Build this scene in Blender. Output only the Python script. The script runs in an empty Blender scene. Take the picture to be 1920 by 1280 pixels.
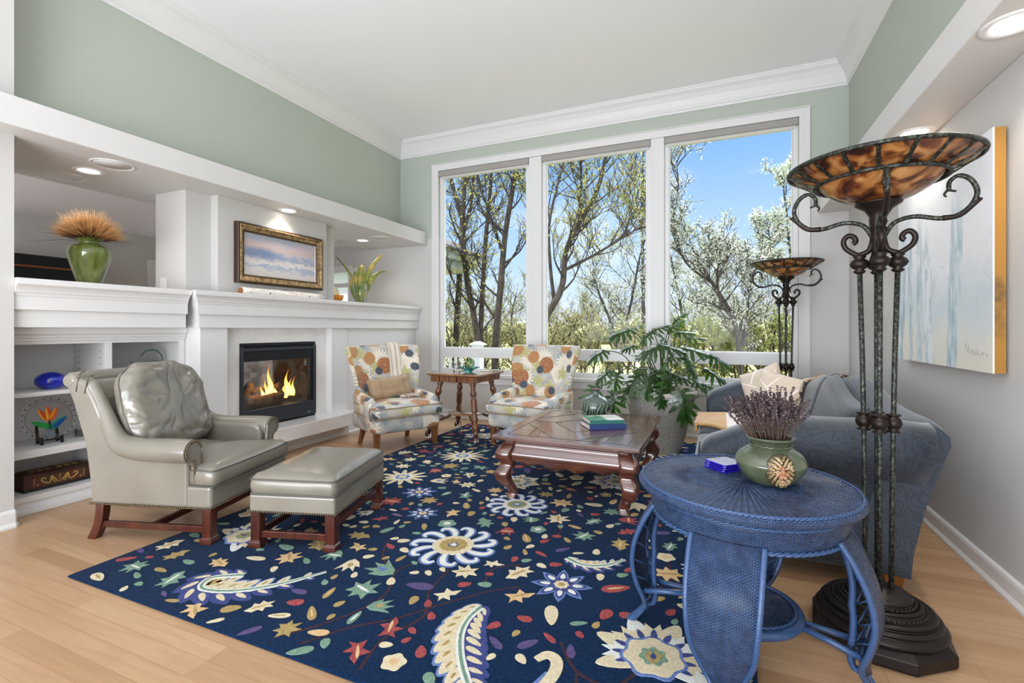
import bpy, bmesh, math, random
from mathutils import Vector, Matrix, noise as mnoise
PI = math.pi
SC = bpy.context.scene
COL = SC.collection
# ------------------------------------------------------------------ camera
cam_d = bpy.data.cameras.new('camera'); cam = bpy.data.objects.new('camera', cam_d); COL.objects.link(cam)
cam_d.sensor_fit = 'HORIZONTAL'; cam_d.sensor_width = 36.0
cam_d.lens = 900.0 / 1920.0 * 36.0
cam_d.shift_y = -23.0 / 1920.0
cam_d.clip_start = 0.05; cam_d.clip_end = 400
cam.location = (0, 0, 1.2)
cam.rotation_euler = (PI / 2, 0, math.atan(386 / 900.0))
SC.camera = cam
# ------------------------------------------------------------------ colour management
SC.view_settings.view_transform = 'Standard'; SC.view_settings.look = 'None'
SC.view_settings.gamma = 1.0; SC.view_settings.use_curve_mapping = False
SC.view_settings.exposure = 0.36
SC.cycles.use_denoising = True
SC.cycles.max_bounces = 10; SC.cycles.diffuse_bounces = 5; SC.cycles.glossy_bounces = 4
SC.cycles.transmission_bounces = 8; SC.cycles.transparent_max_bounces = 24
SC.cycles.sample_clamp_indirect = 6.0
SC.cycles.caustics_reflective = False; SC.cycles.caustics_refractive = False

def L(r, g, b):
    f = lambda c: (c / 255.0) / 12.92 if c <= 10 else ((c / 255.0 + 0.055) / 1.055) ** 2.4
    return (f(r), f(g), f(b), 1.0)

# ------------------------------------------------------------------ sky (blue to the north, raised behind the camera to light the room)
W = bpy.data.worlds.new('sky'); SC.world = W; W.use_nodes = True
nt = W.node_tree; nt.nodes.clear()
def N(t, typ, **kw):
    n = t.nodes.new(typ)
    for k, v in kw.items():
        if k.startswith('i_'): n.inputs[int(k[2:]) if k[2:].isdigit() else k[2:]].default_value = v
        else: setattr(n, k, v)
    return n
def LK(t, a, ao, b, bi): t.links.new(a.outputs[ao], b.inputs[bi])
wo = N(nt, 'ShaderNodeOutputWorld'); bg = N(nt, 'ShaderNodeBackground'); tc = N(nt, 'ShaderNodeTexCoord')
sx = N(nt, 'ShaderNodeSeparateXYZ'); LK(nt, tc, 'Generated', sx, 0)
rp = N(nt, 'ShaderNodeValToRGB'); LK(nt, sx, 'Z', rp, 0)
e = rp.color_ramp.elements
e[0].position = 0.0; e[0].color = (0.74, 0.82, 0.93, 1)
e[1].position = 0.58; e[1].color = (6.5, 6.9, 7.4, 1)          # sky above the view, brightened to light the room
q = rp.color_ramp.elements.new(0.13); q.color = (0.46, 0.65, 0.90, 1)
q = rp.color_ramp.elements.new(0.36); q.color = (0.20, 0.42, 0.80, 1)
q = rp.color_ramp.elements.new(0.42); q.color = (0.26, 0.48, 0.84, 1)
mp = N(nt, 'ShaderNodeMapping'); mp.inputs['Scale'].default_value = (2.2, 2.2, 6.0); LK(nt, tc, 'Generated', mp, 0)
cl = N(nt, 'ShaderNodeTexNoise', i_Scale=1.7, i_Detail=6.0, i_Roughness=0.6); LK(nt, mp, 0, cl, 'Vector')
cr = N(nt, 'ShaderNodeValToRGB'); LK(nt, cl, 'Fac', cr, 0)
cr.color_ramp.elements[0].position = 0.50; cr.color_ramp.elements[0].color = (0, 0, 0, 1)
cr.color_ramp.elements[1].position = 0.78; cr.color_ramp.elements[1].color = (0.6, 0.6, 0.6, 1)
mx = N(nt, 'ShaderNodeMix', data_type='RGBA'); LK(nt, cr, 0, mx, 0); LK(nt, rp, 0, mx, 6); mx.inputs[7].default_value = (0.95, 0.96, 1, 1)
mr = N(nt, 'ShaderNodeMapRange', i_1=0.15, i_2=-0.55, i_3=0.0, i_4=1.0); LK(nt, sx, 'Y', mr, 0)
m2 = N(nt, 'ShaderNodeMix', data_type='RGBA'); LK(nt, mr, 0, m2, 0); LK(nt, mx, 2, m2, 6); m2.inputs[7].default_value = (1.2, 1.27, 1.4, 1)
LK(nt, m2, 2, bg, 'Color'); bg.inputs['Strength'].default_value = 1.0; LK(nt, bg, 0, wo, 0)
# ------------------------------------------------------------------ sun and added fill lamps without fixtures
def lamp(name, typ, loc, rot, energy, color=(1, 1, 1), **kw):
    d = bpy.data.lights.new(name, typ); d.energy = energy; d.color = color
    for k, v in kw.items(): setattr(d, k, v)
    o = bpy.data.objects.new(name, d); COL.objects.link(o); o.location = loc; o.rotation_euler = rot
    return o
sun = lamp('sun', 'SUN', (0, -10, 12), (math.radians(42), 0, math.radians(-24)), 2.4, (1.0, 0.95, 0.86), angle=0.01)
lamp('rear_fill', 'AREA', (-1.4, -2.6, 1.0), (math.radians(142), 0, 0), 340, (0.88, 0.935, 1.0), shape='RECTANGLE', size=4.6, size_y=2.2)  # added unseen lamp behind the camera, aimed at the ceiling as fill
lamp('kitchen_fill', 'AREA', (-6.0, 0.3, 1.9), (math.radians(85), 0, math.radians(30)), 26, (0.95, 0.97, 1.0), shape='RECTANGLE', size=2.0, size_y=1.4)  # added unseen lamp that brightens the kitchen

# ------------------------------------------------------------------ helpers
RND = random.Random(7)
def tag(o, label=None, cat=None, group=None, kind=None):
    if label: o['label'] = label
    if cat: o['category'] = cat
    if group: o['group'] = group
    if kind: o['kind'] = kind
    return o
def thing(name, label, cat, loc=(0, 0, 0), rz=0.0, group=None):
    o = bpy.data.objects.new(name, None); COL.objects.link(o); o.empty_display_size = 0.1
    o.location = loc; o.rotation_euler = (0, 0, rz)
    return tag(o, label, cat, group)
def copy_tree(o, parent=None):
    c = o.copy(); COL.objects.link(c)
    if parent is not None: c.parent = parent
    for ch in list(o.children): copy_tree(ch, c)
    return c
def spline(pts, n=6):
    """Catmull-Rom through points (tuples of any length)"""
    P = [tuple(p) for p in pts]; out = []
    for i in range(len(P) - 1):
        p0 = P[max(i - 1, 0)]; p1 = P[i]; p2 = P[i + 1]; p3 = P[min(i + 2, len(P) - 1)]
        for k in range(n):
            t = k / n
            out.append(tuple(0.5 * (2 * b + (c - a) * t + (2 * a - 5 * b + 4 * c - d) * t * t + (3 * b - a - 3 * c + d) * t ** 3) for a, b, c, d in zip(p0, p1, p2, p3)))
    out.append(P[-1]); return out
class MB:
    def __init__(s): s.b = bmesh.new(); s.k = 0; s.mat = Matrix.Identity(4)
    def v(s, x, y, z): return s.b.verts.new(s.mat @ Vector((x, y, z)))
    def f(s, vs, m=0):
        try:
            q = s.b.faces.new(vs); q.material_index = m; return q
        except ValueError: return None
    def box(s, x0, x1, y0, y1, z0, z1, m=0):
        e = 0.00021 * (s.k % 7); s.k += 1      # hairline differences keep abutting boards from sharing a plane
        x0 += e; x1 -= e; y0 += e; y1 -= e; z0 += e * .5; z1 -= e
        V = [s.v(x, y, z) for z in (z0, z1) for x, y in ((x0, y0), (x1, y0), (x1, y1), (x0, y1))]
        for q in ((3, 2, 1, 0), (4, 5, 6, 7), (0, 1, 5, 4), (1, 2, 6, 5), (2, 3, 7, 6), (3, 0, 4, 7)): s.f([V[i] for i in q], m)
        return s
    def bar(s, p0, p1, w, h=None, m=0, up=(0, 0, 1), w1=None, h1=None):
        """rectangular bar between two points; w across, h along 'up'"""
        h = w if h is None else h; w1 = w if w1 is None else w1; h1 = h if h1 is None else h1
        a = Vector(p0); b = Vector(p1); d = (b - a).normalized(); u = Vector(up)
        x = d.cross(u)
        if x.length < 1e-4: x = d.cross(Vector((0, 1, 0)))
        x.normalize(); u = x.cross(d).normalized()
        r = []
        for c, ww, hh in ((a, w, h), (b, w1, h1)):
            r.append([s.v(*(c + x * (sx_ * ww / 2) + u * (su * hh / 2))) for sx_, su in ((-1, -1), (1, -1), (1, 1), (-1, 1))])
        for i in range(4): s.f([r[0][i], r[0][(i + 1) % 4], r[1][(i + 1) % 4], r[1][i]], m)
        s.f(r[0][::-1], m); s.f(r[1], m); return s
    def loft(s, rings, m=0, cap=True, closed=True, smooth=True):
        R = [[s.v(*p) for p in r] for r in rings]; n = len(R[0])
        for a, b in zip(R, R[1:]):
            for i in range(n if closed else n - 1):
                q = s.f([a[i], a[(i + 1) % n], b[(i + 1) % n], b[i]], m)
                if q: q.smooth = smooth
        if cap and closed: s.f(R[0][::-1], m); s.f(R[-1], m)
        return s
    def tube(s, pts, r, seg=8, m=0, cap=True, closed=False):
        P = [Vector(p) for p in pts]; n = len(P)
        rad = r if isinstance(r, (list, tuple)) else [r] * n
        if len(rad) != n: rad = [rad[0] + (rad[-1] - rad[0]) * i / (n - 1) for i in range(n)]
        T = []
        for i in range(n):
            if closed: t = P[(i + 1) % n] - P[i - 1]
            else: t = P[min(i + 1, n - 1)] - P[max(i - 1, 0)]
            T.append(t.normalized() if t.length > 1e-9 else Vector((0, 0, 1)))
        u = T[0].orthogonal().normalized(); rings = []
        for i in range(n):
            u = u - T[i] * u.dot(T[i])
            u = u.normalized() if u.length > 1e-6 else T[i].orthogonal().normalized()
            w = T[i].cross(u)
            rings.append([P[i] + (u * math.cos(2 * PI * k / seg) + w * math.sin(2 * PI * k / seg)) * rad[i] for k in range(seg)])
        if closed:
            R = [[s.v(*p) for p in r] for r in rings]
            # best twist match between last and first ring
            off = min(range(seg), key=lambda o: sum((R[-1][k].co - R[0][(k + o) % seg].co).length for k in range(seg)))
            for a, b, o in [(R[i], R[i + 1], 0) for i in range(n - 1)] + [(R[-1], R[0], off)]:
                for k in range(seg):
                    q = s.f([a[k], a[(k + 1) % seg], b[(k + 1 + o) % seg], b[(k + o) % seg]], m)
                    if q: q.smooth = True
            return s
        return s.loft(rings, m, cap)
    def lathe(s, prof, seg=32, c=(0, 0, 0), m=0, mats=None, a0=0.0, smooth=True):
        rings = []; C = Vector(c)
        for r, z in prof:
            if r < 1e-6: rings.append([s.v(C.x, C.y, C.z + z)])
            else: rings.append([s.v(C.x + r * math.cos(a0 + 2 * PI * k / seg), C.y + r * math.sin(a0 + 2 * PI * k / seg), C.z + z) for k in range(seg)])
        for i, (a, b) in enumerate(zip(rings, rings[1:])):
            mm = mats[i] if mats else m
            for k in range(seg):
                k2 = (k + 1) % seg
                if len(a) == 1 and len(b) == 1: continue
                if len(a) == 1: q = s.f([a[0], b[k2], b[k]], mm)
                elif len(b) == 1: q = s.f([a[k], a[k2], b[0]], mm)
                else: q = s.f([a[k], a[k2], b[k2], b[k]], mm)
                if q: q.smooth = smooth
        if len(rings[0]) > 1: s.f(rings[0][::-1], mats[0] if mats else m)
        if len(rings[-1]) > 1: s.f(rings[-1], mats[-1] if mats else m)
        return s
    def prism(s, poly, axis, a, b, m=0):
        """poly of 2-D points in the plane across axis 0/1/2, extruded a..b"""
        def P(u, v, w): return ((w, u, v), (u, w, v), (u, v, w))[axis]
        A = [s.v(*P(u, v, a)) for u, v in poly]; B = [s.v(*P(u, v, b)) for u, v in poly]; n = len(poly)
        for i in range(n): s.f([A[i], A[(i + 1) % n], B[(i + 1) % n], B[i]], m)
        s.f(A[::-1], m); s.f(B, m); return s
    def poly(s, pts, m=0): return s.f([s.v(*p) for p in pts], m)
    def ball(s, c, r, m=0, u=12, w=8, sz=None):
        sz = sz or (1, 1, 1); rings = []
        prof = [(math.sin(PI * i / w), -math.cos(PI * i / w)) for i in range(w + 1)]
        R = []
        for rr, zz in prof:
            if rr < 1e-6: R.append([s.v(c[0], c[1], c[2] + zz * r * sz[2])])
            else: R.append([s.v(c[0] + rr * r * sz[0] * math.cos(2 * PI * k / u), c[1] + rr * r * sz[1] * math.sin(2 * PI * k / u), c[2] + zz * r * sz[2]) for k in range(u)])
        for a, b in zip(R, R[1:]):
            for k in range(u):
                k2 = (k + 1) % u
                if len(a) == 1: q = s.f([a[0], b[k2], b[k]], m)
                elif len(b) == 1: q = s.f([a[k], a[k2], b[0]], m)
                else: q = s.f([a[k], a[k2], b[k2], b[k]], m)
                if q: q.smooth = True
        return s
    def grid(s, fn, nu, nv, m=0, closeu=False, smooth=True):
        V = [[s.v(*fn(i / nu, j / nv)) for j in range(nv + 1)] for i in range(nu if closeu else nu + 1)]
        for i in range(nu):
            for j in range(nv):
                q = s.f([V[i][j], V[(i + 1) % len(V)][j], V[(i + 1) % len(V)][j + 1], V[i][j + 1]], m)
                if q: q.smooth = smooth
        return V
    def build(s, name, mats, parent=None, smooth=None, bevel=0.0, bseg=2, sub=0, solid=0.0, recalc=True, uvbox=0.0, kind=None, weld=0.0):
        if weld: bmesh.ops.remove_doubles(s.b, verts=s.b.verts, dist=weld)
        if recalc: bmesh.ops.recalc_face_normals(s.b, faces=s.b.faces)
        if smooth is not None:
            for q in s.b.faces: q.smooth = smooth
        if uvbox:
            ul = s.b.loops.layers.uv.new('uv')
            for q in s.b.faces:
                n = q.normal; a = max(range(3), key=lambda i: abs(n[i]))
                for lp in q.loops:
                    c = lp.vert.co
                    lp[ul].uv = ((c.y, c.z), (c.x, c.z), (c.x, c.y))[a][0] * uvbox, ((c.y, c.z), (c.x, c.z), (c.x, c.y))[a][1] * uvbox
        me = bpy.data.meshes.new(name); s.b.to_mesh(me); s.b.free()
        o = bpy.data.objects.new(name, me); COL.objects.link(o)
        for mt in (mats if isinstance(mats, (list, tuple)) else [mats]): me.materials.append(mt)
        if parent is not None: o.parent = parent
        if solid: 
            md = o.modifiers.new('solid', 'SOLIDIFY'); md.thickness = solid; md.offset = 0
        if bevel:
            md = o.modifiers.new('bevel', 'BEVEL'); md.width = bevel; md.segments = bseg; md.limit_method = 'ANGLE'; md.angle_limit = math.radians(35)
        if sub:
            md = o.modifiers.new('sub', 'SUBSURF'); md.levels = sub; md.render_levels = sub
        if kind: o['kind'] = kind
        return o
def cushion(mb, w, d, h, puff=0.03, m=0, c=(0, 0, 0), n=14, wr=0.0, seed=0, rnd=0.28, bottom=0.3, corner=6.0):
    """soft rectangular cushion: domed top, softly bulged sides"""
    cx, cy, cz = c
    def outline(t):
        a = 2 * PI * t; p = 2.0 / corner
        ca, sa = math.cos(a), math.sin(a)
        return math.copysign(abs(ca) ** p, ca), math.copysign(abs(sa) ** p, sa)
    nt_ = n * 4
    lay = []  # (scale, z)
    k = 6
    for i in range(k + 1):
        t = -PI / 2 + PI * i / k
        lay.append((1 - rnd * h / max(w, d) * (1 - math.cos(t)), math.sin(t) * h / 2))
    inner = [0.86, 0.7, 0.5, 0.28, 0.0]
    full = [(q, -h / 2 - puff * bottom * (1 - q ** 3)) for q in inner[::-1]] + lay + [(q, h / 2 + puff * (1 - q ** 2.6)) for q in inner]
    R = []
    for sc, z in full:
        ring = []
        if sc == 0.0:
            R.append([mb.v(cx, cy, cz + z)]); continue
        for i in range(nt_):
            ox, oy = outline(i / nt_)
            x, y = ox * w / 2 * sc, oy * d / 2 * sc
            zz = z
            if wr:
                q = mnoise.noise(Vector((x * 9 + seed, y * 9, z * 6))) + 0.5 * mnoise.noise(Vector((x * 22 + seed, y * 22, z * 14)))
                zz += wr * q * (1 if z > 0 else 0.3); x += wr * 0.5 * q * ox; y += wr * 0.5 * q * oy
            ring.append(mb.v(cx + x, cy + y, cz + zz))
        R.append(ring)
    for a, b in zip(R, R[1:]):
        for i in range(nt_):
            j = (i + 1) % nt_
            if len(a) == 1: q = mb.f([a[0], b[j], b[i]], m)
            elif len(b) == 1: q = mb.f([a[i], a[j], b[0]], m)
            else: q = mb.f([a[i], a[j], b[j], b[i]], m)
            if q: q.smooth = True
    return [(outline(i / nt_)[0] * w / 2 + cx, outline(i / nt_)[1] * d / 2 + cy) for i in range(nt_)]
# ------------------------------------------------------------------ materials
def newmat(name):
    m = bpy.data.materials.new(name); m.use_nodes = True; t = m.node_tree; t.nodes.clear()
    o = N(t, 'ShaderNodeOutputMaterial'); p = N(t, 'ShaderNodeBsdfPrincipled'); LK(t, p, 0, o, 0)
    return m, t, p
def ramp(t, stops, interp='LINEAR'):
    r = N(t, 'ShaderNodeValToRGB'); r.color_ramp.interpolation = interp
    for i, (p, c) in enumerate(stops):
        c = c if len(c) == 4 else (*c, 1)
        if i < 2: r.color_ramp.elements[i].position = p; r.color_ramp.elements[i].color = c
        else: q = r.color_ramp.elements.new(p); q.color = c
    return r
def pm(name, col, rough=0.5, metal=0.0, spec=0.5, bump=None, var=None, col2=None, scale3=(1, 1, 1), sheen=0.0, coat=0.0, emit=None, trans=0.0, ior=1.45, alpha=1.0, sub=0.0, rvar=0.0):
    """principled with optional two-tone noise (var=(scale, detail, lo, hi)) and noise bump=(scale, strength, distance)"""
    m, t, p = newmat(name)
    p.inputs['Base Color'].default_value = col; p.inputs['Roughness'].default_value = rough; p.inputs['Metallic'].default_value = metal
    p.inputs['Specular IOR Level'].default_value = spec; p.inputs['IOR'].default_value = ior
    if sheen: p.inputs['Sheen Weight'].default_value = sheen; p.inputs['Sheen Roughness'].default_value = 0.4
    if coat: p.inputs['Coat Weight'].default_value = coat; p.inputs['Coat Roughness'].default_value = 0.08
    if trans: p.inputs['Transmission Weight'].default_value = trans
    if emit: p.inputs['Emission Color'].default_value = emit[0]; p.inputs['Emission Strength'].default_value = emit[1]
    if alpha < 1: p.inputs['Alpha'].default_value = alpha
    if sub: p.inputs['Subsurface Weight'].default_value = sub; p.inputs['Subsurface Radius'].default_value = (0.02, 0.02, 0.02)
    if var or bump:
        c = N(t, 'ShaderNodeTexCoord'); mpn = N(t, 'ShaderNodeMapping'); mpn.inputs['Scale'].default_value = scale3; LK(t, c, 'Object', mpn, 0)
    if var:
        n = N(t, 'ShaderNodeTexNoise', i_Scale=var[0], i_Detail=var[1], i_Roughness=0.6); LK(t, mpn, 0, n, 'Vector')
        r = ramp(t, [(var[2], col), (var[3], col2 or col)]); LK(t, n, 'Fac', r, 0); LK(t, r, 0, p, 'Base Color')
        if rvar:
            q = N(t, 'ShaderNodeMapRange', i_1=var[2], i_2=var[3], i_3=rough, i_4=rough + rvar); LK(t, n, 'Fac', q, 0); LK(t, q, 0, p, 'Roughness')
    if bump:
        n = N(t, 'ShaderNodeTexNoise', i_Scale=bump[0], i_Detail=4.0); LK(t, mpn, 0, n, 'Vector')
        b = N(t, 'ShaderNodeBump', i_Strength=bump[1], i_Distance=bump[2]); LK(t, n, 'Fac', b, 'Height'); LK(t, b, 0, p, 'Normal')
    return m
def glass_mat(name, tint=(1, 1, 1), refl=0.08, rough=0.0, dark=1.0, gain=0.75):
    """thin clear glass: lets light straight through, reflects at grazing angles"""
    m = bpy.data.materials.new(name); m.use_nodes = True; t = m.node_tree; t.nodes.clear()
    o = N(t, 'ShaderNodeOutputMaterial'); tr = N(t, 'ShaderNodeBsdfTransparent'); gl = N(t, 'ShaderNodeBsdfGlossy')
    tr.inputs[0].default_value = (tint[0] * dark, tint[1] * dark, tint[2] * dark, 1); gl.inputs['Roughness'].default_value = rough
    fr = N(t, 'ShaderNodeLayerWeight', i_Blend=0.25); mu = N(t, 'ShaderNodeMath', operation='MULTIPLY_ADD', i_1=gain, i_2=refl); LK(t, fr, 'Fresnel', mu, 0)
    mu.use_clamp = True
    ms = N(t, 'ShaderNodeMixShader'); LK(t, mu, 0, ms, 0); LK(t, tr, 0, ms, 1); LK(t, gl, 0, ms, 2); LK(t, ms, 0, o, 0)
    return m
def wood_mat(name, c1, c2, c3=None, axis='X', scale=1.0, rough=0.35, coat=0.0, bump=0.08):
    m, t, p = newmat(name)
    c = N(t, 'ShaderNodeTexCoord'); mpn = N(t, 'ShaderNodeMapping')
    s_ = {'X': (1.2, 14, 14), 'Y': (14, 1.2, 14), 'Z': (14, 14, 1.2)}[axis]
    mpn.inputs['Scale'].default_value = tuple(q * scale for q in s_); LK(t, c, 'Object', mpn, 0)
    n = N(t, 'ShaderNodeTexNoise', i_Scale=1.6, i_Detail=6.0, i_Roughness=0.62, i_Distortion=0.4); LK(t, mpn, 0, n, 'Vector')
    st = [(0.3, c1), (0.68, c2)] + ([(0.5, c3)] if c3 else [])
    r = ramp(t, st); LK(t, n, 'Fac', r, 0); LK(t, r, 0, p, 'Base Color')
    p.inputs['Roughness'].default_value = rough
    if coat: p.inputs['Coat Weight'].default_value = coat; p.inputs['Coat Roughness'].default_value = 0.12
    b = N(t, 'ShaderNodeBump', i_Strength=bump, i_Distance=0.002); LK(t, n, 'Fac', b, 'Height'); LK(t, b, 0, p, 'Normal')
    return m
M = {}
M['wall_green'] = pm('wall_green', L(178, 185, 175), 0.75, spec=0.2, bump=(90, 0.05, 0.001))
M['wall_grey'] = pm('wall_grey', L(200, 198, 195), 0.75, spec=0.2, bump=(90, 0.05, 0.001))
M['ceil'] = pm('ceiling_white', L(240, 240, 243), 0.85, spec=0.1)
M['trim'] = pm('trim_white', L(221, 220, 219), 0.38, spec=0.4)
M['trim_grey'] = pm('trim_greyish', L(210, 208, 206), 0.45, spec=0.4)
M['glass'] = glass_mat('window_glass', refl=0.0, gain=0.22)
M['black'] = pm('black_metal', L(34, 36, 40), 0.42, metal=0.3, spec=0.4)
# =================================================================== THE ROOM
D = 5.72; XL = -4.2; XR = 1.2; H = 3.865; YB = -3.2          # back (window) wall, left upper wall, right wall, ceiling, open rear
def struct(name, mb, m, **kw):
    o = mb.build(name, m, **kw); o['kind'] = 'structure'; return o
# floor: maple strips running across the room
m, t, p = newmat('maple_floor')
c = N(t, 'ShaderNodeTexCoord'); br = N(t, 'ShaderNodeTexBrick', offset=0.37, offset_frequency=3, squash=1.0)
LK(t, c, 'Object', br, 'Vector')
for k, v in (('Scale', 1.0), ('Mortar Size', 0.0009), ('Mortar Smooth', 0.3), ('Bias', 0.0), ('Brick Width', 0.85), ('Row Height', 0.083)): br.inputs[k].default_value = v
br.inputs['Color1'].default_value = (0, 0, 0, 1); br.inputs['Color2'].default_value = (1, 1, 1, 1); br.inputs['Mortar'].default_value = (0.5, 0.5, 0.5, 1)
r1 = ramp(t, [(0.0, L(168, 133, 99)), (0.35, L(181, 147, 113)), (0.7, L(189, 157, 124)), (1.0, L(173, 138, 103))]); LK(t, br, 'Color', r1, 0)
mpn = N(t, 'ShaderNodeMapping'); mpn.inputs['Scale'].default_value = (1.3, 16, 1); LK(t, c, 'Object', mpn, 0)
n = N(t, 'ShaderNodeTexNoise', i_Scale=2.0, i_Detail=7.0, i_Roughness=0.65, i_Distortion=0.6); LK(t, mpn, 0, n, 'Vector')
r2 = ramp(t, [(0.3, (0.84, 0.80, 0.76)), (0.62, (1.05, 1.03, 1.0))]); LK(t, n, 'Fac', r2, 0)
mu = N(t, 'ShaderNodeMix', data_type='RGBA', blend_type='MULTIPLY'); mu.inputs[0].default_value = 0.75; LK(t, r1, 0, mu, 6); LK(t, r2, 0, mu, 7)
gm = N(t, 'ShaderNodeMix', data_type='RGBA'); LK(t, br, 'Fac', gm, 0); LK(t, mu, 2, gm, 6); gm.inputs[7].default_value = L(150, 108, 70)
LK(t, gm, 2, p, 'Base Color'); p.inputs['Roughness'].default_value = 0.33; p.inputs['Specular IOR Level'].default_value = 0.4
bp = N(t, 'ShaderNodeBump', i_Strength=0.25, i_Distance=0.0008, invert=True); LK(t, br, 'Fac', bp, 'Height'); LK(t, bp, 0, p, 'Normal')
M['floor'] = m
struct('floor', MB().box(-7.2, XR + .15, YB, D + .2, -0.06, 0.0), m)
# ceiling, upper and lower walls
struct('ceiling', MB().box(XL - .75, XR + .15, YB - 1.6, D + .2, H, H + .1), M['ceil'])  # reaches past the open rear as an added overhang that blocks sun
mb = MB(); mb.box(-4.95, XL, 1.49, D, 2.52, H); o = struct('wall_left', mb, M['wall_green'])
struct('wall_left_front', MB().box(-4.95, -3.935, YB, 1.49, 0, H), M['wall_grey'])
struct('wall_right', MB().box(XR, XR + .15, YB, D + .2, 0, 2.45), M['wall_grey'])
struct('wall_right_upper', MB().box(XR, XR + .15, YB, D + .2, 2.45, H), M['wall_green'])
# window wall with one wide opening; lower grey, upper green
WX0, WX1, WZ0, WZ1 = -3.56, 0.768, 0.535, 3.39
mb = MB()
mb.box(-7.2, -6.3, D, D + .16, 0, 2.45); mb.box(-6.3, -5.05, D, D + .16, 0, 0.5); mb.box(-6.3, -5.05, D, D + .16, 2.12, 2.45)
mb.box(-5.05, WX0, D, D + .16, 0, 2.46); mb.box(WX1, XR + .15, D, D + .16, 0, 2.46); mb.box(WX0, WX1, D, D + .16, 0, WZ0)
struct('wall_back', mb, M['wall_grey'])
mb = MB(); mb.box(-5.05, WX0, D, D + .16, 2.46, H); mb.box(WX1, XR + .15, D, D + .16, 2.46, H); mb.box(WX0, WX1, D, D + .16, WZ1, H)
struct('wall_back_upper', mb, M['wall_green'])
# soffits
struct('trim_soffit_left', MB().box(-4.885, -3.743, YB, D, 2.378, 2.553), M['trim_grey'], bevel=0.006)
struct('trim_soffit_right', MB().box(0.937, XR, YB, D, 2.378, 2.553), M['trim_grey'], bevel=0.006)
# crown moulding: profile swept along walls
def crown_prof(s): return [(0.0, 3.632), (0.012, 3.632), (0.018, 3.655), (0.026, 3.66), (0.03, 3.70), (0.055, 3.755), (0.085, 3.80), (0.115, 3.825), (0.118, 3.845), (0.125, 3.85), (0.125, H), (0.0, H)]
cp = crown_prof(1)
mb = MB(); mb.loft([[(XL + a, y, z) for a, z in cp] if y < 0 else [(XL + a, D - a, z) for a, z in cp] for y in (YB, D)], smooth=False); struct('trim_crown_left', mb, M['trim'])
mb = MB(); mb.loft([[(XR - a, YB, z) for a, z in cp], [(XR - a, D - a, z) for a, z in cp]], smooth=False); struct('trim_crown_right', mb, M['trim'])
mb = MB(); mb.loft([[(XL + a, D - a, z) for a, z in cp], [(XR - a, D - a, z) for a, z in cp]], smooth=False); struct('trim_crown_back', mb, M['trim'])
# baseboards: board with a shoe strip
def base_prof(): return [(0, 0), (0.03, 0), (0.03, 0.012), (0.018, 0.03), (0.018, 0.085), (0.014, 0.098), (0.004, 0.105), (0, 0.105)]
bpf = base_prof()
mb = MB(); mb.loft([[(XR - a, y, z) for a, z in bpf] for y in (YB, D)], smooth=False); struct('baseboard_right', mb, M['trim'])
mb = MB(); mb.loft([[(x, D - a, z) for a, z in bpf] for x in (-3.93, XR)], smooth=False); struct('baseboard_back', mb, M['trim'])
mb = MB(); mb.loft([[(-3.935 + a, y, z) for a, z in bpf] for y in (YB, 1.49)] + [[(-3.935 + a * (0.0), 1.49 + a * 0.8, z) for a, z in bpf]], smooth=False)
struct('baseboard_left', mb, M['trim'])
# ---------------------------------------------------------------- the triple window: casing, mullions, transom rail, sashes, panes, stool and apron
mb = MB()
def cas(x0, x1, z0, z1): mb.box(x0, x1, D - .018, D, z0, z1); 
cas(-3.65, WX0, 0.62, 3.475); cas(WX1, 0.858, 0.62, 3.475); cas(-3.65, 0.858, WZ1, 3.475)
mb.box(-3.665, 0.873, D - .026, D, 3.475, 3.487); mb.box(-3.66, -3.644, D - .026, D, 0.62, 3.48); mb.box(0.852, 0.868, D - .026, D, 0.62, 3.48)
for x0, x1 in ((-2.245, -2.02), (-0.74, -0.535)): mb.box(x0 + .028, x1 - .028, D - .005, D + .1, WZ0, WZ1)
struct('trim_window_casing', mb, M['trim'], bevel=0.004)
struct('trim_window_stool', MB().box(-3.73, 0.93, D - .055, D + .11, 0.56, 0.605), M['trim'], bevel=0.008)
struct('trim_window_apron', MB().box(-3.66, 0.868, D - .02, D, 0.47, 0.562), M['trim'], bevel=0.005)
M['sash'] = pm('sash_white', L(222, 222, 222), 0.35)
M['vinyl'] = pm('sash_gasket', L(150, 150, 150), 0.5)
for wi, (x0, x1) in enumerate(((WX0, -2.217), (-2.048, -0.712), (-0.563, WX1))):
    w = bpy.data.objects.new('window_%d' % (wi + 1), None); COL.objects.link(w); w['kind'] = 'structure'
    fr = MB(); y0, y1 = D + .035, D + .11
    fr.box(x0, x0 + .05, y0, y1, WZ0, WZ1); fr.box(x1 - .05, x1, y0, y1, WZ0, WZ1)
    fr.box(x0, x1, y0, y1, 3.30, WZ1); fr.box(x0, x1, y0, y1, 0.815, 0.945); fr.box(x0, x1, y0, y1, 0.60, 0.655)
    fr.box(x0 + .05, x1 - .05, y0 + .012, y0 + .03, 0.945, 0.958); fr.box(x0 + .05, x1 - .05, y0 + .012, y0 + .03, 0.655, 0.667)
    fr.box(x0 + .05, x0 + .062, y0 + .012, y0 + .03, 0.945, 3.30); fr.box(x1 - .062, x1 - .05, y0 + .012, y0 + .03, 0.945, 3.30)
    fr.build('window_frame', M['sash'], w, bevel=0.004)
    MB().box(x0 + .05, x1 - .05, D + .075, D + .081, 0.945, 3.30).build('upper_pane', M['glass'], w)
    MB().box(x0 + .05, x1 - .05, D + .075, D + .081, 0.655, 0.815).build('lower_pane', M['glass'], w)
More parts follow.
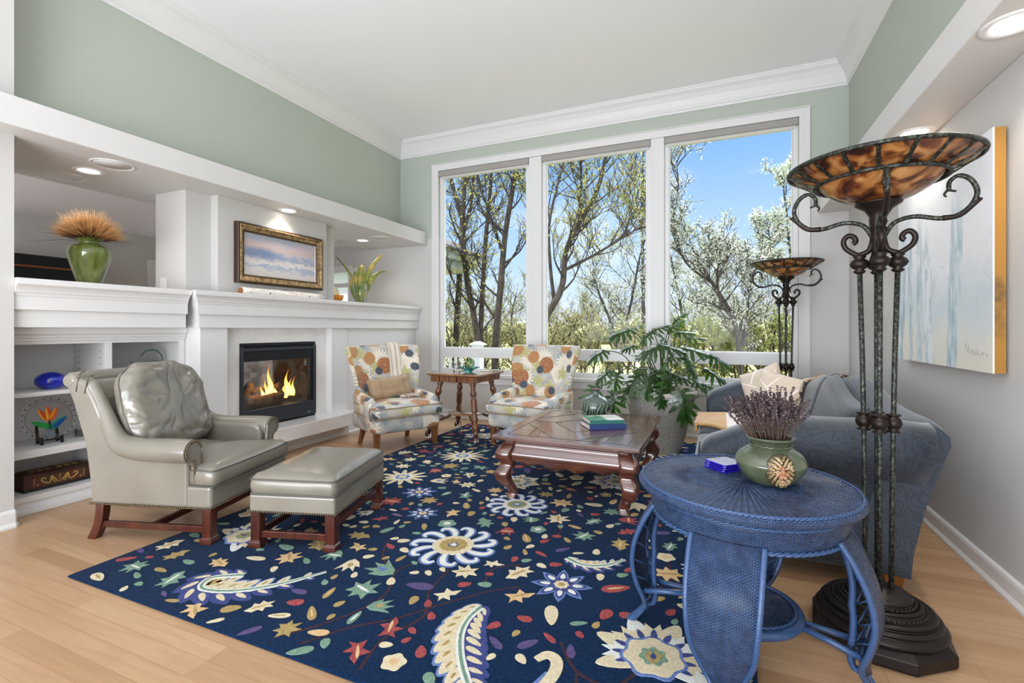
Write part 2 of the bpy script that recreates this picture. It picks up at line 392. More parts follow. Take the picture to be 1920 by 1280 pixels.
M['hem'] = pm('translucent_hem', L(244, 244, 244), .6); _t = M['hem'].node_tree; _tl = N(_t, 'ShaderNodeBsdfTranslucent'); _tl.inputs[0].default_value = (.95, .95, .95, 1); _mx = N(_t, 'ShaderNodeMixShader', i_0=.6); LK(_t, [q_ for q_ in _t.nodes if q_.type == 'BSDF_PRINCIPLED'][0], 0, _mx, 1); LK(_t, _tl, 0, _mx, 2); LK(_t, _mx, 0, [q_ for q_ in _t.nodes if q_.type == 'OUTPUT_MATERIAL'][0], 0)
M['shade'] = pm('shade_fabric', L(158, 154, 150), 0.7)
for x0, x1, wh in ((WX0, -2.217, 'in the left pane of the wide window'), (-2.048, -0.712, 'in the middle pane of the wide window'), (-0.563, WX1, 'in the right pane of the wide window')):
    s = thing('roller_shade', 'rolled up grey fabric shade ' + wh, 'shade', ((x0 + x1) / 2, D + .012, 3.345), group='roller shades at the window head')
    hw = (x1 - x0) / 2 - .003
    mb = MB(); mb.box(-hw, hw, -.02, .02, -.03, .043); mb.build('cassette', M['shade'], s, bevel=0.008)
    mb = MB(); mb.box(-hw + .02, hw - .02, .0, .016, -.062, -.03); mb.build('hem_bar', M['hem'], s, bevel=0.003)
# ---------------------------------------------------------------- the room beyond the pass-through
struct('wall_kitchen', MB().box(-7.2, -7.1, YB, D + .1, 0, 2.45), M['wall_grey'])
struct('ceiling_kitchen', MB().box(-7.2, -4.95, YB, D + .2, 2.45, 2.55), M['ceil'])
w = bpy.data.objects.new('window_4', None); COL.objects.link(w); w['kind'] = 'structure'
mb = MB()
for a in ((-6.3, -5.05, 2.06, 2.16), (-6.3, -6.2, 0.55, 2.16), (-5.15, -5.05, 0.55, 2.16), (-5.15, -4.955, 0.45, 2.13), (-6.3, -5.05, 0.45, 0.55), (-6.2, -5.15, 1.84, 1.9)): mb.box(a[0], a[1], D - .02, D + .08, a[2], a[3])
mb.build('window_frame', M['trim'], w, bevel=0.004)
MB().box(-6.2, -5.15, D + .05, D + .056, 0.55, 2.06).build('window_pane', M['glass'], w)
w = bpy.data.objects.new('door_1', None); COL.objects.link(w); w['kind'] = 'structure'
mb = MB()
for a in ((4.02, 4.09, 0, 2.14), (4.92, 5.02, 0, 2.14), (4.02, 5.02, 2.06, 2.14)): mb.box(-7.1, -7.075, a[0], a[1], a[2], a[3])
mb.build('door_casing', M['trim'], w, bevel=0.003)
mb = MB()
for a in ((4.09, 4.13, 0.01, 2.06), (4.84, 4.92, 0.01, 2.06), (4.13, 4.84, 1.99, 2.06), (4.13, 4.84, 0.01, 0.3)): mb.box(-7.095, -7.06, a[0], a[1], a[2], a[3])
mb.build('door_frame', M['sash'], w, bevel=0.003)
MB().box(-7.092, -7.088, 4.13, 4.84, 0.3, 1.99).build('door_glass', pm('daylight_glow_pane', L(225, 232, 238), 0.2, emit=((0.8, 0.9, 1, 1), 0.9)), w)  # pane glows by itself to stand for daylight outside
# =================================================================== FIREPLACE WALL
XB, XC = -4.11, -3.925       # bookcase face, fireplace column face
# chase behind the mantel: solid body under the ledge, pier above it
mb = MB()
mb.box(-4.52, -4.118, 2.63, 4.33, 1.50, 2.378)                 # pier between the two openings
mb.box(-4.1185, -4.03, 2.85, 4.125, 1.50, 2.378)               # raised picture panel
struct('trim_chimney_breast', mb, M['wall_grey'], bevel=0.002)
mb = MB(); mb.box(-4.95, -4.60, 1.49, 2.95, 0, 1.40); mb.box(-4.95, -4.60, 4.05, D, 0, 1.40); mb.box(-4.95, -4.6, 2.95, 4.05, 1.1, 1.4); mb.box(-4.95, -4.6, 2.95, 4.05, 0, .28)
struct('wall_left_lower', mb, M['wall_grey'])
fs = thing('fireplace_surround', 'white fireplace surround of two columns, pale marble facing and raised hearth', 'fireplace', (-3.925, 3.485, 0))
ox, oy = -3.925, 3.485
def F(mb_): mb_.mat = Matrix.Translation((-ox, -oy, 0)); return mb_
# mantel: moulded profile lofted around the breakfront jog
def mantel(xo, y0, y1, ret0=False, ret1=False):
    # offsets from column face toward the room, z
    pr = [(0.0, 1.2115), (0.028, 1.2115), (0.028, 1.318), (0.052, 1.322), (0.052, 1.403), (0.056, 1.408), (0.06, 1.424), (0.066, 1.430), (0.07, 1.445), (0.082, 1.463), (0.098, 1.474), (0.104, 1.478), (0.104, 1.512), (0.1, 1.515)]
    mb_ = F(MB()); rings = []
    def ring(y, s): return [(xo + a, y + s * a, z) for a, z in pr] + [(-4.885, y, 1.515), (-4.885, y, 1.47), (-4.2, y, 1.46), (-4.2, y, 1.2115)]
    rings = [ring(y0, -1 if ret0 else 0), ring(y1, 1 if ret1 else 0)]
    mb_.loft(rings, smooth=False); return mb_
mb = mantel(XC + .0, 2.624, D - .003, ret0=True)
a = mantel(XC - .075, 1.492, 2.54)
tmp = bpy.data.meshes.new('t'); a.b.to_mesh(tmp); a.b.free(); mb.b.from_mesh(tmp); bpy.data.meshes.remove(tmp)
ms_ = thing('mantel_shelf', 'long white stepped mantel shelf running over the fireplace and bookcase', 'mantel', (-3.925, 3.485, 0))
mb.build('shelf_board', M['trim'], ms_, bevel=0.0015)
for y0, y1 in ((2.624, 2.867), (4.093, 4.34)): F(MB()).box(-4.3, XC, y0, y1, 0.0, 1.2115).build('column', M['trim'], fs, bevel=0.003)
F(MB()).box(-4.3, XC - .012, 4.34, D - .002, 0.0, 1.2115).build('side_panel', M['trim'], fs)
M['marble'] = pm('pale_marble', L(222, 219, 217), 0.16, spec=0.5, var=(3.2, 9.0, 0.38, 0.62), col2=L(238, 236, 234))
mb = F(MB()); X = -4.0
mb.box(-4.06, X, 2.867, 3.035, 0.275, 1.2115); mb.box(-4.06, X, 3.93, 4.093, 0.275, 1.2115); mb.box(-4.06, X, 3.035, 3.93, 1.07, 1.2115)
mb.build('marble_facing', M['marble'], fs)
mb = F(MB()); mb.box(-4.0, -3.722, 2.624, 4.345, 0.142, 0.275); mb.build('hearth_slab', M['marble'], fs, bevel=0.004)
mb = F(MB()); mb.box(-4.0, -3.90, 2.66, 4.31, 0, 0.142); mb.box(-3.92, -3.888, 2.66, 4.31, 0, 0.05); mb.build('hearth_plinth', M['trim_grey'], fs, bevel=0.002)
mb = F(MB()); mb.loft([[(-3.937 + a_, y, z) for a_, z in bpf] for y in (4.345, D - .03)], smooth=False); mb.build('base_moulding', M['trim'], fs)
# ---- gas insert
fi = thing('gas_fireplace', 'black framed see-through gas fireplace insert with burning logs under the mantel', 'fireplace', (-4.0, 3.4825, 0.28))
ox, oy = -4.0, 3.4825
def G(mb_): mb_.mat = Matrix.Translation((0, 0, -0.28)) @ Matrix.Translation((4.0, -3.4825, 0)); return mb_
y0, y1, z0, z1 = 3.038, 3.927, 0.279, 1.067
M['iron'] = pm('graphite_metal', L(62, 66, 72), 0.4, metal=0.5)
M['firebox'] = pm('soot_black', L(38, 34, 32), 0.8, var=(9, 6, 0.35, 0.7), col2=L(74, 64, 58))
mb = G(MB()); X = -4.0
mb.box(X - .05, X + .018, y0, y0 + .03, z0 + .02, z1 - .03); mb.box(X - .05, X + .018, y1 - .03, y1, z0 + .02, z1 - .03)
mb.box(X - .05, X + .018, y0, y1, z1 - .075, z1 - .045)
mb.build('outer_frame', M['iron'], fi, bevel=0.003)
mb = G(MB()); mb.box(X - .05, X + .006, y0, y1, z1 - .026, z1); mb.box(X - .05, X - .02, y0, y1, z1 - .05, z1 - .02); mb.build('vent_rail', M['black'], fi, bevel=.003)
mb = G(MB()); mb.box(X - .05, X + .0, y0, y1, z0, z0 + .022); mb.build('bottom_rail', M['black'], fi, bevel=.003)
mb = G(MB()); mb.box(X - .03, X + .014, y0 + .03, y1 - .03, z0 + .02, z0 + .165); mb.build('lower_panel', M['iron'], fi, bevel=0.004)
mb = G(MB()); mb.box(X + .014, X + .0155, y1 - .115, y1 - .07, z0 + .045, z0 + .052); mb.build('maker_badge', pm('badge_silver', L(190, 192, 195), 0.3, metal=0.8), fi)
mb = G(MB()); mb.box(X - .03, X + .004, y0 + .03, y1 - .03, z1 - .17, z1 - .075); mb.box(X - .03, X + .004, y1 - .075, y1 - .03, z0 + .165, z1 - .17); mb.build('inner_trim', M['black'], fi, bevel=0.003)
mb = G(MB()); mb.box(X - .016, X - .012, y0 + .03, y1 - .075, z0 + .165, z1 - .17); mb.build('front_glass', glass_mat('fire_glass', (0.9, 0.9, 0.92), refl=0.06), fi)
mb = G(MB())
mb.box(-4.60, -4.05, y0, y0 + .02, z0, z1); mb.box(-4.60, -4.05, y1 - .03, y1, z0, z1); mb.box(-4.60, -4.05, y0, y1, z0, z0 + .15); mb.box(-4.60, -4.05, y0, y1, z1 - .06, z1)
mb.build('firebox', M['firebox'], fi)
M['bark'] = pm('charred_log', L(66, 52, 42), 0.9, var=(14, 8, 0.38, 0.62), col2=L(128, 98, 74), bump=(30, 0.9, 0.02))
rr = random.Random(3)
def log(p0, p1, r):
    mb_ = G(MB()); P = []; R = []
    for i in range(9):
        t_ = i / 8; q_ = Vector(p0).lerp(Vector(p1), t_) + Vector((rr.uniform(-.008, .008), 0, rr.uniform(-.008, .008))); P.append(q_); R.append(r * rr.uniform(.88, 1.1))
    mb_.tube(P, R, 10); mb_.build('log', M['bark'], fi)
log((-4.13, 3.08, .455), (-4.17, 3.62, .50), .055); log((-4.33, 3.10, .47), (-4.33, 3.84, .47), .06); log((-4.12, 3.16, .52), (-4.36, 3.42, .63), .04); log((-4.14, 3.50, .48), (-4.30, 3.80, .545), .045); log((-4.38, 3.45, .56), (-4.2, 3.66, .62), .032)
m, t, p = newmat('flame'); t.nodes.remove(p)
c = N(t, 'ShaderNodeTexCoord'); sz = N(t, 'ShaderNodeSeparateXYZ'); LK(t, c, 'Generated', sz, 0)
r = ramp(t, [(0.0, (1.0, 0.55, 0.10)), (0.25, (1.0, 0.72, 0.22)), (0.6, (1.0, 0.50, 0.07)), (1.0, (0.85, 0.22, 0.02))]); LK(t, sz, 'Z', r, 0)
em = N(t, 'ShaderNodeEmission', i_Strength=3.2); LK(t, r, 0, em, 0); tr = N(t, 'ShaderNodeBsdfTransparent')
lw = N(t, 'ShaderNodeLayerWeight', i_Blend=0.35); ms = N(t, 'ShaderNodeMixShader'); LK(t, lw, 'Facing', ms, 0); LK(t, em, 0, ms, 1); LK(t, tr, 0, ms, 2)
LK(t, ms, 0, [n_ for n_ in t.nodes if n_.type == 'OUTPUT_MATERIAL'][0], 0); M['flame'] = m
def flame(y, z, h, r, x=-4.2, lean=0.0):
    mb_ = G(MB()); P = []; R = []
    for i in range(11):
        s_ = i / 10; P.append((x + .012 * math.sin(s_ * 5 + y * 9), y + lean * s_ + .01 * math.sin(s_ * 7), z + h * s_)); R.append(max(r * (math.sin(PI * min(1, (s_ + .12) ** .7)) * (1 - s_) ** .35 + .02), .001))
    mb_.tube(P, R, 10); mb_.build('flame', M['flame'], fi)
for a in ((3.52, .52, .32, .028), (3.43, .51, .13, .018), (3.48, .51, .19, .022), (3.57, .51, .15, .024), (3.74, .50, .27, .030), (3.78, .50, .18, .030), (3.71, .48, .15, .024), (3.82, .49, .20, .018)): flame(*a)
lamp('fire_glow', 'POINT', (-4.2, 3.5, 0.68), (0, 0, 0), 3.0, (1.0, 0.5, 0.18), shadow_soft_size=0.08)
# ---- bookcase left of the fireplace
bc = thing('built_in_bookcase', 'white built-in bookcase with open shelves left of the fireplace', 'bookcase', (-4.11, 2.05, 0))
def K(): b_ = MB(); b_.mat = Matrix.Translation((4.11, -2.05, 0)); return b_
b0, b1 = 1.492, 2.62
mb = K(); mb.box(XB - .02, XB, b0, b1, 1.10, 1.2115); mb.box(XB - .02, XB, 2.575, b1, 0, 1.12); mb.box(XB - .02, XB, b0, 1.52, 0, 1.12); mb.box(XB - .02, XB, 2.05, 2.095, 0.11, 1.12); mb.build('face_frame', M['trim'], bc, bevel=0.002)
mb = K(); mb.box(XB, XB + .014, b0, b1, 1.122, 1.14); mb.box(XB, XB + .02, b0, b1, 1.14, 1.165); mb.box(XB, XB + .04, b0, b1, 1.165, 1.2115); mb.build('head_moulding', M['trim'], bc, bevel=0.003)
mb = K(); mb.box(XB - .46, XB - .44, b0, b1, 0, 1.2); mb.build('back_panel', M['trim'], bc)
mb = K(); mb.box(XB - .45, XB - .015, 2.06, 2.085, 0.08, 1.2); mb.box(XB - .45, XB - .015, 2.6, b1, 0.08, 1.2); mb.box(XB - .45, XB - .015, b0, 1.51, 0.08, 1.2); mb.build('divider', M['trim'], bc)
for z0_, z1_, ya, yb in ((0.758, 0.786, b0, 2.06), (0.36, 0.41, b0, 2.06), (0.076, 0.112, b0, 2.6), (0.758, 0.786, 2.085, 2.6), (0.36, 0.41, 2.085, 2.6)):
    K().box(XB - .44, XB - .004, ya, yb, z0_, z1_).build('shelf', M['trim'], bc, bevel=0.003)
mb = K(); mb.box(XB - .03, XB - .012, b0, b1, 0.0, 0.08); mb.box(XB - .012, XB + .012, b0, b1, 0.0, 0.035); mb.build('plinth', M['trim'], bc, bevel=0.003)
mb = K()
for z in [0.45 + .045 * i for i in range(14)]:
    for x in (XB - .08, XB - .36): mb.box(x - .004, x + .004, 2.056, 2.0605, z - .004, z + .004)
mb.build('shelf_pin_hole', pm('pin_hole', L(120, 118, 116), 0.9), bc)
# ---- recessed lights and ceiling speakers
M['lens'] = pm('lamp_lens', (1, 1, 1, 1), 0.4, emit=((1.0, 0.93, 0.82, 1), 7.0))
M['grille'] = pm('speaker_grille', L(208, 205, 203), 0.7)
def downlight(x, y, z, label, group, e=9.0, r=0.095):
    t_ = thing('recessed_light', label, 'ceiling light', (x, y, z), group=group)
    MB().lathe([(r, 0.0), (r, -.004), (r * .93, -.009), (r * .68, -.004), (r * .66, 0.0)], 32).build('trim_ring', M['trim'], t_)
    MB().lathe([(0.0, -.003), (r * .67, -.003), (r * .67, 0.0), (0.0, 0.0)], 28).build('lens', M['lens'], t_)
    lamp('recessed_lamp', 'SPOT', (x, y, z - .03), (0, 0, 0), e, (1.0, 0.90, 0.76), spot_size=math.radians(130), spot_blend=0.8, shadow_soft_size=0.06)
    return t_
zs = 2.378
downlight(-4.30, 2.04, zs, 'glowing recessed light above the green urn of dried wheat', 'recessed lights in the left soffit', 7)
downlight(-3.92, 3.505, zs, 'glowing recessed light over the gold framed winter painting', 'recessed lights in the left soffit', 14)
downlight(-4.33, 5.07, zs, 'glowing recessed light above the glass vase of yellowing leaves', 'recessed lights in the left soffit', 8)
downlight(1.045, 2.46, zs, 'larger glowing recessed light at the upper right corner of the photo', 'recessed lights in the right soffit', 22, .1)
downlight(1.085, 3.60, zs, 'glowing recessed light just behind the rim of the near floor lamp bowl', 'recessed lights in the right soffit', 22, .1)
for x, y, w in ((-3.98, 2.03, 'nearest the soffit edge above the urn of wheat'), (-4.617, 2.04, 'deepest in the soffit behind the light above the urn'), (-4.607, 5.04, 'deepest in the soffit near the vase of leaves'), (-3.99, 5.03, 'nearest the soffit edge by the window corner')):
    t_ = thing('ceiling_speaker', 'round flush white ceiling speaker ' + w, 'speaker', (x, y, zs), group='ceiling speakers in the left soffit')
    MB().lathe([(.13, 0), (.13, -.004), (.125, -.006), (.112, -.003), (.112, 0)], 36).build('bezel', M['trim'], t_)
    MB().lathe([(0, -.0025), (.112, -.0025), (.112, 0), (0, 0)], 36).build('grille', M['grille'], t_)
# =================================================================== LEATHER ARMCHAIR AND OTTOMAN
m, t, p = newmat('grey_leather')
c = N(t, 'ShaderNodeTexCoord')
n1 = N(t, 'ShaderNodeTexNoise', i_Scale=4.0, i_Detail=1.5, i_Roughness=0.4); LK(t, c, 'Object', n1, 'Vector')
r = ramp(t, [(0.2, L(118, 113, 102)), (0.8, L(137, 132, 120))]); LK(t, n1, 'Fac', r, 0); LK(t, r, 0, p, 'Base Color')
p.inputs['Roughness'].default_value = .27
n3 = N(t, 'ShaderNodeTexNoise', i_Scale=9.0, i_Detail=2.0); LK(t, c, 'Object', n3, 'Vector')
b2 = N(t, 'ShaderNodeBump', i_Strength=0.12, i_Distance=0.004); LK(t, n3, 'Fac', b2, 'Height'); LK(t, b2, 0, p, 'Normal')
p.inputs['Specular IOR Level'].default_value = 0.75
M['leather'] = m
ms = m.copy(); ms.name = 'soft_leather'; t = ms.node_tree; p = [n_ for n_ in t.nodes if n_.type == 'BSDF_PRINCIPLED'][0]; b2 = p.inputs['Normal'].links[0].from_node
c = [n_ for n_ in t.nodes if n_.type == 'TEX_COORD'][0]; mpn = N(t, 'ShaderNodeMapping'); mpn.inputs['Scale'].default_value = (1, 1.25, .8); mpn.inputs['Rotation'].default_value = (.5, 0, 0); LK(t, c, 'Object', mpn, 0)
n4 = N(t, 'ShaderNodeTexNoise', i_Scale=3.6, i_Detail=2.2, i_Roughness=.5, i_Distortion=1.0); LK(t, mpn, 0, n4, 'Vector')
s4 = N(t, 'ShaderNodeMath', operation='SUBTRACT', i_1=.5); LK(t, n4, 'Fac', s4, 0); a4 = N(t, 'ShaderNodeMath', operation='ABSOLUTE'); LK(t, s4, 0, a4, 0); m4 = N(t, 'ShaderNodeMapRange', i_1=0.0, i_2=.10, i_3=0, i_4=1); m4.interpolation_type = 'SMOOTHSTEP'; LK(t, a4, 0, m4, 0)
b4 = N(t, 'ShaderNodeBump', i_Strength=.42, i_Distance=.014); LK(t, m4, 0, b4, 'Height'); LK(t, b2, 0, b4, 'Normal'); LK(t, b4, 0, p, 'Normal'); M['leather_soft'] = ms
M['mahogany'] = wood_mat('mahogany', L(48, 22, 16), L(92, 42, 28), axis='Z', rough=0.28, coat=0.3)
M['nail'] = pm('aged_brass', L(120, 104, 80), 0.35, metal=0.9)
M['piping'] = pm('dark_seam', L(92, 90, 82), 0.5)
def pad(mb, outline, z0, z1, puff=0.02, m=0, inset=0.02, wr=0.0, seed=0.0, tilt=0.0):
    """upholstered pad over a star-shaped outline: rounded edge, domed top"""
    cx = sum(q[0] for q in outline) / len(outline); cy = sum(q[1] for q in outline) / len(outline); h = z1 - z0
    lay = [(0.0, z0)] + [(0.55, z0), (0.93, z0)]
    rings = []
    prof = [(-inset, z0), (-inset * .35, z0 + h * .12), (0, z0 + h * .3), (inset * .25, z0 + h * .5), (0, z0 + h * .72), (-inset * .35, z0 + h * .9), (-inset * .9, z1), (-inset * 2.4, z1 + puff * .28)]
    for off, z in prof:
        ring = []
        for x, y in outline:
            d = math.hypot(x - cx, y - cy); k = (d + off) / d
            ring.append([cx + (x - cx) * k, cy + (y - cy) * k, z])
        rings.append(ring)
    for k in (.8, .62, .42, .2): rings.append([[cx + (x - cx) * k, cy + (y - cy) * k, z1 + puff * (1 - k ** 2.2 * .85)] for x, y in outline])
    for ring in rings[2:]:
        for q in ring:
            if wr:
                w_ = mnoise.noise(Vector((q[0] * 8 + seed, q[1] * 8, q[2] * 5))) + .6 * mnoise.noise(Vector((q[0] * 19 + seed, q[1] * 19, 3)))
                q[2] += wr * w_
            q[2] += tilt * (q[0] - cx)
    R = [[mb.v(*q) for q in ring] for ring in rings]; n = len(outline)
    top = mb.v(cx, cy, z1 + puff); bot = mb.v(cx, cy, z0)
    for a, b in zip(R, R[1:]):
        for i in range(n):
            q = mb.f([a[i], a[(i + 1) % n], b[(i + 1) % n], b[i]], m); q.smooth = True
    for i in range(n):
        q = mb.f([R[-1][i], R[-1][(i + 1) % n], top], m); q.smooth = True
        mb.f([R[0][(i + 1) % n], R[0][i], bot], m)
def rrect(x0, x1, y0, y1, r=.03, n=4, per=8):
    o = []
    for cx, cy, a in ((x1 - r, y1 - r, 0), (x0 + r, y1 - r, 90), (x0 + r, y0 + r, 180), (x1 - r, y0 + r, 270)):
        for k in range(n + 1):
            t_ = math.radians(a + 90 * k / n); o.append((cx + r * math.cos(t_), cy + r * math.sin(t_)))
    out = []
    for i, a in enumerate(o):
        b = o[(i + 1) % len(o)]; d = math.dist(a, b); k = max(1, int(d / .05))
        for j in range(k): out.append((a[0] + (b[0] - a[0]) * j / k, a[1] + (b[1] - a[1]) * j / k))
    return out
def square_leg(parent, x, y, h, m, w=.052):
    mb = MB(); mb.loft([[(x + sx_ * s_ / 2, y + sy * s_ / 2, z) for sx_, sy in ((-1, -1), (1, -1), (1, 1), (-1, 1))] for s_, z in ((w * 1.02, h), (w, .06), (w, .048), (w * 1.3, .042), (w * 1.38, .022), (w * 1.28, 0))], smooth=False)
    for k in (-1, 0, 1):
        mb.box(x + w / 2 - .002, x + w / 2 + .0025, y + k * .014 - .004, y + k * .014 + .004, .07, h - .015); mb.box(x + k * .014 - .004, x + k * .014 + .004, y - w / 2 - .0025, y - w / 2 + .002, .07, h - .015)
    return mb.build('leg', m, parent, bevel=.002)
ch = thing('leather_armchair', 'grey-green leather rolled-arm club chair with nailhead trim beside the bookcase', 'armchair', (-3.013, 2.006, 0), math.radians(16))
mb = MB()
mb.box(-.37, .372, -.352, .352, .205, .335)                                    # seat rail
for s in (-1, 1):                                                             # side panels with wing outline
    ol = spline([(.235, .21), (.235, .47), (.215, .545), (.10, .56), (-.10, .56), (-.215, .59), (-.285, .68), (-.345, .80), (-.40, .895)], 3)[::1]
    ol = [(.235, .21)] + [q for q in ol if q[1] > .215] + [(-.47, .925), (-.545, .90), (-.49, .78), (-.41, .54), (-.375, .30), (-.37, .21)]
    mb.prism(ol, 1, s * .262, s * .358)
sb = mb.build('upholstered_body', M['leather'], ch, bevel=.022, bseg=3)
for s in (-1, 1):                                                             # rolled arms
    mb = MB(); P = [(.262, .525, .352), (.18, .527, .355), (.05, .527, .355), (-.08, .53, .352), (-.19, .553, .342), (-.26, .62, .327), (-.315, .715, .318), (-.365, .81, .316), (-.41, .89, .318)]
    R = [.066, .068, .066, .062, .056, .045, .038, .034, .034]
    P = spline([(q[0], q[1], q[2], r_) for q, r_ in zip(P, R)], 4)
    mb.tube([(q[0], s * q[2], q[1]) for q in P], [q[3] for q in P], 18)
    mb.build('arm', M['leather'], ch)
    mb = MB()                                                                  # scroll face with welt
    pts = [(.352 + .058 * math.cos(a) * 1.0, .527 + .058 * math.sin(a)) for a in [PI * k / 14 for k in range(-4, 15)]]
    pts = [(.395 if False else q[0], q[1]) for q in pts] + [(.292, .47), (.285, .34), (.345, .34), (.348, .44)]
    mb.prism([(s * q[0], q[1]) for q in pts], 0, .245, .268); mb.build('arm_front', M['leather'], ch, bevel=.008, bseg=2)
mb = MB()                                                                      # inside back and rolled crest
mb.loft([[(x0, -.285, z), (x0, .285, z), (x1, .285, z), (x1, -.285, z)] for x0, x1, z in ((-.37, -.25, .30), (-.41, -.285, .55), (-.49, -.36, .80), (-.535, -.43, .905))], smooth=False)
mb.build('back', M['leather'], ch, bevel=.02, bseg=3)
mb = MB(); mb.tube([(-.515, y, .905 - .0) for y in (-.362, -.34, -.2, 0, .2, .34, .362)], [.030, .047, .05, .05, .05, .047, .030], 20); 
mb.build('back_crest', M['leather'], ch)
for s in (-1, 1):
    for k in (0, 1):
        mb = MB(); x = -.47 + .055 * k; z = .945 - .02 * k
        mb.tube([(x + .008, s * .36, z - .10 + k * .01), (x + .016, s * .357, z - .04), (x + .012, s * .34, z + .004), (x, s * .30, z + .012)], .0035, 6); mb.build('pleat', M['piping'], ch)
T = rrect(-.31, .245, -.245, .245, .02); 
outl = [q for q in T if q[0] < .24] 
def tshape():
    pts = [(-.31, -.25), (.242, -.25), (.242, -.348), (.372, -.352), (.39, -.335), (.398, -.18), (.40, 0), (.398, .18), (.39, .335), (.372, .352), (.242, .348), (.242, .25), (-.31, .25)]
    out = []
    for i, a in enumerate(pts):
        b = pts[(i + 1) % len(pts)]; k = max(1, int(math.dist(a, b) / .04))
        for j in range(k): out.append((a[0] + (b[0] - a[0]) * j / k, a[1] + (b[1] - a[1]) * j / k))
    return out
mb = MB(); pad(mb, tshape(), .332, .428, .05, inset=.012, wr=.0055, seed=3.1, tilt=-.02); cu = mb.build('seat_cushion', M['leather'], ch)
mb = MB(); T = tshape()
for z in (.337, .424): mb.tube([(x * .998, y * .998, z - .02 * (x - .1)) for x, y in T], .0042, 6, closed=True)
mb.build('piping', M['piping'], cu)
mb = MB()                                                                      # loose back pillow, creased
def bp_(u, v):
    a = 2 * PI * u; e = PI * (v - .5); pw = .42
    sg = lambda q, k: math.copysign(abs(q) ** k, q)
    y = .292 * sg(math.cos(a), pw) * math.cos(e) ** .42; z = .282 * sg(math.sin(a), pw) * math.cos(e) ** .42; d = .098 * math.sin(e)
    q = Vector((y * 5, z * 5, 1.7 if d > 0 else 7)); 
    k = math.cos(e) ** .5
    w = .020 * mnoise.noise(q * 1.1) + .012 * mnoise.noise(q * 2.6 + Vector((4, 0, 0)))
    # pulls radiating from the top edge
    w += .010 * math.sin(y * 62 + 7 * z) * max(0, (z - .02) / .24) * (1 - abs(y) / .32)
    rid = mnoise.noise(Vector((y * 9 + 2 * z, z * 14, 5))); w -= .018 * max(0, .22 - abs(rid)) / .22 * (1 if d > 0 else 0) * .8
    y += .012 * mnoise.noise(Vector((z * 9, y * 9, 2))); z += .014 * mnoise.noise(Vector((y * 9, z * 9, 9)))
    z -= .03 * (abs(y) / .285) ** 2 * (1 if z > 0 else -.3)
    d += w * math.cos(e * .9) ** 0.3
    tl = math.radians(-19)
    return (-.225 + d * math.cos(tl) + z * math.sin(tl), y, .722 - d * math.sin(tl) + z * math.cos(tl))
mb.grid(bp_, 72, 36, closeu=True); bk = mb.build('back_cushion', M['leather_soft'], ch, weld=.0008)
mb = MB(); P = [bp_(i / 64, .5) for i in range(64)]; mb.tube([(q[0] + .004, q[1], q[2]) for q in P], .0045, 6, closed=True); mb.build('piping', M['piping'], bk)
mb = MB()
def nails(mb_, pts, sp=.013):
    acc = 0.0
    for a, b in zip(pts, pts[1:]):
        a = Vector(a); b = Vector(b); Ln = (b - a).length; k = max(1, int(Ln / sp))
        for j in range(k): 
            q = a.lerp(b, j / k); mb_.ball(q, .0062, u=6, w=4)
nails(mb, [(.376, -.36, .214), (.376, .356, .214)]); nails(mb, [(-.37, -.361, .214), (.376, -.361, .214)])
for s in (-1, 1):
    nails(mb, [(.2715, s * (.352 + .056 * math.cos(a)), .527 + .056 * math.sin(a)) for a in [PI * k / 12 for k in range(-3, 13)]], .011); nails(mb, [(.27, s * .297, .50), (.27, s * .288, .345)], .011); nails(mb, [(.27, s * .352, .475), (.27, s * .346, .345)], .011)
mb.build('nailhead_trim', M['nail'], ch, kind='stuff')
for s in (-1, 1): square_leg(ch, .335, s * .315, .206, M['mahogany'])
for s in (-1, 1):
    mb = MB(); mb.loft([[(x + a, s * .315 + b, z) for a, b in ((-.026, -.024), (.026, -.024), (.026, .024), (-.026, .024))] for x, z in ((-.335, .21), (-.338, .15), (-.35, .09), (-.375, .03), (-.392, 0))]); mb.build('rear_leg', M['mahogany'], ch, bevel=.004)
for a, b in (((-.35, -.315, .085), (.335, -.315, .085)), ((-.35, .315, .085), (.335, .315, .085)), ((-.02, -.315, .085), (-.02, .315, .085))):
    MB().bar(a, b, .024, .036).build('stretcher', M['mahogany'], ch, bevel=.003)
MB().bar((.338, -.31, .188), (.338, .31, .188), .03, .042).build('front_rail', M['mahogany'], ch, bevel=.003)
# ottoman
ot = thing('leather_ottoman', 'grey leather ottoman on dark square legs in front of the leather armchair', 'ottoman', (-2.2, 2.227, 0), math.radians(16))
mb = MB(); mb.box(-.247, .247, -.338, .338, .205, .305); mb.build('upholstered_frame', M['leather'], ot, bevel=.014, bseg=3)
T = rrect(-.25, .25, -.342, .342, .035)
mb = MB(); pad(mb, T, .303, .390, .055, inset=.012, wr=.006, seed=9.0); cu = mb.build('seat_cushion', M['leather'], ot)
mb = MB()
for z in (.308, .387): mb.tube([(x * 1.0, y * 1.0, z) for x, y in T], .0042, 6, closed=True)
mb.build('piping', M['piping'], cu)
mb = MB(); Q = [(-.25, -.341, .212), (.25, -.341, .212), (.25, .341, .212), (-.25, .341, .212), (-.25, -.341, .212)]; nails(mb, Q); mb.build('nailhead_trim', M['nail'], ot, kind='stuff')
for sx_ in (-1, 1):
    for s in (-1, 1): square_leg(ot, sx_ * .215, s * .305, .206, M['mahogany'])
for a, b in (((-.2, -.305, .08), (.2, -.305, .08)), ((-.2, .305, .08), (.2, .305, .08)), ((-.215, -.29, .08), (-.215, .29, .08)), ((.215, -.29, .14), (.215, .29, .14))):
    MB().bar(a, b, .024, .036).build('stretcher', M['mahogany'], ot, bevel=.003)
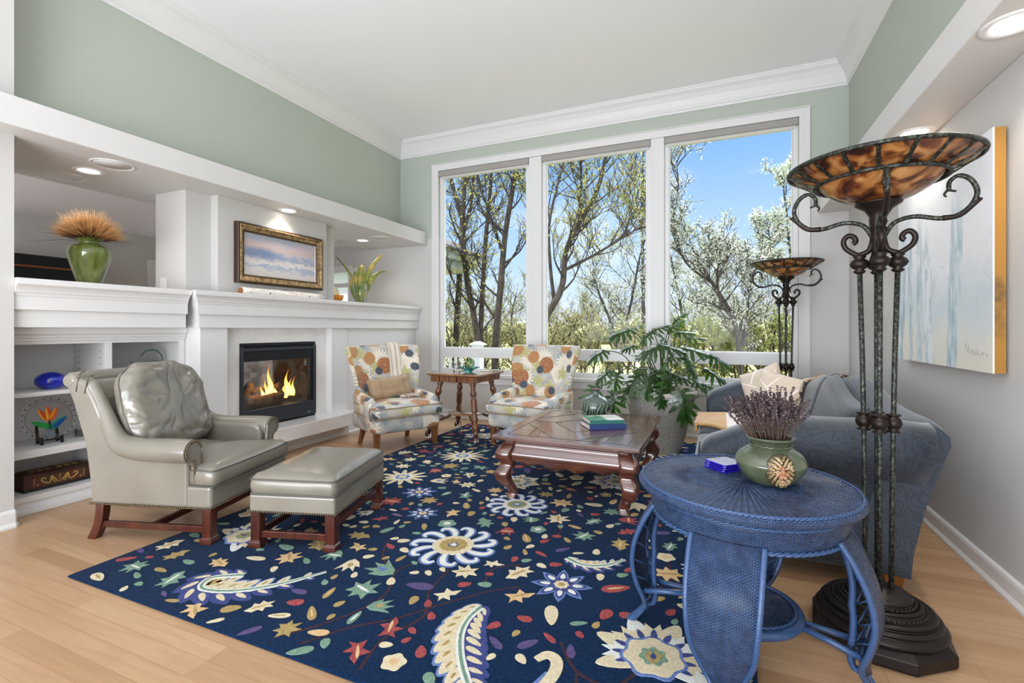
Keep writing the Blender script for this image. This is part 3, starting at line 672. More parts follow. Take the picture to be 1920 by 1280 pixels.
# =================================================================== FLORAL WING CHAIRS
m, t, p = newmat('floral_print')
uv = N(t, 'ShaderNodeTexCoord')
def MX(a, ao, b, bi, fac, fo=0):
    n_ = N(t, 'ShaderNodeMix', data_type='RGBA'); LK(t, fac, fo, n_, 0); LK(t, a, ao, n_, 6)
    if isinstance(b, tuple): n_.inputs[7].default_value = b
    else: LK(t, b, bi, n_, 7)
    return n_
def MT(op, *ins, clamp=False):
    n_ = N(t, 'ShaderNodeMath', operation=op); n_.use_clamp = clamp
    for i, q in enumerate(ins):
        if isinstance(q, tuple): LK(t, q[0], q[1], n_, i)
        else: n_.inputs[i].default_value = q
    return n_
bn = N(t, 'ShaderNodeTexNoise', i_Scale=7.0, i_Detail=3.0); LK(t, uv, 'UV', bn, 'Vector')
cur = ramp(t, [(0.38, L(150, 156, 158)), (0.50, L(178, 178, 172)), (0.62, L(198, 192, 180))]); LK(t, bn, 'Fac', cur, 0); co = 0
def flowers(cur, co, scale, off, rad, npet, amp, cin, cout, present, speck=0.0, rnd=0.75):
    mp_ = N(t, 'ShaderNodeMapping'); mp_.inputs['Location'].default_value = (off, off * .37, 0); mp_.inputs['Scale'].default_value = (scale, scale, scale); LK(t, uv, 'UV', mp_, 0)
    vo = N(t, 'ShaderNodeTexVoronoi', voronoi_dimensions='2D', i_Scale=1.0, i_Randomness=rnd); LK(t, mp_, 0, vo, 'Vector')
    sb_ = N(t, 'ShaderNodeVectorMath', operation='SUBTRACT'); LK(t, mp_, 0, sb_, 0); LK(t, vo, 'Position', sb_, 1)
    s_ = N(t, 'ShaderNodeSeparateXYZ'); LK(t, sb_, 0, s_, 0)
    an = MT('ARCTAN2', (s_, 1), (s_, 0)); sn = MT('SINE', (MT('MULTIPLY', (an, 0), float(npet)), 0))
    R = MT('MULTIPLY_ADD', (sn, 0), amp * rad, rad); q = MT('DIVIDE', (vo, 'Distance'), (R, 0))
    mk = N(t, 'ShaderNodeMapRange', i_1=1.0, i_2=0.93, i_3=0.0, i_4=1.0); LK(t, q, 0, mk, 0)
    sc_ = N(t, 'ShaderNodeSeparateColor'); LK(t, vo, 'Color', sc_, 0)
    pr = MT('LESS_THAN', (sc_, 0), present); mk2 = MT('MULTIPLY', (mk, 0), (pr, 0))
    rp_ = ramp(t, [(0.0, L(226, 216, 190)), (0.12, cin), (0.9, cout)]); LK(t, q, 0, rp_, 0); out = rp_
    if speck:
        v2 = N(t, 'ShaderNodeTexVoronoi', voronoi_dimensions='2D', i_Scale=speck); LK(t, uv, 'UV', v2, 'Vector')
        g = N(t, 'ShaderNodeMapRange', i_1=0.25, i_2=0.5, i_3=0.0, i_4=1.0); LK(t, v2, 'Distance', g, 0)
        out = MX(rp_, 0, L(178, 128, 82), 0, g)
        return MX(cur, co, out, 2, mk2), 2
    return MX(cur, co, out, 0, mk2), 2
cur, co = flowers(cur, co, 4.6, 3.3, .46, 17, .22, L(212, 202, 184), L(228, 220, 204), .55)
cur, co = flowers(cur, co, 6.3, 1.7, .40, 5, .32, L(176, 168, 110), L(186, 182, 140), .45)
cur, co = flowers(cur, co, 4.8, 7.9, .34, 18, .03, L(164, 116, 60), L(172, 130, 78), .46, 80)
cur, co = flowers(cur, co, 3.9, 5.1, .36, 18, .03, L(120, 52, 24), L(136, 66, 32), .46, 75)
cur, co = flowers(cur, co, 6.0, 9.4, .27, 11, .10, L(48, 55, 66), L(78, 88, 100), .40, rnd=1.0)
LK(t, cur, co, p, 'Base Color'); p.inputs['Roughness'].default_value = 0.7; p.inputs['Sheen Weight'].default_value = 0.25
nb = N(t, 'ShaderNodeTexNoise', i_Scale=400.0); LK(t, uv, 'UV', nb, 'Vector'); b = N(t, 'ShaderNodeBump', i_Strength=0.12, i_Distance=0.001); LK(t, nb, 'Fac', b, 'Height'); LK(t, b, 0, p, 'Normal')
M['floral'] = m
M['oak_leg'] = wood_mat('brown_beech', L(96, 58, 32), L(142, 92, 54), axis='Z', rough=0.35, coat=0.2)
M['welt'] = pm('tan_welt', L(150, 124, 92), 0.7)
def wing_chair(label, loc, rz):
    o = thing('wing_chair', label, 'armchair', (*loc, 0), rz, 'floral wing chairs by the window')
    mb = MB()
    T = rrect(-.28, .335, -.362, .362, .05)
    mb.loft([[(x * k + .0, y * k, z) for x, y in T] for k, z in ((.955, .195), (.985, .21), (1, .25), (1, .315), (.985, .335), (.9, .345))])
    mb.build('seat_rail', M['floral'], o, uvbox=1.0)
    T = rrect(-.20, .362, -.372, .372, .045)
    mb = MB(); pad(mb, T, .345, .445, .04, inset=.014, tilt=-.02); cu = mb.build('seat_cushion', M['floral'], o, uvbox=1.0)
    mb = MB()
    for z in (.35, .444): mb.tube([(x, y, z - .02 * (x - .08)) for x, y in T], .005, 6, closed=True)
    mb.build('piping', M['welt'], cu)
    # curved winged back
    mb = MB(); rings = []
    for z, hw, xb, wing, th in ((.20, .300, -.225, .05, .085), (.34, .315, -.235, .075, .09), (.5, .330, -.255, .10, .09), (.65, .352, -.28, .115, .088), (.8, .378, -.312, .115, .082), (.92, .395, -.34, .10, .075), (.985, .402, -.355, .085, .07), (1.012, .40, -.361, .08, .056), (1.024, .394, -.364, .075, .03)):
        n_ = 22; fr = []; bk_ = []
        for i in range(n_ + 1):
            s_ = -1 + 2 * i / n_; y = s_ * hw; cx = xb + wing * abs(s_) ** 3.2
            fr.append((cx + th / 2, y * (1 - .03 * abs(s_)), z)); bk_.append((cx - th / 2, y * 1.02, z))
        e0 = [(fr[-1][0] + bk_[-1][0]) / 2 + .0, fr[-1][1] + .030, z]; e1 = [e0[0], -e0[1], z]
        rings.append(fr + [tuple(e0)] + bk_[::-1] + [tuple(e1)])
    mb.loft(rings); mb.build('back', M['floral'], o, uvbox=1.0)
    for s in (-1, 1):
        mb = MB(); rg = []
        for x, zt, yo, yi in ((-.22, .56, .352, .262), (-.1, .552, .362, .272), (.05, .54, .37, .282), (.17, .525, .376, .29), (.225, .505, .377, .297), (.25, .46, .374, .305)):
            sec = [(yo - .006, .25), (yo, .35), (yo + .012, zt - .06), (yo + .006, zt - .022), (yo - .02, zt - .002), ((yo + yi) / 2, zt + .004), (yi + .018, zt - .004), (yi, zt - .03), (yi, .36), (yi, .25)]
            rg.append([(x, s * y, z) for y, z in sec])
        mb.loft(rg); mb.build('arm', M['floral'], o, uvbox=1.0)
    for s in (-1, 1):
        mb = MB(); mb.loft([[(.275 + a * k, s * .315 + b_ * k, z) for a, b_ in ((-1, -1), (1, -1), (1, 1), (-1, 1))] for k, z in ((.028, .2), (.026, .12), (.019, 0))], smooth=False); mb.build('leg', M['oak_leg'], o, bevel=.003)
        mb = MB(); mb.loft([[(x + a * k, s * y + b_ * k, z) for a, b_ in ((-1, -1), (1, -1), (1, 1), (-1, 1))] for x, y, k, z in ((-.215, .25, .026, .21), (-.225, .255, .024, .13), (-.25, .265, .02, .05), (-.272, .272, .018, 0))], smooth=True); mb.build('rear_leg', M['oak_leg'], o, bevel=.003)
    return o
a1 = math.atan2(-.469, .883); f1 = (.883, -.469)
wc1 = wing_chair('floral wing chair with a cream throw over its back beside the fireplace', (-2.86 - .275 * f1[0], 4.0 - .275 * f1[1]), a1)
a2 = math.atan2(-.985, -.17); f2 = (-.17, -.985)
wc2 = wing_chair('floral wing chair with bare back in front of the window between table and plant', (-1.84 - .275 * f2[0], 4.47 - .275 * f2[1]), a2)
# lumbar pillow and throw on the first chair
def loc2w(o_, q): return Matrix.Translation(o_.location) @ Matrix.Rotation(o_.rotation_euler[2], 4, 'Z') @ Vector(q)
m, t, p = newmat('tan_stripe'); c = N(t, 'ShaderNodeTexCoord'); wv = N(t, 'ShaderNodeTexWave', i_Scale=38.0, i_Distortion=0.6, i_Detail=1.0); wv.bands_direction = 'Y'; LK(t, c, 'Object', wv, 0)
r = ramp(t, [(0.2, L(134, 106, 74)), (0.8, L(176, 150, 116))]); LK(t, wv, 'Fac', r, 0); LK(t, r, 0, p, 'Base Color'); p.inputs['Roughness'].default_value = .5; p.inputs['Sheen Weight'].default_value = .3
b = N(t, 'ShaderNodeBump', i_Strength=.4, i_Distance=.002); LK(t, wv, 'Fac', b, 'Height'); LK(t, b, 0, p, 'Normal'); M['tan_stripe'] = m
def pillow_fn(w, h, th, seed, dog=.10, wr=.008):
    def fn(u, v):
        s_ = lambda q: math.copysign(min(1, abs(q)), q)
        a = u * 2 - 1; b_ = v * 2 - 1
        k = 1 - dog * (1 - abs(b_) ** 2) ; k2 = 1 - dog * (1 - abs(a) ** 2)
        y = a * w / 2 * k; z = b_ * h / 2 * k2
        e = max(0, (1 - a ** 4)) ** .5 * max(0, (1 - b_ ** 4)) ** .5
        d = th / 2 * e + wr * e * mnoise.noise(Vector((a * 2.5 + seed, b_ * 2.5, seed)))
        return d, y, z
    return fn
def throw_pillow(name, label, cat, mats, w, h, th, M4, seed=0, group=None, dog=.10):
    fn = pillow_fn(w, h, th, seed, dog); mb = MB()
    for sd in (1, -1):
        mb.grid(lambda u, v: (fn(u, v)[0] * sd, fn(u, v)[1], fn(u, v)[2]), 22, 22)
    o = mb.build(name, mats, weld=.0006, uvbox=1.0); o.matrix_world = M4; tag(o, label, cat, group)
    return o
def M_at(o_, q, rx=0, ry=0, rz=0): return Matrix.Translation(o_.location) @ Matrix.Rotation(o_.rotation_euler[2], 4, 'Z') @ Matrix.Translation(q) @ Matrix.Rotation(rz, 4, 'Z') @ Matrix.Rotation(ry, 4, 'Y') @ Matrix.Rotation(rx, 4, 'X')
lp = throw_pillow('lumbar_pillow', 'small tan striped lumbar pillow on the floral chair beside the fireplace', 'pillow', M['tan_stripe'], .50, .245, .13, M_at(wc1, (-.07, -.025, .585), math.radians(6), math.radians(-16), 0), 4)
for y in (-.13, .15):
    mb = MB(); fn = pillow_fn(.50, .245, .13, 4); P = [fn((y / .5) + .5, k / 14) for k in range(15)]; mb.tube([(q[0] + .001, q[1], q[2]) for q in P], .003, 5); mb.build('seam', M['welt'], lp)
M['cream_knit'] = pm('cream_knit', L(216, 206, 192), .85, sheen=.3, bump=(160, .35, .003))
mb = MB()
def drape(u, v):
    # v: 0 behind the back .. 1 on the seat ; u across the folded width
    path = [(-.43, .62), (-.425, .85), (-.405, .99), (-.362, 1.037), (-.318, 1.0), (-.29, .9), (-.262, .74), (-.225, .60), (-.17, .505), (-.06, .492), (.03, .487)]
    f_ = v * (len(path) - 1); i = min(int(f_), len(path) - 2); w_ = f_ - i
    a, b_ = path[i], path[i + 1]; x = a[0] + (b_[0] - a[0]) * w_; z = a[1] + (b_[1] - a[1]) * w_
    sp = .075 + .035 * (v - .3) ** 2
    y = .13 + (u - .5) * 2 * sp * (1 + .3 * max(0, v - .5)) + .05 * max(0, v - .35)
    fold = .009 * math.sin(u * 17 + 2 * v) + .006 * math.sin(u * 41 + 5 * v)
    return (x + (fold + .012) * (1 if v > .3 else -1), y, z + (fold + .008 if v > .75 or .25 < v < .4 else 0))
mb.grid(drape, 26, 44); th_ = mb.build('throw_blanket', M['cream_knit'], None, solid=.008)
th_.matrix_world = M_at(wc1, (0, 0, 0)); tag(th_, 'cream throw draped over the back and seat of the floral chair beside the fireplace', 'blanket')
mb = MB()
for k in range(46):
    y = .05 + RND.uniform(0, .22); x = RND.uniform(-.02, .09); z = .488 + RND.uniform(0, .02)
    mb.tube([(x, y, z), (x + RND.uniform(-.03, .03), y + RND.uniform(-.03, .03), z + .012), (x + RND.uniform(.0, .05), y + RND.uniform(-.04, .04), z + .002)], .004, 5)
mb.build('fringe', M['cream_knit'], th_, kind='stuff')
# =================================================================== COFFEE TABLE
m, t, p = newmat('cherry_wood'); c = N(t, 'ShaderNodeTexCoord'); mpn = N(t, 'ShaderNodeMapping'); mpn.inputs['Scale'].default_value = (3, 26, 26); LK(t, c, 'Object', mpn, 0)
n = N(t, 'ShaderNodeTexNoise', i_Scale=1.4, i_Detail=6, i_Distortion=.5); LK(t, mpn, 0, n, 'Vector')
r = ramp(t, [(0.3, L(70, 36, 27)), (0.52, L(96, 52, 38)), (0.72, L(118, 68, 49))]); LK(t, n, 'Fac', r, 0); LK(t, r, 0, p, 'Base Color')
p.inputs['Roughness'].default_value = .3; p.inputs['Coat Weight'].default_value = 1.0; p.inputs['Coat Roughness'].default_value = .12; p.inputs['Coat IOR'].default_value = 1.7
b = N(t, 'ShaderNodeBump', i_Strength=.08, i_Distance=.002); LK(t, n, 'Fac', b, 'Height'); LK(t, b, 0, p, 'Normal'); M['cherry'] = m
M['groove'] = pm('groove_dark', L(52, 26, 20), .6)
ct = thing('coffee_table', 'reddish brown wooden coffee table with curved legs on the blue rug', 'coffee table', (-.948, 3.64, 0))
hx, hy, zt = .505, .62, .46
mb = MB(); mb.loft([[(sx_ * (hx + a), sy * (hy + a), z) for sx_, sy in ((-1, -1), (1, -1), (1, 1), (-1, 1))] for a, z in ((-.03, zt - .036), (-.018, zt - .03), (-.012, zt - .024), (0, zt - .022), (0, zt - .003), (-.003, zt))], smooth=False)
tp = mb.build('table_top', M['cherry'], ct, bevel=.0015)
mb = MB(); z = zt + .0006; w = .0028
def gl(a, b): mb.bar((a[0], a[1], z), (b[0], b[1], z), w, .0016)
ix, iy = hx - .085, hy - .085
for a, b in (((-ix, -iy), (ix, -iy)), ((ix, -iy), (ix, iy)), ((ix, iy), (-ix, iy)), ((-ix, iy), (-ix, -iy))): gl(a, b)
for sx_ in (-1, 1):
    for sy in (-1, 1):
        gl((sx_ * ix, sy * .12), (sx_ * .08, sy * iy)); gl((sx_ * ix, sy * .34), (sx_ * (ix - .14), sy * .20)) if False else None
        gl((sx_ * .19, sy * iy), (sx_ * .235, sy * .33)); gl((sx_ * ix * .62, sy * iy), (sx_ * ix * .72, sy * .24)); gl((sx_ * ix, 0), (sx_ * .18, sy * .0)) if sy > 0 else None
        gl((0, sy * .30), (sx_ * .24, 0))
mb.build('parquet_groove', M['groove'], tp)
def apron(y, flip, x0, x1, axis):
    mb = MB(); n_ = 36; rows = []
    for i in range(n_ + 1):
        s_ = -1 + 2 * i / n_; u = x0 + (x1 - x0) * i / n_
        zb = .275 - .028 * (1 - abs(s_) ** 1.3) + .012 * math.cos(s_ * PI * 5.0) * (1 if abs(s_) < .8 else 0) - (.03 if abs(s_) > .86 else 0)
        pr = [(0, .425), (.004, .41), (.0, .392), (.006, .375), (.028, .345), (.034, .315), (.022, .285), (.006, zb), (-.02, zb), (-.02, .425)]
        if axis == 0: rows.append([(u, flip * (y + a), z_) for a, z_ in pr])
        else: rows.append([(flip * (y + a), u, z_) for a, z_ in pr])
    mb.loft(rows); return mb
for f_ in (-1, 1):
    apron(hy - .085, f_, -hx + .06, hx - .06, 0).build('apron', M['cherry'], ct)
    apron(hx - .085, f_, -hy + .06, hy - .06, 1).build('apron', M['cherry'], ct)
mb = MB(); mb.loft([[(sx_ * (hx - a), sy * (hy - a), z_) for sx_, sy in ((-1, -1), (1, -1), (1, 1), (-1, 1))] for a, z_ in ((.075, .405), (.06, .418), (.045, .425))], smooth=False); mb.build('under_moulding', M['cherry'], ct)
for sx_ in (-1, 1):
    for sy in (-1, 1):
        mb = MB(); rg = []
        for o_, k, z_ in spline([(.070, .036, .42), (.050, .050, .385), (.030, .060, .345), (.028, .060, .305), (.044, .050, .268), (.040, .050, .240), (.022, .054, .205), (.018, .052, .165), (.032, .045, .125), (.058, .036, .085), (.074, .030, .05), (.066, .032, .022), (.050, .036, 0)], 4):
            cx, cy = sx_ * (hx - o_ - .045), sy * (hy - o_ - .045)
            rg.append([(cx + a * k, cy + b_ * k, z_) for a, b_ in [(math.copysign(abs(math.cos(t_)) ** .45, math.cos(t_)), math.copysign(abs(math.sin(t_)) ** .45, math.sin(t_))) for t_ in [2 * PI * q / 20 for q in range(20)]]])
        mb.loft(rg); mb.build('leg', M['cherry'], ct)
# round green vase
m, t, p = newmat('leaf_glaze'); c = N(t, 'ShaderNodeTexCoord'); wv = N(t, 'ShaderNodeTexWave', i_Scale=5.5, i_Distortion=9.0, i_Detail=2.0); LK(t, c, 'Object', wv, 0)
wv.inputs['Detail Scale'].default_value = 1.2
r = ramp(t, [(0.05, L(128, 146, 130)), (0.11, L(28, 50, 40)), (0.75, L(42, 68, 54)), (0.97, L(92, 110, 96))]); LK(t, wv, 'Fac', r, 0)
sz = N(t, 'ShaderNodeSeparateXYZ'); LK(t, c, 'Object', sz, 0); mr_ = N(t, 'ShaderNodeMapRange', i_1=.105, i_2=.15, i_3=0, i_4=1); LK(t, sz, 'Z', mr_, 0)
mxx = N(t, 'ShaderNodeMix', data_type='RGBA'); LK(t, mr_, 0, mxx, 0); LK(t, r, 0, mxx, 6); mxx.inputs[7].default_value = L(84, 98, 92); LK(t, mxx, 2, p, 'Base Color'); p.inputs['Roughness'].default_value = .22; p.inputs['Coat Weight'].default_value = .4
v = thing('round_vase', 'round dark green glazed vase with narrow neck on the coffee table', 'vase', (-.93, 3.93, .461))
MB().lathe(spline([(.045, 0), (.085, .025), (.118, .07), (.125, .10), (.115, .14), (.08, .178), (.045, .194), (.030, .205), (.028, .228), (.042, .243)], 4) + [(.036, .241), (.022, .225)], 40).build('body', m, v)
MB().lathe([(.0395, .2395), (.0435, .2435), (.041, .246), (.036, .243)], 32).build('rim', pm('rim_brown', L(84, 62, 50), .4), v)
# two books
def book(name, label, loc, rz, w, d, h, cover, spine, top=None):
    o = thing(name, label, 'book', loc, rz, 'books on the coffee table')
    mb = MB(); mb.box(-w / 2, w / 2, -d / 2, d / 2, h - .003, h); mb.box(-w / 2, w / 2, -d / 2, d / 2, 0, .003); mb.box(-w / 2, w / 2, -d / 2, -d / 2 + .004, 0, h)
    mb.build('cover', [cover], o, bevel=.0008)
    MB().box(-w / 2 + .004, w / 2 - .004, -d / 2 + .004, d / 2 - .005, .003, h - .003).build('page_block', pm('pages', L(214, 204, 186), .8, var=(120, 2, .4, .6), col2=L(196, 184, 166), scale3=(.1, .1, 6)), o)
    return o
m1 = pm('book_blue', L(48, 66, 116), .35)
m, t, p = newmat('book_green'); c = N(t, 'ShaderNodeTexCoord'); n = N(t, 'ShaderNodeTexNoise', i_Scale=9, i_Detail=5); LK(t, c, 'Object', n, 'Vector')
sz = N(t, 'ShaderNodeSeparateXYZ'); LK(t, c, 'Object', sz, 0); r = ramp(t, [(.35, L(58, 128, 104)), (.52, L(92, 150, 120)), (.6, L(214, 210, 186)), (.68, L(176, 150, 140))]); LK(t, n, 'Fac', r, 0)
r2 = ramp(t, [(.35, L(196, 202, 198)), (.62, L(236, 236, 232))]); LK(t, n, 'Fac', r2, 0)
mr_ = N(t, 'ShaderNodeMapRange', i_1=-.01, i_2=.02, i_3=0, i_4=1); LK(t, sz, 'X', mr_, 0); mr2 = N(t, 'ShaderNodeMath', operation='LESS_THAN', i_1=.029); LK(t, sz, 'Z', mr2, 0)
mxx = N(t, 'ShaderNodeMix', data_type='RGBA'); LK(t, mr_, 0, mxx, 0); LK(t, r, 0, mxx, 6); LK(t, r2, 0, mxx, 7)
mx2 = N(t, 'ShaderNodeMix', data_type='RGBA'); LK(t, mr2, 0, mx2, 0); LK(t, mxx, 2, mx2, 6); mx2.inputs[7].default_value = L(56, 112, 106); LK(t, mx2, 2, p, 'Base Color'); p.inputs['Roughness'].default_value = .25
book('book', 'blue covered book lying under the green book on the coffee table', (-.803, 3.62, .4615), math.radians(33), .285, .225, .036, m1, m1)
book('book', 'green and white covered book lying on top of the blue book', (-.806, 3.632, .498), math.radians(31), .265, .205, .031, m, m)
# =================================================================== TURNED SIDE TABLE WITH GLASS BALL FEET
M['walnut'] = wood_mat('walnut', L(74, 44, 24), L(132, 86, 50), L(104, 64, 36), axis='Z', rough=.3, coat=.3)
M['walnut_top'] = pm('polished_walnut', L(128, 88, 58), .18, var=(6, 6, .35, .65), col2=L(160, 118, 84), coat=1.0)
st = thing('side_table', 'antique walnut side table with turned legs and glass ball feet between the floral chairs', 'side table', (-2.61, 4.775, 0), math.radians(-3))
w = .315
mb = MB(); mb.loft([[(sx_ * (w + a), sy * (w * .95 + a), z) for sx_, sy in ((-1, -1), (1, -1), (1, 1), (-1, 1))] for a, z in ((-.02, .688), (.0, .697), (.008, .706), (.008, .713), (.0, .72))], smooth=False); mb.build('table_top', M['walnut_top'], st, bevel=.002)
mb = MB(); nn = 5
for ax in range(4):
    for k in range(nn):
        a = -.275 + .55 * k / nn; b_ = a + .55 / nn - .008; off = .272 if k % 2 == 0 else .262
        if ax < 2: mb.box(a, b_, (off if ax else -off) - .02, (off if ax else -off) + .02, .628, .69)
        else: mb.box((off if ax == 3 else -off) - .02, (off if ax == 3 else -off) + .02, a, b_, .628, .69)
mb.box(-.27, .27, -.258, .258, .64, .69); mb.build('apron', M['walnut'], st, bevel=.004)
M['clear_ball'] = pm('clear_glass_ball', (1, 1, 1, 1), .02, trans=1.0, ior=1.45)
M['talon'] = pm('dark_iron_talon', L(44, 38, 34), .5, metal=.6)
leg_prof = [(.0, .030), (.02, .034), (.05, .03), (.062, .022), (.07, .032), (.078, .022), (.10, .03), (.13, .037), (.155, .03), (.17, .020), (.178, .028), (.186, .022)]
lp_ = leg_prof + [q for k in range(9) for q in ((.192 + .016 * k, .036), (.200 + .016 * k, .029))] + [(.34, .022), (.35, .03), (.365, .024), (.40, .035), (.43, .03), (.45, .02), (.46, .03), (.475, .036), (.50, .038), (.53, .03), (.545, .024), (.552, .03), (.575, .020), (.60, .014), (.615, .013)]
for sx_ in (-1, 1):
    for sy in (-1, 1):
        A = Vector((sx_ * .205, sy * .20, .632)); B = Vector((sx_ * .30, sy * .295, .05)); d = (B - A); Ln = d.length
        mb = MB(); mb.mat = Matrix.Translation(A) @ d.to_track_quat('Z', 'Y').to_matrix().to_4x4()
        mb.lathe([(r_, s_ * Ln / .615) for s_, r_ in lp_], 16); lg = mb.build('leg', M['walnut'], st)
        MB().ball((B.x, B.y, .0415), .034, u=20, w=14).build('glass_ball', M['clear_ball'], lg)
        mb = MB()
        for k in range(4):
            a = PI / 4 + k * PI / 2; ca, sa = math.cos(a), math.sin(a)
            mb.tube(spline([(B.x + .008 * ca, B.y + .008 * sa, .088), (B.x + .028 * ca, B.y + .028 * sa, .074), (B.x + .0385 * ca, B.y + .0385 * sa, .05), (B.x + .034 * ca, B.y + .034 * sa, .026)], 3), [.007, .003], 6)
        mb.build('talon', M['talon'], lg)
        mb = MB(); q = lambda s_, z_: (sx_ * s_, sy * s_, z_)
        mb.tube(spline([q(.125, .245), q(.17, .215), q(.21, .20), q(.235, .225), q(.235, .27), q(.25, .31), q(.262, .325), q(.26, .305)], 4), [.016, .015, .013, .008], 8)
        mb.tube(spline([q(.2, .205), q(.185, .232), q(.20, .245), q(.212, .235)], 3), .007, 6); mb.build('scroll_bracket', M['walnut'], st)
MB().lathe([(0, .25), (.19, .25), (.205, .254), (.208, .26), (.205, .266), (0, .267)], 40).build('lower_shelf', M['walnut_top'], st)
# things on the side table
M['teal_glass'] = glass_mat('teal_glass', (.30, .62, .62), refl=.05, gain=.7)
M['green_glass'] = glass_mat('green_glass', (.50, .62, .50), refl=.06, gain=.7)
b_ = tag(MB().lathe(spline([(.035, 0), (.05, .012), (.085, .03), (.125, .045)], 4) + [(.122, .048), (.082, .034), (.045, .017), (0, .013)], 36, c=(0, 0, 0)).build('glass_bowl', M['teal_glass']), 'shallow teal glass bowl on the walnut side table', 'bowl'); b_.location = (-2.60, 4.82, .721)
mb = MB(); mb.mat = Matrix.Translation((-2.60, 4.845, .803)) @ Matrix.Rotation(math.radians(76), 4, 'X'); mb.lathe(spline([(0, -.004), (.04, -.002), (.066, .010)], 4) + [(.066, .014), (.04, .004), (0, .002)], 36); o = mb.build('glass_disc', M['green_glass']); tag(o, 'round greenish glass disc propped upright in the teal bowl', 'ornament')
o = tag(MB().lathe([(.0, 0), (.025, 0), (.032, .006), (.036, .03), (.042, .05), (.046, .062), (.044, .063), (.034, .03), (.028, .01), (0, .006)], 24).build('glass_votive', glass_mat('clear_glass', (.95, .96, .96), refl=.07, gain=.8)), 'small clear glass votive at the left back of the walnut side table', 'candle holder'); o.location = (-2.85, 4.98, .721); o.scale = (1.2, 1.2, 1.3)
o = tag(MB().lathe([(.0, 0), (.055, 0), (.06, .003), (.057, .006), (0, .007)], 24).build('coaster', pm('pale_stone', L(206, 196, 176), .5)), 'pale round coaster left of the teal bowl on the side table', 'coaster', 'round coasters on the side table'); o.location = (-2.74, 4.86, .721)
c2 = o.copy(); COL.objects.link(c2); c2.location = (-2.44, 4.92, .721); c2['label'] = 'pale round coaster right of the teal bowl on the side table'
# =================================================================== SOFA
m, t, p = newmat('blue_damask'); c = N(t, 'ShaderNodeTexCoord')
d_ = N(t, 'ShaderNodeTexNoise', i_Scale=6.0, i_Detail=2.0); LK(t, c, 'Object', d_, 'Vector')
ad = N(t, 'ShaderNodeMix', data_type='RGBA', blend_type='ADD'); ad.inputs[0].default_value = .42; LK(t, c, 'Object', ad, 6); LK(t, d_, 'Color', ad, 7)
wv = N(t, 'ShaderNodeTexWave', i_Scale=13.0, i_Distortion=12.0, i_Detail=5.0, wave_type='RINGS'); LK(t, ad, 2, wv, 0)
r = ramp(t, [(.2, L(38, 46, 57)), (.5, L(43, 52, 64)), (.8, L(49, 58, 70))]); LK(t, wv, 'Fac', r, 0); LK(t, r, 0, p, 'Base Color')
p.inputs['Roughness'].default_value = .62; p.inputs['Sheen Weight'].default_value = .45; p.inputs['Sheen Roughness'].default_value = .35
b = N(t, 'ShaderNodeBump', i_Strength=.18, i_Distance=.003); LK(t, wv, 'Fac', b, 'Height'); LK(t, b, 0, p, 'Normal'); M['damask'] = m
M['navy_welt'] = pm('navy_welt', L(34, 40, 52), .6)
M['honey'] = wood_mat('honey_oak', L(120, 72, 24), L(176, 116, 52), axis='Z', rough=.35, coat=.2)
YC = 3.80; HL = 1.15; SX = .42
sf = thing('camelback_sofa', 'slate blue damask camelback sofa with rolled arms along the right wall', 'sofa', (SX, YC, 0))
def S(): b_ = MB(); b_.mat = Matrix.Translation((-SX, -YC, 0)); return b_
def ztop(y):
    q = (y - YC) / HL
    return .782 + .108 * math.exp(-(q / .36) ** 2) + .01 * abs(q)
for s in (-1, 1):
    mb = S(); rg = []
    for x, zt_ in ((-.085, .585), (-.065, .615), (-.035, .638), (.05, .675), (.15, .722), (.27, .756), (.42, .765), (.57, .768), (.72, .772), (.86, .775)):
        k = 1 if x > -.04 else .5
        sec = [(1.112, .085), (1.118, .22), (1.118, .36), (1.122, zt_ - .30), (1.14, zt_ - .255), (1.172, zt_ - .215), (1.198, zt_ - .16), (1.205, zt_ - .10), (1.192, zt_ - .045), (1.155, zt_ - .01), (1.09, zt_ + .004), (1.0, zt_ + .002), (.93, zt_ - .015), (.895, zt_ - .05), (.885, zt_ - .10), (.885, .40), (.885, .085)]
        rg.append([(x + (-.03 * (1 - z / .3) if (x < 0 and z < .3) else 0) - max(0, x - .62) / .24 * .085 * max(0, 1 - z / .66) + max(0, x - .72) * .3 * max(0, z - .55), YC + s * y, z) for y, z in sec])
    mb.loft(rg); ar = mb.build('arm', M['damask'], sf)
    mb = S(); pts = [(-.089, YC + s * y, z) for y, z in ((1.11, .09), (1.115, .3), (1.15, .40), (1.19, .46), (1.18, .535), (1.12, .575), (1.0, .585), (.93, .57), (.90, .52), (.895, .42), (.895, .09))]
    mb.tube(pts, .006, 6); mb.build('welt', M['navy_welt'], ar)
mb = S(); rg = []
for i in range(41):
    y = YC - HL + .012 + (2 * HL - .024) * i / 40; z = ztop(y); e = min(1, min(i, 40 - i) / 2.0) * .03 - .03
    rg.append([(.79, y, .085), (.80, y, .2), (.845, y, .42), (.905, y, .62), (.93 , y, z - .07 + e), (.925, y, z - .03 + e), (.90, y, z - .006 + e), (.85, y, z + e), (.80, y, z - .012 + e), (.755, y, z - .05 + e), (.70, y, z - .18), (.64, y, .42), (.62, y, .1)])
mb.loft(rg); mb.build('back', M['damask'], sf)
mb = S(); mb.box(-.075, .7, YC - .9, YC + .9, .085, .30); mb.build('seat_base', M['damask'], sf, bevel=.015)
for k, (ya, yb) in enumerate(((YC - .885, YC), (YC, YC + .885))):
    mb = S(); pad(mb, rrect(-.135, .62, ya + .004, yb - .004, .05), .30, .435, .03, inset=.02, seed=k * 3.0); mb.build('seat_cushion', M['damask'], sf)
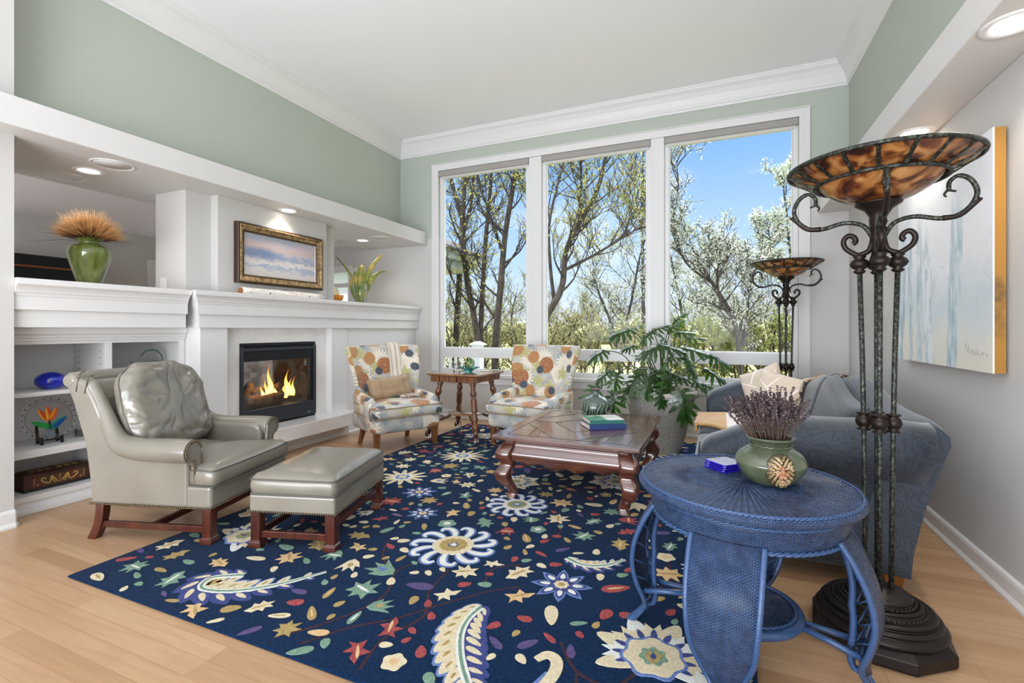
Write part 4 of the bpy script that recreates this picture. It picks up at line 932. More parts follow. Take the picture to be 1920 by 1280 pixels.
def bc(u, v, sd):
    y = YC - .88 + 1.76 * u; zt_ = ztop(y) + .012; z = .43 + (zt_ - .43) * v
    e = max(0, 1 - abs(2 * u - 1) ** 8) ** .5 * max(0, 1 - abs(2 * v - 1) ** 6) ** .5
    g = 1 - .15 * math.exp(-((u - .5) / .012) ** 2)
    return (.60 + (z - .43) * .27 - sd * .075 * e * g, y, z)
mb = S()
for sd in (1, -.3): mb.grid(lambda u, v: bc(u, v, sd), 80, 22)
mb.build('back_cushion', M['damask'], sf, weld=.0006)
mb = S(); mb.tube([bc(.5, k / 14, 1.0) for k in range(15)], .006, 6); mb.build('seam', M['navy_welt'], sf)
for x, y in ((.735, YC - 1.08), (.735, YC + 1.08), (-.03, YC - 1.08), (-.03, YC + 1.08)):
    mb = S(); mb.loft([[(x + a * k + .0, y + b_ * k, z) for a, b_ in ((-1, -1), (1, -1), (1, 1), (-1, 1))] for k, z in ((.042, .088), (.026, 0))], smooth=False); mb.build('leg', M['honey'], sf, bevel=.003)
# cushions and throws on the sofa
m, t, p = newmat('cream_geometric'); c = N(t, 'ShaderNodeTexCoord'); brk = N(t, 'ShaderNodeTexBrick', offset=.5); 
mpn = N(t, 'ShaderNodeMapping'); mpn.inputs['Rotation'].default_value = (0, 0, .55); LK(t, c, 'UV', mpn, 0); LK(t, mpn, 0, brk, 'Vector')
for k, v_ in (('Scale', 1.0), ('Mortar Size', .006), ('Brick Width', .16), ('Row Height', .30)): brk.inputs[k].default_value = v_
brk.inputs['Color1'].default_value = L(206, 190, 172); brk.inputs['Color2'].default_value = L(214, 200, 184); brk.inputs['Mortar'].default_value = L(238, 232, 222)
LK(t, brk, 'Color', p, 'Base Color'); p.inputs['Roughness'].default_value = .6; p.inputs['Sheen Weight'].default_value = .3; M['cream_geo'] = m
def pose(loc, yaw, lean, roll=0): return Matrix.Translation(loc) @ Matrix.Rotation(yaw, 4, 'Z') @ Matrix.Rotation(lean, 4, 'Y') @ Matrix.Rotation(roll, 4, 'X')
throw_pillow('throw_pillow', 'cream pillow with raised line pattern standing in front of the other on the blue sofa', 'pillow', M['cream_geo'], .37, .38, .17, pose((.45, 4.46, .655), math.radians(-118), math.radians(-10), math.radians(-13)), 2, 'cream pillows on the sofa', .07)
throw_pillow('throw_pillow', 'cream pillow with pointed corner leaning behind the other by the sofa arm', 'pillow', M['cream_geo'], .37, .38, .15, pose((.36, 4.60, .69), math.radians(-125), math.radians(-12), math.radians(24)), 5, 'cream pillows on the sofa', .07)
m, t, p = newmat('gold_white_throw'); c = N(t, 'ShaderNodeTexCoord'); sx_n = N(t, 'ShaderNodeSeparateXYZ'); LK(t, c, 'Object', sx_n, 0)
r = ramp(t, [(0.0, L(168, 124, 66)), (.5, L(190, 148, 90)), (.505, L(222, 216, 214)), (1, L(226, 222, 220))]); mr_ = N(t, 'ShaderNodeMapRange', i_1=-.465, i_2=.385, i_3=0, i_4=1); LK(t, sx_n, 0, mr_, 0)
LK(t, mr_, 0, r, 0); n = N(t, 'ShaderNodeTexNoise', i_Scale=60, i_Detail=4); LK(t, c, 'Object', n, 'Vector'); mu = N(t, 'ShaderNodeMix', data_type='RGBA', blend_type='MULTIPLY'); mu.inputs[0].default_value = .4
r2 = ramp(t, [(.35, (.62, .5, .36)), (.6, (1, 1, 1))]); LK(t, n, 'Fac', r2, 0); LK(t, r, 0, mu, 6); LK(t, r2, 0, mu, 7); LK(t, mu, 2, p, 'Base Color'); p.inputs['Roughness'].default_value = .75; p.inputs['Sheen Weight'].default_value = .3
def fold(u, v):
    x = -.30 + .72 * u; y = 3.88 + .62 * v; z = .474 + .008 * math.sin(u * 9 + v * 4) + .02 * math.exp(-((u - .02) / .1) ** 2) * math.sin(v * 9) * .5
    if u < .14: k = (1 - u / .14); z -= .055 * k ** 2; x = -.165 - .02 * (1 - k) + .0 + .10 * (u - .14) + .03
    else: x = -.16 + .60 * (u - .14) / .86
    z += .006 * math.sin(v * 16) + .012 * mnoise.noise(Vector((x * 9, y * 9, 2))); y += .02 * mnoise.noise(Vector((x * 6, v * 5, 7))); x += (.02 * mnoise.noise(Vector((v * 7, 3, 1))) if u < .3 else 0)
    return (x - .1, y - 4.27, z)
mb = MB(); mb.grid(fold, 30, 24); o = mb.build('folded_throw', m, solid=.018); o.location = (.1, 4.27, 0); tag(o, 'folded throw, gold at the front and white behind, lying on the far sofa seat', 'blanket')
mb = MB()
def dr(u, v):
    y = 4.28 + .26 * u - .20 * max(0, v - .3); zt_ = ztop(y)
    if v < .45:
        path = [(.985, .60), (.975, zt_ - .05), (.93, zt_ + .016), (.86, zt_ + .03), (.80, zt_ + .034)]; f_ = v / .45 * (len(path) - 1); i = min(int(f_), len(path) - 2); w_ = f_ - i
        x, z = path[i][0] + (path[i + 1][0] - path[i][0]) * w_, path[i][1] + (path[i + 1][1] - path[i][1]) * w_
    else:
        k = (v - .45) / .55; q = bc((y - YC + .88) / 1.76, max(.12, .99 - .87 * k), 1.0); x, z = q[0] - .016, q[2] + .02 * (1 - k)
        if k < .15: x = x + (.80 - x) * (1 - k / .15) ** 2 * .8
    return (x, y, z + .005 * math.sin(u * 14))
mb.grid(dr, 18, 40); o = mb.build('throw_blanket', M['cream_knit'], solid=.008); tag(o, 'cream throw with dark spotted border laid over the back of the blue sofa', 'blanket')
mb = MB(); P = [dr(0, k / 30) for k in range(4, 31)]; mb.tube([(q[0] - .004, q[1] - .008, q[2] + .006) for q in P], .013, 8)
m, t, p = newmat('spotted_trim'); c = N(t, 'ShaderNodeTexCoord'); n = N(t, 'ShaderNodeTexNoise', i_Scale=26, i_Detail=2); LK(t, c, 'Object', n, 'Vector'); r = ramp(t, [(.44, L(46, 42, 40)), (.5, L(170, 150, 130))]); LK(t, n, 'Fac', r, 0); LK(t, r, 0, p, 'Base Color'); p.inputs['Roughness'].default_value = .9
mb.build('border', m, o)
# =================================================================== BLUE WICKER TABLE
def wicker_mat(name, flat=False):
    m, t, p = newmat(name); c = N(t, 'ShaderNodeTexCoord'); s_ = N(t, 'ShaderNodeSeparateXYZ'); LK(t, c, 'UV', s_, 0)
    fl = N(t, 'ShaderNodeMath', operation='FLOOR'); LK(t, s_, 'Y', fl, 0)
    hf = N(t, 'ShaderNodeMath', operation='MULTIPLY_ADD', i_1=.5); LK(t, fl, 0, hf, 0); LK(t, s_, 'X', hf, 2)
    a = N(t, 'ShaderNodeMath', operation='MULTIPLY', i_1=PI); LK(t, hf, 0, a, 0); a2_ = N(t, 'ShaderNodeMath', operation='SINE'); LK(t, a, 0, a2_, 0); a3 = N(t, 'ShaderNodeMath', operation='ABSOLUTE'); LK(t, a2_, 0, a3, 0)
    b_ = N(t, 'ShaderNodeMath', operation='MULTIPLY', i_1=PI); LK(t, s_, 'Y', b_, 0); b2_ = N(t, 'ShaderNodeMath', operation='SINE'); LK(t, b_, 0, b2_, 0); b3 = N(t, 'ShaderNodeMath', operation='ABSOLUTE'); LK(t, b2_, 0, b3, 0)
    h_ = N(t, 'ShaderNodeMath', operation='MULTIPLY'); LK(t, a3, 0, h_, 0); LK(t, b3, 0, h_, 1)
    h2 = N(t, 'ShaderNodeMath', operation='POWER', i_1=.6); LK(t, h_, 0, h2, 0)
    if flat:
        b3h = N(t, 'ShaderNodeMath', operation='MULTIPLY_ADD', i_1=.75, i_2=.25); LK(t, b3, 0, b3h, 0); a_s = N(t, 'ShaderNodeMath', operation='MULTIPLY', i_1=PI); LK(t, s_, 'X', a_s, 0); a_t = N(t, 'ShaderNodeMath', operation='SINE'); LK(t, a_s, 0, a_t, 0); a_u = N(t, 'ShaderNodeMath', operation='ABSOLUTE'); LK(t, a_t, 0, a_u, 0); h2 = N(t, 'ShaderNodeMath', operation='MULTIPLY'); LK(t, a_u, 0, h2, 0); LK(t, b3h, 0, h2, 1)
    n = N(t, 'ShaderNodeTexNoise', i_Scale=30, i_Detail=3); LK(t, c, 'Object', n, 'Vector')
    r = ramp(t, [(.35, L(42, 66, 106)), (.65, L(58, 86, 128))]); LK(t, n, 'Fac', r, 0)
    rg = ramp(t, [(.14, L(20, 30, 54)), (.42, (1, 1, 1))]); LK(t, h2, 0, rg, 0)  # weave gaps darkened in the colour for the shade inside them
    mu = N(t, 'ShaderNodeMix', data_type='RGBA', blend_type='MULTIPLY'); mu.inputs[0].default_value = .9 if not flat else .7; LK(t, r, 0, mu, 6); LK(t, rg, 0, mu, 7); LK(t, mu, 2, p, 'Base Color')
    p.inputs['Roughness'].default_value = .26; p.inputs['Specular IOR Level'].default_value = .6; p.inputs['Coat Weight'].default_value = .15; p.inputs['Coat Roughness'].default_value = .2
    bp = N(t, 'ShaderNodeBump', i_Strength=1.0, i_Distance=.0045); LK(t, h2, 0, bp, 'Height'); LK(t, bp, 0, p, 'Normal')
    return m
M['wicker'] = wicker_mat('blue_wicker'); M['wicker_top'] = wicker_mat('blue_wicker_top', True)
M['rattan'] = pm('blue_rattan', L(46, 72, 112), .3, spec=.6, var=(24, 3, .35, .65), col2=L(58, 85, 127), bump=(8, .35, .004), scale3=(2, 2, 22))
def ugrid(mb, fn, nu, nv, su, sv, closeu=False):
    """grid whose uv counts strands: su across u, sv across v"""
    ul = mb.b.loops.layers.uv.verify(); V = [[mb.v(*fn(i / nu, j / nv)) for j in range(nv + 1)] for i in range(nu if closeu else nu + 1)]
    for i in range(nu):
        for j in range(nv):
            i2 = (i + 1) % len(V); q = mb.f([V[i][j], V[i2][j], V[i2][j + 1], V[i][j + 1]])
            if not q: continue
            q.smooth = True
            for lp, (a, b_) in zip(q.loops, ((i, j), (i + 1, j), (i + 1, j + 1), (i, j + 1))): lp[ul].uv = (a / nu * su, b_ / nv * sv)
WX, WY, WZ = .087, 1.955, .645
wt = thing('wicker_table', 'round blue painted wicker side table in the right foreground', 'side table', (WX, WY, 0))
def braid(mb_, r0, z, n_=90, amp=.004, rad=.0055):
    for ph in (0, PI): mb_.tube([((r0 + amp * .7 * math.cos(n_ * .5 * a * 2 * PI / (2 * PI) + ph)) * math.cos(a), (r0 + amp * .7 * math.cos(n_ * .5 * a + ph)) * math.sin(a), z + amp * math.sin(n_ * .5 * a + ph)) for a in [2 * PI * k / (n_ * 3) for k in range(n_ * 3)]], rad, 5, closed=True)
def disc(mb_, R, z, nr, h=.0022):
    def fn(u, v):
        rr_ = .004 + (R - .004) * v; a = 2 * PI * u
        n1 = 24 if v < .22 else 48 if v < .55 else 96
        return (rr_ * math.cos(a), rr_ * math.sin(a), z + h * (.5 + .5 * math.cos(a * n1)) * min(1, v * 5))
    ugrid(mb_, fn, 384, 34, 96, nr, True)
mb = MB(); disc(mb, .358, WZ - .003, 60, .0052); mb.build('table_top', M['wicker_top'], wt)
mb = MB(); ugrid(mb, lambda u, v: ((.360 + .012 * math.sin(v * PI)) * math.cos(2 * PI * u), (.360 + .012 * math.sin(v * PI)) * math.sin(2 * PI * u), WZ - .034 + .034 * v), 160, 8, 150, 8, True); mb.build('top_edge', M['wicker'], wt)
mb = MB(); braid(mb, .358, WZ - .001, 130, .0028, .0042); mb.build('edge_braid', M['rattan'], wt)
mb = MB(); ugrid(mb, lambda u, v: ((.312 + .016 * math.sin(v * 2.6)) * math.cos(2 * PI * u), (.312 + .016 * math.sin(v * 2.6)) * math.sin(2 * PI * u), WZ - .122 + .086 * v), 160, 10, 140, 19, True)
ugrid(mb, lambda u, v: ((.30 + .058 * v) * math.cos(2 * PI * u), (.30 + .058 * v) * math.sin(2 * PI * u), WZ - .034), 120, 2, 96, 2, True); mb.build('apron', M['wicker'], wt)
mb = MB(); braid(mb, .315, WZ - .126, 84, .004, .005); braid(mb, .326, WZ - .05, 84, .003, .004); mb.build('apron_braid', M['rattan'], wt)
PR = [(.296, .535), (.335, .47), (.372, .38), (.385, .29), (.372, .21), (.352, .14), (.357, .09), (.40, .03), (.435, .0)]
HW = [.108, .108, .106, .100, .088, .06, .028, .012, .010]
for ang in (258, 346, 172, 80):
    a = math.radians(ang); ca, sa = math.cos(a), math.sin(a)
    Q = spline([(r_, z, w_) for (r_, z), w_ in zip(PR, HW)], 5)
    def at_(r_, z, w_): return (r_ * ca - w_ * sa, r_ * sa + w_ * ca, z)
    lg = None
    mb = MB(); n_ = len(Q) - 1; QL = [q for q in Q if q[1] > .10]
    def fn(u, v):
        f_ = v * (len(QL) - 1); i = min(int(f_), len(QL) - 2); k = f_ - i; q = [x + (y - x) * k for x, y in zip(QL[i], QL[i + 1])]
        s_ = u * 2 - 1; return at_(q[0] + .022 * (1 - s_ * s_), q[1], q[2] * s_)
    ugrid(mb, fn, 12, 50, 15, 118); lg = mb.build('leg', M['wicker'], wt, solid=.006)
    for s_ in (-1, 1):
        MB().tube([at_(q[0], q[1], s_ * q[2]) for q in Q], [.0095] * (len(Q) - 9) + [.0105, .011, .012, .0125, .013, .013, .013, .0125, .012], 10).build('pole', M['rattan'], lg)
    mb = MB(); mb.tube([at_(q[0] - .055 * (1 - abs(q[1] - .3) / .3) * (1 if q[1] > .09 else 0) - .006, q[1], 0) for q in Q if q[1] > .06], .011, 8)
    qs = [q for q in Q if .12 < q[1] < .52][::4]
    for q1, q2 in zip(qs, qs[1:]):
        for s_ in (-1, 1): mb.tube([at_(q1[0], q1[1], s_ * q1[2]), at_(q2[0] - .05 * (1 - abs(q2[1] - .3) / .3), q2[1], 0)], .003, 5)
    mb.build('lattice', M['rattan'], lg)
    MB().tube([at_(.16, .185, -.015), at_(.27, .175, -.03), at_(.352, .165, -.05)], .0105, 8).build('stretcher', M['rattan'], wt)
    MB().tube([at_(.16, .185, .015), at_(.27, .175, .03), at_(.352, .165, .05)], .0105, 8).build('stretcher', M['rattan'], wt)
mb = MB(); disc(mb, .175, .20, 26, .0022); mb.build('lower_shelf', M['wicker_top'], wt)
mb = MB(); mb.tube([(.178 * math.cos(2 * PI * k / 60), .178 * math.sin(2 * PI * k / 60), .187) for k in range(60)], .017, 10, closed=True); mb.build('shelf_hoop', M['rattan'], wt)
mb = MB(); braid(mb, .165, .204, 54, .003, .004); mb.build('shelf_braid', M['rattan'], wt)
# --- lion vase with dried lavender
m, t, p = newmat('celadon'); c = N(t, 'ShaderNodeTexCoord'); n = N(t, 'ShaderNodeTexNoise', i_Scale=9, i_Detail=4); LK(t, c, 'Object', n, 'Vector')
r = ramp(t, [(.3, L(68, 76, 58)), (.55, L(86, 94, 72)), (.75, L(106, 112, 88))]); LK(t, n, 'Fac', r, 0); LK(t, r, 0, p, 'Base Color'); p.inputs['Roughness'].default_value = .14; p.inputs['Coat Weight'].default_value = .5; M['celadon'] = m
vx, vy = .176, 1.985
lv = thing('lion_vase', 'squat celadon green vase with a lion face holding dried lavender on the blue table', 'vase', (vx, vy, WZ + .001))
MB().lathe(spline([(.066, 0), (.076, .004), (.100, .03), (.117, .062), (.118, .078), (.105, .102), (.080, .120), (.068, .127), (.064, .136), (.070, .148), (.080, .156), (.082, .162)], 4) + [(.078, .165), (.070, .160), (.060, .14), (.05, .12)], 48).build('body', M['celadon'], lv)
mb = MB(); mb.tube([(.0685 * math.cos(2 * PI * k / 120), .0685 * math.sin(2 * PI * k / 120), .134 + .002 * math.sin(k * 1.05)) for k in range(120)], .003, 6, closed=True); mb.build('neck_rope', M['celadon'], lv)
M['lion'] = pm('lion_ochre', L(134, 108, 74), .3, var=(40, 4, .38, .6), col2=L(186, 164, 126), coat=.3)
fa = math.radians(-78); mb = MB()
F4 = Matrix.Rotation(fa, 4, 'Z') @ Matrix.Translation((.112, 0, .066)); mb.mat = F4        # local: x outwards, y across, z up
def mane(q, k): return (.016 - k - q.y ** 2 / .25, q.y, q.z)
for ring, r0, n_, ln in ((0, .019, 11, .020), (1, .029, 15, .020), (2, .037, 19, .016)):
    for k in range(n_):
        a = 2 * PI * (k + .5 * (ring % 2)) / n_ + .2; rad_ = Vector((0, .84 * math.cos(a), 1.04 * math.sin(a))); tan_ = Vector((0, -math.sin(a), math.cos(a))) * (1 if math.cos(a) > 0 else -1) * -1
        P = [mane(rad_ * r0, .001), mane(rad_ * (r0 + ln * .35) + tan_ * .002, .0 + .002 * ring), mane(rad_ * (r0 + ln * .7) + tan_ * .0055, .003 + .003 * ring), mane(rad_ * (r0 + ln * .9) + tan_ * .0095, .009 + .003 * ring)]
        mb.tube(spline(P, 3), [.0048, .0022], 6)
mb.build('lion_mane', M['lion'], lv)
mb = MB(); mb.mat = F4; mb.ball((-.010, 0, 0), .050, u=24, w=12, sz=(.36, .98, 1.15)); mb.build('medallion', pm('medallion_ground', L(70, 62, 42), .3), lv)
mb = MB(); mb.mat = F4
mb.ball((.006, 0, .000), .022, u=16, w=10, sz=(.62, .9, 1.12)); mb.ball((.019, 0, -.012), .0095, u=12, w=8, sz=(.8, 1.2, .75))
mb.tube([(.017, 0, .020), (.0225, 0, .006), (.0265, 0, -.005)], [.004, .005, .0065], 8)
for s_ in (-1, 1):
    mb.tube([(.018, s_ * .003, .013), (.0195, s_ * .010, .0145), (.013, s_ * .018, .010)], .0034, 6); mb.ball((.0225, s_ * .006, -.0155), .0066, u=8, w=6); mb.ball((.013, s_ * .0145, -.006), .008, u=8, w=6); mb.ball((.006, s_ * .0195, .023), .0062, u=8, w=6)
mb.ball((.017, 0, -.0275), .0075, u=8, w=6); mb.build('lion_face', pm('lion_russet', L(150, 104, 74), .3, var=(60, 3, .4, .6), col2=L(178, 134, 100), coat=.3), lv)
mb = MB(); mb.mat = F4
for s_ in (-1, 1): mb.ball((.0175, s_ * .0095, .0065), .0032, u=8, w=6)
mb.tube([(.0205, -.009, -.0215), (.0235, 0, -.0225), (.0205, .009, -.0215)], .0018, 6); mb.build('lion_eyes_mouth', pm('lion_dark', L(46, 34, 26), .3), lv)
lav = thing('lavender_bunch', 'bunch of dried grey-purple lavender standing in the lion vase', 'dried flowers', (vx, vy, WZ + .12))
r_ = random.Random(11); sm = MB(); bd = MB()
for k in range(250):
    a = r_.uniform(0, 2 * PI); q = math.sqrt(r_.uniform(0, 1)); R0 = .050 * q; tl = q * .45 + r_.uniform(-.06, .08); Ln = r_.uniform(.14, .205) * (1.0 if r_.random() < .92 else 1.15)
    p0 = Vector((R0 * math.cos(a), R0 * math.sin(a), 0)); d = Vector((math.cos(a) * math.sin(tl) - .13, math.sin(a) * math.sin(tl), math.cos(tl))).normalized(); bend = Vector((r_.uniform(-.03, .03), r_.uniform(-.03, .03), 0))
    P = [p0 + d * Ln * s_ + bend * s_ * s_ for s_ in (0, .4, .72, 1.0)]
    sm.tube(P, [.0011, .001, .0009, .0006], 4)
    e = (P[-1] - P[-2]).normalized(); nb_ = r_.randint(5, 8); u_ = e.orthogonal().normalized(); w_ = e.cross(u_)
    for j in range(nb_):
        c_ = P[-1] - e * (.052 * j / nb_) * r_.uniform(.9, 1.1)
        for s_ in range(3):
            th = r_.uniform(0, 6.28); bd.ball(c_ + (u_ * math.cos(th) + w_ * math.sin(th)) * .0032, r_.uniform(.0022, .0036), u=5, w=3, m=0 if r_.random() < .88 else 1)
sm.build('stems', pm('lavender_stem', L(92, 72, 62), .8), lav, kind='stuff'); bd.build('buds', [pm('lavender_bud', L(62, 50, 54), .85, var=(60, 2, .4, .6), col2=L(88, 73, 78)), pm('pale_bud', L(128, 112, 112), .85)], lav, kind='stuff')
# --- four cobalt glass coasters
m = pm('cobalt_glass', L(46, 30, 190), .06, spec=.6, trans=.25, coat=.6); mtop = pm('frosted_top', L(208, 206, 236), .12, coat=.8)
for k, w_ in enumerate(('bottom one of the stack of four beside the lion vase', 'second from the bottom in the stack beside the lion vase', 'third from the bottom in the stack beside the lion vase', 'top one of the stack beside the lion vase')):
    o = tag(MB().box(-.052, .052, -.052, .052, 0, .0056).build('coaster', [m], bevel=.0012), 'square cobalt blue glass coaster, ' + w_, 'coaster', 'cobalt glass coasters')
    o.location = (.022 + .0015 * k, 2.085 - .001 * k, WZ + .0015 + .0086 * k); o.rotation_euler = (0, 0, math.radians(-47 + (3, -2, 1, 0)[k]))
    pp = MB()
    for sx_ in (-1, 1):
        for sy in (-1, 1): pp.lathe([(.005, -.0030), (.005, .0002)], 8, c=(sx_ * .042, sy * .042, 0))
    pp.build('rubber_feet', M['trim'], o)
    if k == 3: MB().box(-.050, .050, -.050, .050, .0056, .0062).build('frosted_face', mtop, o)
# =================================================================== TORCHIERE FLOOR LAMPS
M['iron_green'] = pm('verdigris_iron', L(36, 36, 33), .5, metal=.55, var=(90, 5, .46, .66), col2=L(92, 98, 88), bump=(110, .4, .003))
M['iron_dark'] = pm('dark_bronze', L(42, 34, 30), .42, metal=.6)
M['base_bronze'] = pm('base_bronze', L(38, 32, 29), .38, metal=.45, spec=.5, bump=(90, .15, .002))
m, t, p = newmat('tortoise_shell'); c = N(t, 'ShaderNodeTexCoord'); n = N(t, 'ShaderNodeTexNoise', i_Scale=11, i_Detail=6, i_Distortion=1.2); LK(t, c, 'Object', n, 'Vector')
vo = N(t, 'ShaderNodeTexVoronoi', i_Scale=9.0); LK(t, c, 'Object', vo, 'Vector')
r = ramp(t, [(.38, L(58, 34, 28)), (.47, L(116, 68, 38)), (.55, L(172, 116, 62)), (.68, L(204, 158, 102))]); LK(t, n, 'Fac', r, 0)
mu = N(t, 'ShaderNodeMix', data_type='RGBA', blend_type='MULTIPLY'); mu.inputs[0].default_value = .55; r2 = ramp(t, [(0, (.55, .42, .36)), (.35, (1, .92, .8)), (.8, (1, 1, 1))]); sc_ = N(t, 'ShaderNodeSeparateColor'); LK(t, vo, 'Color', sc_, 0); LK(t, sc_, 0, r2, 0); LK(t, r, 0, mu, 6); LK(t, r2, 0, mu, 7)
LK(t, mu, 2, p, 'Base Color'); p.inputs['Roughness'].default_value = .16; p.inputs['Coat Weight'].default_value = .7; M['tortoise'] = m
tl_ = N(t, 'ShaderNodeBsdfTranslucent'); LK(t, mu, 2, tl_, 0); ad = N(t, 'ShaderNodeMixShader', i_0=.35); LK(t, p, 0, ad, 1); LK(t, tl_, 0, ad, 2); LK(t, ad, 0, [n_ for n_ in t.nodes if n_.type == 'OUTPUT_MATERIAL'][0], 0)
def torchiere(label, x, y, rz):
    o = thing('floor_lamp', label, 'floor lamp', (x, y, 0), rz, 'tortoise shell torchiere lamps')
    B_ = .885
    oc = lambda R, z: [(B_ * R * math.cos(PI / 8 + k * PI / 4), B_ * R * math.sin(PI / 8 + k * PI / 4), z * B_) for k in range(8)]
    mb = MB(); mb.loft([oc(.262, 0), oc(.268, .012), oc(.268, .05), oc(.238, .075), oc(.20, .078)], smooth=False); mb.build('plinth', M['base_bronze'], o, bevel=.003)
    prof = [(.226, .074), (.238, .080), (.240, .092), (.230, .102), (.214, .106), (.214, .112), (.222, .118), (.219, .127), (.204, .132), (.197, .130), (.198, .138), (.203, .143), (.199, .150), (.188, .153), (.182, .150), (.152, .160), (.150, .166), (.155, .171), (.150, .178), (.140, .179), (.138, .175), (.118, .184), (.116, .190), (.120, .196), (.114, .203), (.104, .204), (.085, .215), (.06, .225), (.0, .232)]
    db = MB().lathe([(r__ * B_, z * B_) for r__, z in prof], 56).build('domed_base', M['base_bronze'], o)
    mb = MB()
    for R, z, n_, hh in ((.167 * B_, .1555 * B_, 52, .012), (.128 * B_, .1805 * B_, 42, .010)):
        for k in range(n_):
            a = 2 * PI * k / n_; mb.ball((R * math.cos(a), R * math.sin(a), z), .0085, u=6, w=4, sz=(.8, .8, .7))
    mb.build('beaded_band', M['base_bronze'], db)
    for k in range(4):
        a = PI / 4 + k * PI / 2; ca, sa = math.cos(a), math.sin(a); q = lambda r__, z: (r__ * ca, r__ * sa, z)
        pl = MB().tube([q(.040, .185), q(.043, .5), q(.046, .80), q(.051, 1.1), q(.060, 1.45)], .0092, 10).build('pole', M['iron_green'], o)
        mb = MB(); c_ = q(.0465, .80); mb.lathe([(.011, 0), (.024, .003), (.024, .007), (.014, .010), (.024, .022), (.029, .036), (.026, .052), (.015, .062), (.025, .067), (.025, .071), (.011, .074)], 18, c=c_); mb.build('knop', M['iron_dark'], pl)
        mb = MB(); c_ = q(.060, 1.42); mb.lathe([(.011, 0), (.018, .004), (.022, .010), (.014, .016), (.028, .026), (.034, .038), (.028, .052), (.016, .06), (.022, .066), (.022, .072), (.012, .076)], 18, c=c_); mb.build('capital', M['iron_dark'], pl)
        mb = MB(); P = [q(.060, 1.495), q(.075, 1.50), q(.105, 1.525), q(.112, 1.555), q(.097, 1.575), q(.078, 1.568), q(.072, 1.55), q(.082, 1.542)]
        mb.tube(spline(P, 5), [.010, .011, .010, .009, .006][0], 8); mb.tube(spline([q(.060, 1.495), q(.03, 1.51), q(.018, 1.55), q(.016, 1.60)], 4), .0105, 8); mb.build('scroll', M['iron_dark'], pl)
    MB().lathe([(.02, 1.43), (.03, 1.47), (.022, 1.5), (.026, 1.55), (.022, 1.6), (.03, 1.62), (.026, 1.635), (.045, 1.668), (.075, 1.688), (.078, 1.694), (.02, 1.70)], 28).build('stem_cup', M['iron_dark'], o)
    for k in range(4):
        a = PI / 4 + k * PI / 2; ca, sa = math.cos(a), math.sin(a); q = lambda r__, z: (r__ * ca, r__ * sa, z)
        P = spline([q(.02, 1.565), q(.05, 1.612), q(.11, 1.628), q(.18, 1.612), q(.228, 1.616), q(.268, 1.648), q(.285, 1.695), q(.268, 1.742), q(.236, 1.762), q(.211, 1.745), q(.209, 1.715), q(.228, 1.706)], 5)
        ar = MB().tube(P, [.0085] * 40 + [.0075] * (len(P) - 46) + [.006, .005, .004, .004, .004, .003], 10).build('arm', M['iron_green'], o)
        mb = MB(); mb.tube(spline([q(.19, 1.612), q(.237, 1.617), q(.276, 1.652), q(.296, 1.672)], 4), [.011, .006], 8); mb.tube(spline([q(.209, 1.718), q(.195, 1.70), q(.201, 1.688)], 3), [.006, .003], 6); mb.build('leaf_wrap', M['iron_dark'], ar)
    bw = MB().lathe(spline([(.05, 1.697), (.11, 1.712), (.165, 1.745), (.20, 1.778), (.225, 1.79), (.27, 1.812), (.300, 1.836)], 5) + [(.300, 1.842), (.268, 1.819), (.223, 1.797), (.16, 1.755), (.1, 1.722), (0, 1.705)], 72).build('glass_bowl', M['tortoise'], o)
    mb = MB()
    for R, z, r__ in ((.3045, 1.838, .0085), (.212, 1.776, .0075)): mb.tube([(R * math.cos(2 * PI * k / 72), R * math.sin(2 * PI * k / 72), z) for k in range(72)], r__, 8, closed=True)
    for k in range(18):
        a = 2 * PI * k / 18; ca, sa = math.cos(a), math.sin(a); mb.bar((.213 * ca, .213 * sa, 1.774), (.303 * ca, .303 * sa, 1.832), .013, .005)
    mb.build('rim_cage', M['iron_green'], bw)
    return o
torchiere('large tortoise shell bowl floor lamp standing right behind the blue wicker table', .578, 2.295, math.radians(36))
torchiere('tortoise shell bowl floor lamp standing far back by the window behind the sofa', .60, 5.27, math.radians(40))
tag(MB().tube(spline([(.72, 2.02, .004), (.85, 1.95, .004), (.98, 1.98, .004), (1.12, 2.1, .004), (1.165, 2.3, .004)], 6), .003, 6).build('lamp_cord', pm('gold_cord', L(206, 170, 96), .4)), 'thin gold lamp cord on the floor beside the lamp base', 'cord')
# =================================================================== PLANT
m, t, p = newmat('planter_stone'); c = N(t, 'ShaderNodeTexCoord'); n = N(t, 'ShaderNodeTexNoise', i_Scale=90, i_Detail=5); LK(t, c, 'Object', n, 'Vector'); n2 = N(t, 'ShaderNodeTexNoise', i_Scale=5, i_Detail=4); LK(t, c, 'Object', n2, 'Vector')
r = ramp(t, [(.38, L(150, 146, 138)), (.55, L(182, 178, 170)), (.7, L(194, 190, 183))]); LK(t, n, 'Fac', r, 0); LK(t, r, 0, p, 'Base Color'); p.inputs['Roughness'].default_value = .85
b = N(t, 'ShaderNodeBump', i_Strength=.3, i_Distance=.003); LK(t, n, 'Fac', b, 'Height'); LK(t, b, 0, p, 'Normal')
px_, py_ = -.53, 4.94
pot = thing('potted_philodendron', 'large split-leaf philodendron in a tall grey stone pot in front of the window', 'plant', (px_, py_, 0))
MB().lathe([(.0, 0), (.185, 0), (.20, .012), (.225, .10), (.33, .53), (.338, .545), (.362, .552), (.368, .575), (.366, .60), (.35, .612), (.33, .612), (.325, .58), (.315, .54), (0, .54)], 56).build('pot', m, pot)
MB().lathe([(0, .548), (.16, .552), (.322, .544)], 30).build('soil', pm('soil', L(58, 44, 34), .95, bump=(50, .8, .01)), pot)
